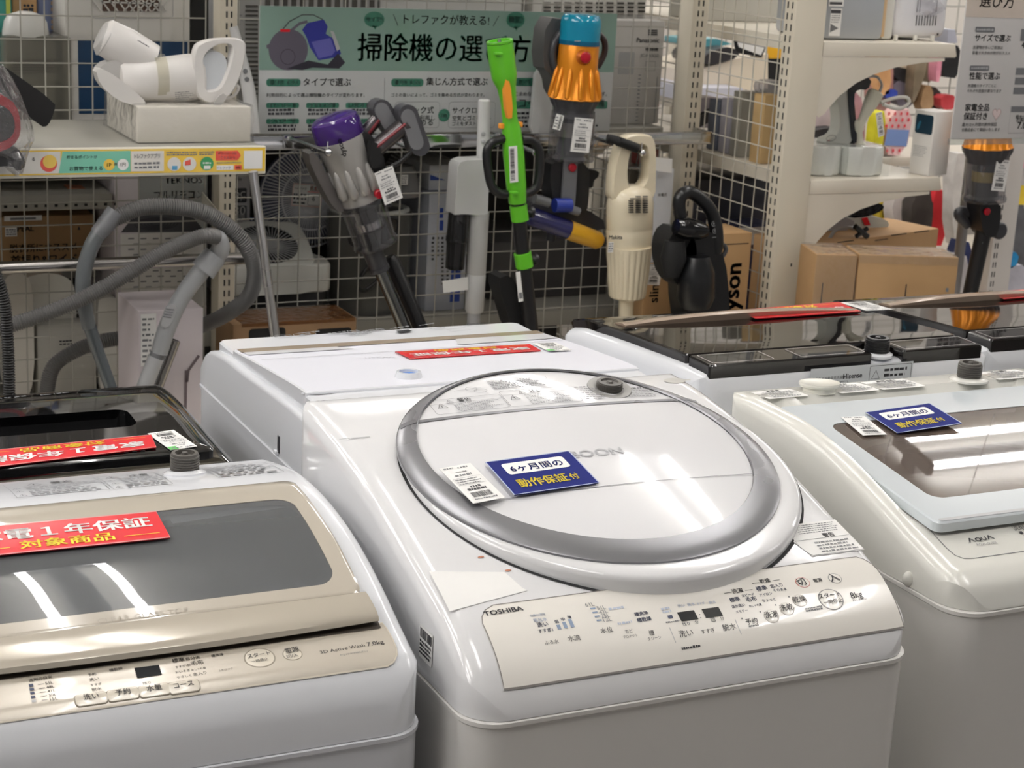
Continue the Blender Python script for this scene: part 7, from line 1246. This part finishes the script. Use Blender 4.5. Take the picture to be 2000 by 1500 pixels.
# ------------------------------------------------------------------ white hanging sign and the second orange vacuum
Y = 3.1; t = thing('sign_board', 'white hanging sign board with grey labels and a pink heart', 'sign', (2.7, 3.1, 1.25)); a, b = at(1888, 0, Y=Y), at(1858, 272, Y=Y); x0 = (a[0]+b[0])/2; z0 = b[2]
mb = MB(); SGB = mat('sign_greige', (206, 204, 202), .3, coat=.3); b2(mb, (x0, Y, z0), (x0+.42, Y+.004, 1.78), SGB, .001); f = frame((0, Y-.0002, 0), (1, 0, 0), (0, 0, 1)); q = lambda x, y: (float(at(x, y, Y=Y)[0]), float(at(x, y, Y=Y)[2])); zc = q(1885, 33)[1]; quad(mb, f, x0, zc, x0+.42, 1.78, mat('sign_beige_head', (208, 196, 184), .3, coat=.3), .0004)
def T(s, L, R_, m=INK, b=.01, vs=1.0): A, B = q(*L), q(*R_); text(mb, s, f, m, A[0], (A[1]+B[1])/2, width=B[0]-A[0], bold=b, vs=vs, lift=.0009)
T('選び方', (1912, 13), (1980, 12), INK, .008); T('サイズで選ぶ', (1903, 80), (1973, 80), INK, .012); T('性能で選ぶ', (1892, 154), (1952, 154), INK, .012); T('家電全品', (1884, 216), (1931, 215), INK, .012); T('保証付き', (1881, 233), (1927, 232), INK, .012)
for y, x in ((58, 1904), (133, 1893)): A, B = q(x, y+5), q(x+39, y-5); rbox2(mb, f, A[0], A[1], B[0], B[1], .003, MG, .0006); fine(mb, f, A[0]+.004, A[1]+.003, B[0]-.01, B[1]-.003, 1, LG, .8, 3, 0, .0009); disc(mb, f, B[0]-.006, (A[1]+B[1])/2, .0028, LG, .0009)
for s, L, R_ in (('洗濯物が多いご家族は', (1899, 96), (1958, 95)), ('容量が大きめの物がおススメ', (1898, 106), (1972, 106)), ('洗濯機のタイプごとに', (1889, 170), (1945, 170)), ('それぞれ性能が異なります', (1888, 180), (1955, 180)), ('最大12ヶ月間の動作保証', (1878, 246), (1946, 246)), ('全額返金にて保証いたします', (1877, 255), (1952, 257))): T(s, L, R_, INKG, .003)
for (xa, ya, xb, yb, m) in ((1992, 80, 2060, 58, MG), (1983, 146, 2060, 133, MG), (1981, 165, 2060, 152, MG), (1978, 184, 2060, 171, MG), (1974, 219, 2060, 208, MG)): A, B = q(xa, ya), q(xb, yb); quad(mb, f, A[0], A[1], B[0], B[1], m, .0006)
A, B = q(1968, 260), q(2060, 208); outl(mb, f, [(A[0], A[1]), (B[0], A[1]), (B[0], B[1]), (A[0], B[1])], .0008, MG, .0008); T('7.0kg', (1986, 252), (2016, 250), INK); T('最大1人〜', (1983, 232), (2012, 230), INK, .005); T('お客様の', (1984, 238), (2012, 237), INK, .005); T('4.5kg', (1994, 95), (2024, 93), INK)
C_ = q(1946, 222); k = mpp(1946, 222, Y); hp = [(C_[0]+k*.62*16*math.sin(a)**3*.85, C_[1]+k*.62*(13*math.cos(a)-5*math.cos(2*a)-2*math.cos(3*a)-math.cos(4*a))) for a in np.linspace(0, 2*math.pi, 40, endpoint=False)]; poly(mb, f, hp, mat('print_blush', (218, 202, 200), .4), .0006); outl(mb, f, hp, .001, mat('print_rose_grey', (176, 140, 138), .4), .0008)
b2(mb, (x0-.003, Y-.002, z0-.012), (x0+.42, Y+.006, z0), glass('acrylic_edge', (232, 236, 236), .35, .03, haze=.1), .0); mb.build('printed_panel', t)
mb = MB()
for x in (x0+.06, x0+.36): tube(mb, [(x, Y+.002, 1.78), (x, Y+.002, 3.2)], .0015, STEEL, 6)
mb.build('suspension_wire', t)
Y = 3.45; A, B = (1937, 170), (1922, 392); t = thing('stick_vacuum', 'dark stick vacuum with an orange cyclone ring hanging under the white sign', 'stick vacuum', at(1905, 560, Y=Y))
mb = MB(); fluted(mb, A, B, Y, [(.1, 30, 0), (.3, 31, .8), (.42, 34, 1.6), (.505, 38, 1.8), (.52, 40, 1.8), (.525, 38, 1.5)], ORM, 12); mb.build('cyclone_body', t)
mb = MB(); fluted(mb, A, B, Y, [(.5, 34, 0), (.525, 40, 2), (.56, 39, 1.6), (.62, 34, 0), (.66, 33, 0)], DG, 12); mb.build('cone_skirt', t)
mb = MB(); pl(mb, A, B, Y, [(.62, 32), (.66, 33), (.93, 33), (.97, 36), (1, 35)], CLR, 28); bn = mb.build('dust_bin', t); mb = MB(); pl(mb, A, B, Y, [(.64, 20), (.7, 22), (.95, 22), (.97, 30)], mat('bin_core', (52, 50, 46), .4), 24); mb.build('shroud', bn); mb = MB(); pl(mb, A, B, Y, [(.73, 22.5), (.82, 22.5)], mat('bin_gold', (150, 132, 70), .4), 24); mb.build('shroud_ring', bn)
mb = MB(); prism(mb, rnd([(1900, 390), (1944, 390), (1940, 440), (1930, 462), (1908, 455), (1902, 420)], it=1), pxf(Y), -.025, .025, BLK, .006); nk = mb.build('neck', t); mb = MB(); a = at(1927, 413, Y=Y-.026); k = mpp(1927, 413, Y); lathe(mb, a, a-(0, .006, 0), [(0, 6*k), (.7, 6*k), (1, 4*k)], REDD, 18); mb.build('release_button', nk)
mb = MB(); pl(mb, (1924, 440), (1889, 600), Y, [(0, 15), (.15, 13), (1, 12)], BLK, 20); mb.build('wand', t); mb = MB(); a, b = at(1908, 552, Y=Y-.016), at(1921, 465, Y=Y-.0165); f = frame(a, b-a, (-1, 0, -.1)); text(mb, 'dyson V12 detect slim', f, LG, 0, -.006, width=np.linalg.norm(b-a), bold=.005); mb.build('lettering', t)
mb = MB(); a = at(1950, 450, Y=Y+.02); lathe(mb, a, a-(0, .012, 0), [(0, .022), (.6, .022), (1, .018)], DG, 24); mb.build('wall_clip', t); mb = MB(); pt_(mb, [(1905, 425, Y+.03), (1880, 412, Y+.03), (1872, 420, Y+.03), (1890, 440, Y+.03)], 8, Y, DG, 14); mb.build('side_tool', t)
A_, B_, D_ = at(1936, 372, Y=Y-.05), at(1962, 374, Y=Y-.05), at(1944, 311, Y=Y-.05); f, W, H = plane3(A_, B_, D_); price_tag(f, W, H, 'white price tag on the dark vacuum under the hanging sign', 141)
t = thing('display_post', 'white slotted display post behind the dark vacuum under the hanging sign', 'post', (3.06, 3.55, 0)); mb = MB(); a = at(1936, 500, Y=3.56); b = at(1972, 500, Y=3.56); b2(mb, (a[0], 3.56, 0), (b[0]+.01, 3.60, 1.9), mat('post_white', (222, 216, 210), .35), .003)
z = .6
while z < 1.5: b2(mb, (a[0]+.008, 3.5595, z), (a[0]+.011, 3.562, z+.014), SLOT); b2(mb, (a[0]+.016, 3.5595, z), (a[0]+.019, 3.562, z+.014), SLOT); z += .025
mb.build('upright', t)
mb = MB(); c = at(1877, 470, Y=3.62); lathe(mb, (c[0], c[1], 0), (c[0], c[1], 1.13), [(0, .0135), (1, .0135)], mat('grey_metal_pole', (150, 148, 148), .35, metal=.6), 20); tag(mb.build('metal_pole'), 'grey metal pole standing beside the lower shelf of the cantilever rack', 'pole')
# ------------------------------------------------------------------ far aisle
t = thing('display_rack', 'far wire backed rack of bags and small goods across the aisle', 'display rack', (4.4, 6.0, 0)); mb = MB(); b2(mb, (3.24, 5.43, .62), (6.2, 6.0, .66), mat('far_shelf', (206, 198, 184), .5), .004); mb.build('shelf', t)
mb = MB(); b2(mb, (2.6, 6.2, 0), (8.0, 6.25, 2.4), mat('far_partition', (224, 218, 210), .6)); struct(mb.build('wall_far'))
mb = MB(); b2(mb, (3.2, 5.385, 0), (3.24, 5.425, 2.0), BEIGE, .003); mb.build('upright', t); mb = MB(); b2(mb, (6.2, 5.385, 0), (6.24, 5.425, 2.0), BEIGE, .003); mb.build('upright', t)
mesh((3.22, 5.405, .7), (1, 0, 0), (0, 0, 1), 30, 13, t, GW, .003, .1, .1)
def table(x0, x1, y0, y1, z, label):
    t = thing('display_table', label, 'table', ((x0+x1)/2, (y0+y1)/2, 0)); mb = MB(); b2(mb, (x0, y0, z-.03), (x1, y1, z), mat('far_shelf', (206, 198, 184), .5), .004); mb.build('tabletop', t)
    for x in (x0+.03, x1-.03):
        for y in (y0+.03, y1-.03): mb = MB(); b2(mb, (x-.02, y-.02, 0), (x+.02, y+.02, z-.0305), mat('far_shelf', (206, 198, 184), .5), .002); mb.build('leg', t)
ZA, ZB, ZC, ZD = [float(at(x, y, Y=Y_)[2]) for x, y, Y_ in ((1750, 303, 4.7), (1800, 480, 4.5), (1980, 570, 4.1), (1400, 200, 4.75))]
table(3.3, 4.25, 4.66, 5.1, ZA, 'pale table behind the two wrapped steamers'); table(3.0, 4.2, 4.28, 4.64, ZB, 'low pale table behind the long brown carton'); table(3.1, 3.9, 3.82, 4.24, ZC, 'low pale table behind the white slotted post'); table(2.9, 3.28, 4.66, 5.3, ZD, 'pale stand under the cream office machine')
far = [
 ([(1700, 95), (1745, 92), (1745, 210), (1705, 225)], 5.352, (176, 128, 120), 'hanging_bag', 'dusty pink bag hanging furthest behind the steamers', 'bag'),
 ([(1712, 100), (1738, 96), (1742, 180), (1718, 190)], 5.30, (210, 160, 110), 'hanging_bag', 'amber clear bag hanging behind the steamers', 'bag'),
 ([(1748, 110), (1792, 108), (1788, 138), (1750, 130)], 5.352, (226, 208, 182), 'hat', 'cream hat brim hanging under the top shelf', 'hat'),
 ([(1745, 130), (1790, 136), (1790, 168), (1768, 164), (1745, 150)], 5.352, (40, 38, 40), 'cap', 'black cap hanging below the cream hat', 'cap'),
 ([(1746, 155), (1785, 165), (1782, 215), (1746, 200)], 5.352, (128, 120, 132), 'scarf', 'mauve grey scarf hanging below the black cap', 'scarf'),
 ([(1790, 105), (1812, 108), (1806, 150), (1790, 190), (1782, 205), (1786, 150)], 5.30, (128, 114, 94), 'knit_scarf', 'brown grey knitted scarf hanging behind the second shelf', 'scarf'),
 ([(1812, 105), (1830, 108), (1826, 150), (1812, 165)], 5.352, (150, 136, 112), 'knit_scarf', 'pale khaki scarf hanging beside the pink strap', 'scarf'),
 ([(1806, 166), (1822, 168), (1824, 215), (1796, 215)], 5.30, (168, 134, 98), 'patterned_bag', 'brown banded bag standing behind the white gift style box', 'bag'),
 ([(1822, 165), (1842, 185), (1840, 215), (1820, 215)], 5.352, (52, 46, 42), 'leather_bag', 'dark brown bag beside the brown banded bag', 'bag'),
 ([(1832, 104), (1842, 104), (1836, 160), (1828, 160)], 5.30, (226, 150, 168), 'pink_strap', 'pink strap hanging beside the black case', 'strap'),
 ([(1843, 92), (1880, 88), (1874, 154), (1838, 150)], 5.352, (22, 22, 24), 'suitcase', 'black case hanging beside the edge of the white sign', 'case'),
 ([(1740, 215), (1786, 212), (1768, 303), (1724, 303)], 4.67, (236, 196, 196), 'gift_bag', 'white gift bag with red dots behind the cone nozzled steamer', 'bag'),
 ([(1728, 176), (1754, 174), (1752, 192), (1730, 194)], 5.30, (40, 62, 160), 'blue_pack', 'small blue pack behind the loop of the steamer hose', 'pack'),
 ([(1714, 225), (1732, 215), (1722, 303), (1706, 303)], 4.67, (222, 216, 48), 'yellow_pack', 'lime yellow pack behind the stem of the steamer', 'pack'),
 ([(1838, 186), (1870, 186), (1866, 214), (1838, 214)], 5.30, (190, 60, 66), 'red_basket', 'red basket far behind the white gift style box', 'basket'),
 ([(1592, 180), (1640, 160), (1648, 200), (1590, 206)], 5.352, (214, 224, 230), 'plastic_tray', 'pale blue tray far behind the black headed steamer', 'tray'),
 ([(1592, 206), (1640, 204), (1636, 250), (1640, 303), (1576, 303), (1584, 255)], 4.76, (206, 190, 190), 'cooking_pot', 'rosy grey lidded pot behind the black headed steamer', 'pot'),
 ([(1578, 262), (1600, 252), (1640, 248), (1642, 303), (1574, 303)], 4.68, (42, 40, 42), 'frying_pan', 'dark pan rim behind the black headed steamer', 'pan'),
 ([(1652, 185), (1680, 180), (1690, 230), (1688, 303), (1650, 303)], 4.76, (180, 134, 142), 'saucepan', 'rose tinted rounded saucepan between the two steamers', 'saucepan'),
 ([(1788, 366), (1818, 366), (1818, 386), (1824, 402), (1816, 480), (1782, 480), (1780, 402), (1788, 388)], 4.32, (58, 50, 46), 'kettle', 'dark brown round kettle under the second shelf', 'kettle'),
 ([(1822, 372), (1852, 372), (1846, 480), (1816, 480)], 4.42, (196, 24, 36), 'red_towel', 'red towel under the second shelf beside the dark kettle', 'towel'),
 ([(1740, 380), (1790, 372), (1784, 480), (1752, 480)], 4.46, (214, 206, 204), 'cloth_bag', 'pale cloth bag under the second shelf beside the dark kettle', 'bag'),
 ([(1716, 388), (1745, 384), (1742, 480), (1720, 480)], 4.52, (222, 196, 60), 'yellow_pack', 'yellow pack far under the second shelf', 'pack'),
 ([(1600, 400), (1715, 384), (1712, 480), (1600, 480)], 4.56, (206, 204, 208), 'clear_packs', 'pale film wrapped pack far under the second shelf', 'pack'),
 ([(1975, 280), (2010, 280), (2010, 328), (1970, 328)], 4.05, (226, 120, 160), 'toy_pack', 'pink toy pack at the edge of the aisle under the sign', 'pack'),
 ([(1966, 328), (2010, 328), (2010, 362), (1962, 362)], 4.05, (190, 182, 178), 'storage_tub', 'pale tub below the pink toy pack', 'tub'),
 ([(1970, 362), (2010, 362), (2010, 400), (1966, 400)], 4.05, (236, 204, 60), 'yellow_card', 'yellow box at the edge of the aisle below the pale tub', 'box'),
 ([(1965, 400), (2010, 400), (2010, 570), (1950, 570)], 4.05, (92, 92, 96), 'cookware', 'dark grey cookware stacked at the edge of the aisle', 'cookware'),
 ([(1962, 490), (1992, 494), (1984, 524), (1954, 524)], 3.86, (30, 140, 200), 'blue_packet', 'bright blue packet lying beside the white slotted post', 'packet'),
 ([(1955, 524), (2010, 515), (2010, 575), (1946, 575)], 3.86, (206, 204, 214), 'clear_packs', 'pale clear packs heaped behind the last black lidded washer', 'pack'),
 ([(1875, 500), (1892, 500), (1890, 588), (1866, 588)], 3.9, (214, 210, 212), 'white_bag', 'white bag between the metal pole and the hanging vacuum', 'bag'),
 ([(1872, 470), (1900, 474), (1898, 570), (1866, 570)], 4.0, (40, 50, 96), 'navy_pack', 'navy pack behind the wand of the hanging dark vacuum', 'pack'),
 ([(1862, 300), (1895, 300), (1890, 480), (1860, 480)], 4.32, (214, 210, 206), 'white_jug', 'white jug behind the bin of the hanging dark vacuum', 'jug')]
CUT = [(o[0], o[1]) for o in far]
for pts, Y0, c, nm, lab, cat in far:
    m = noisemat(nm+'_'+str(c[0])+str(c[1])+str(c[2]), tuple(max(0, x-14) for x in c), tuple(min(255, x+12) for x in c), 14, .6, .15); slab(pts, Y0, .05, m, nm, lab, cat, .008, 1)
# dots and band printed on the gift bag
mb = MB()
for o in bpy.data.objects:
    if o.name.startswith('gift_bag'): gb = o
for i in range(7):
    for j in range(4):
        x, y = 1736+j*12-i*2.6+(5 if i % 2 else 0), 222+i*12
        if 252 < y < 285 or x > 1782-i*2.4: continue
        f = frame(at(x, y, Y=4.6675), (1, 0, 0), (0, 0, 1)); poly(mb, f, ell(0, 0, .0045, .006, 12), mat('print_dot_red', (222, 60, 74), .5), -.05 if 0 else .001)
prism(mb, [(1733, 252), (1776, 254), (1770, 286), (1727, 284)], pxf(4.6675), 0, .001, mat('print_band_blue', (126, 152, 206), .5))
o = mb.build('print', gb)
# cream office machine seen through the side mesh
t = thing('printer', 'cream office machine with a dark lid beyond the side mesh', 'printer', at(1430, 200, Y=4.85)); CM_ = mat('warm_cream_shell', (236, 224, 204), .4)
mb = MB(); prism(mb, [(1345, 140), (1385, 130), (1452, 112), (1500, 105), (1500, 172), (1462, 176), (1420, 164), (1350, 176)], pxf(4.85), -.3, 0, CM_, .01); mb.build('body', t); mb = MB(); prism(mb, rnd([(1374, 112), (1392, 98), (1432, 90), (1448, 112), (1378, 130)], it=1), pxf(4.83), -.2, 0, mat('charcoal_lid', (54, 52, 54), .3), .008); mb.build('lid', t); mb = MB(); prism(mb, [(1345, 90), (1378, 96), (1430, 86), (1400, 76), (1345, 78)], pxf(4.9), -.15, 0, mat('teal_top', (90, 160, 170), .4), .004); mb.build('tray', t)
mb = MB(); prism(mb, [(1436, 80), (1496, 92), (1488, 112), (1440, 104)], pxf(4.845), -.01, 0, BLK, .002); prism(mb, [(1440, 82), (1493, 93), (1486, 108), (1443, 92)], pxf(4.844), 0, .001, PAPER); tag(mb.build('clipboard'), 'white sheet on a black clipboard above the cream office machine', 'clipboard')
slab([(1345, 172), (1450, 172), (1448, 200), (1345, 200)], 4.75, .3, mat('pale_lavender', (212, 214, 228), .3), 'storage_tray', 'pale lavender tray under the cream office machine', 'tray', it=0)
slab([(1500, 90), (1545, 94), (1545, 114), (1503, 114)], 4.86, .01, mat('card_orange', (240, 182, 40), .4), 'price_card', 'orange card beyond the side mesh near the post', 'price card', it=0); slab([(1500, 114), (1535, 114), (1532, 202), (1500, 202)], 4.86, .05, BLKM, 'speaker', 'black box below the orange card beyond the side mesh', 'box', it=0)
slab([(1425, 270), (1440, 275), (1438, 480), (1425, 480)], 4.4, .05, CM_, 'cream_panel', 'cream panel beyond the white wire basket', 'panel', it=0); slab([(1480, 350), (1525, 360), (1518, 480), (1476, 480)], 4.45, .06, mat('pale_yellow_cloth', (232, 222, 140), .7), 'cushion', 'pale yellow cushion beyond the side mesh near the post', 'cushion')
for o in bpy.data.objects:
    if '_w' in o: del o['_w']
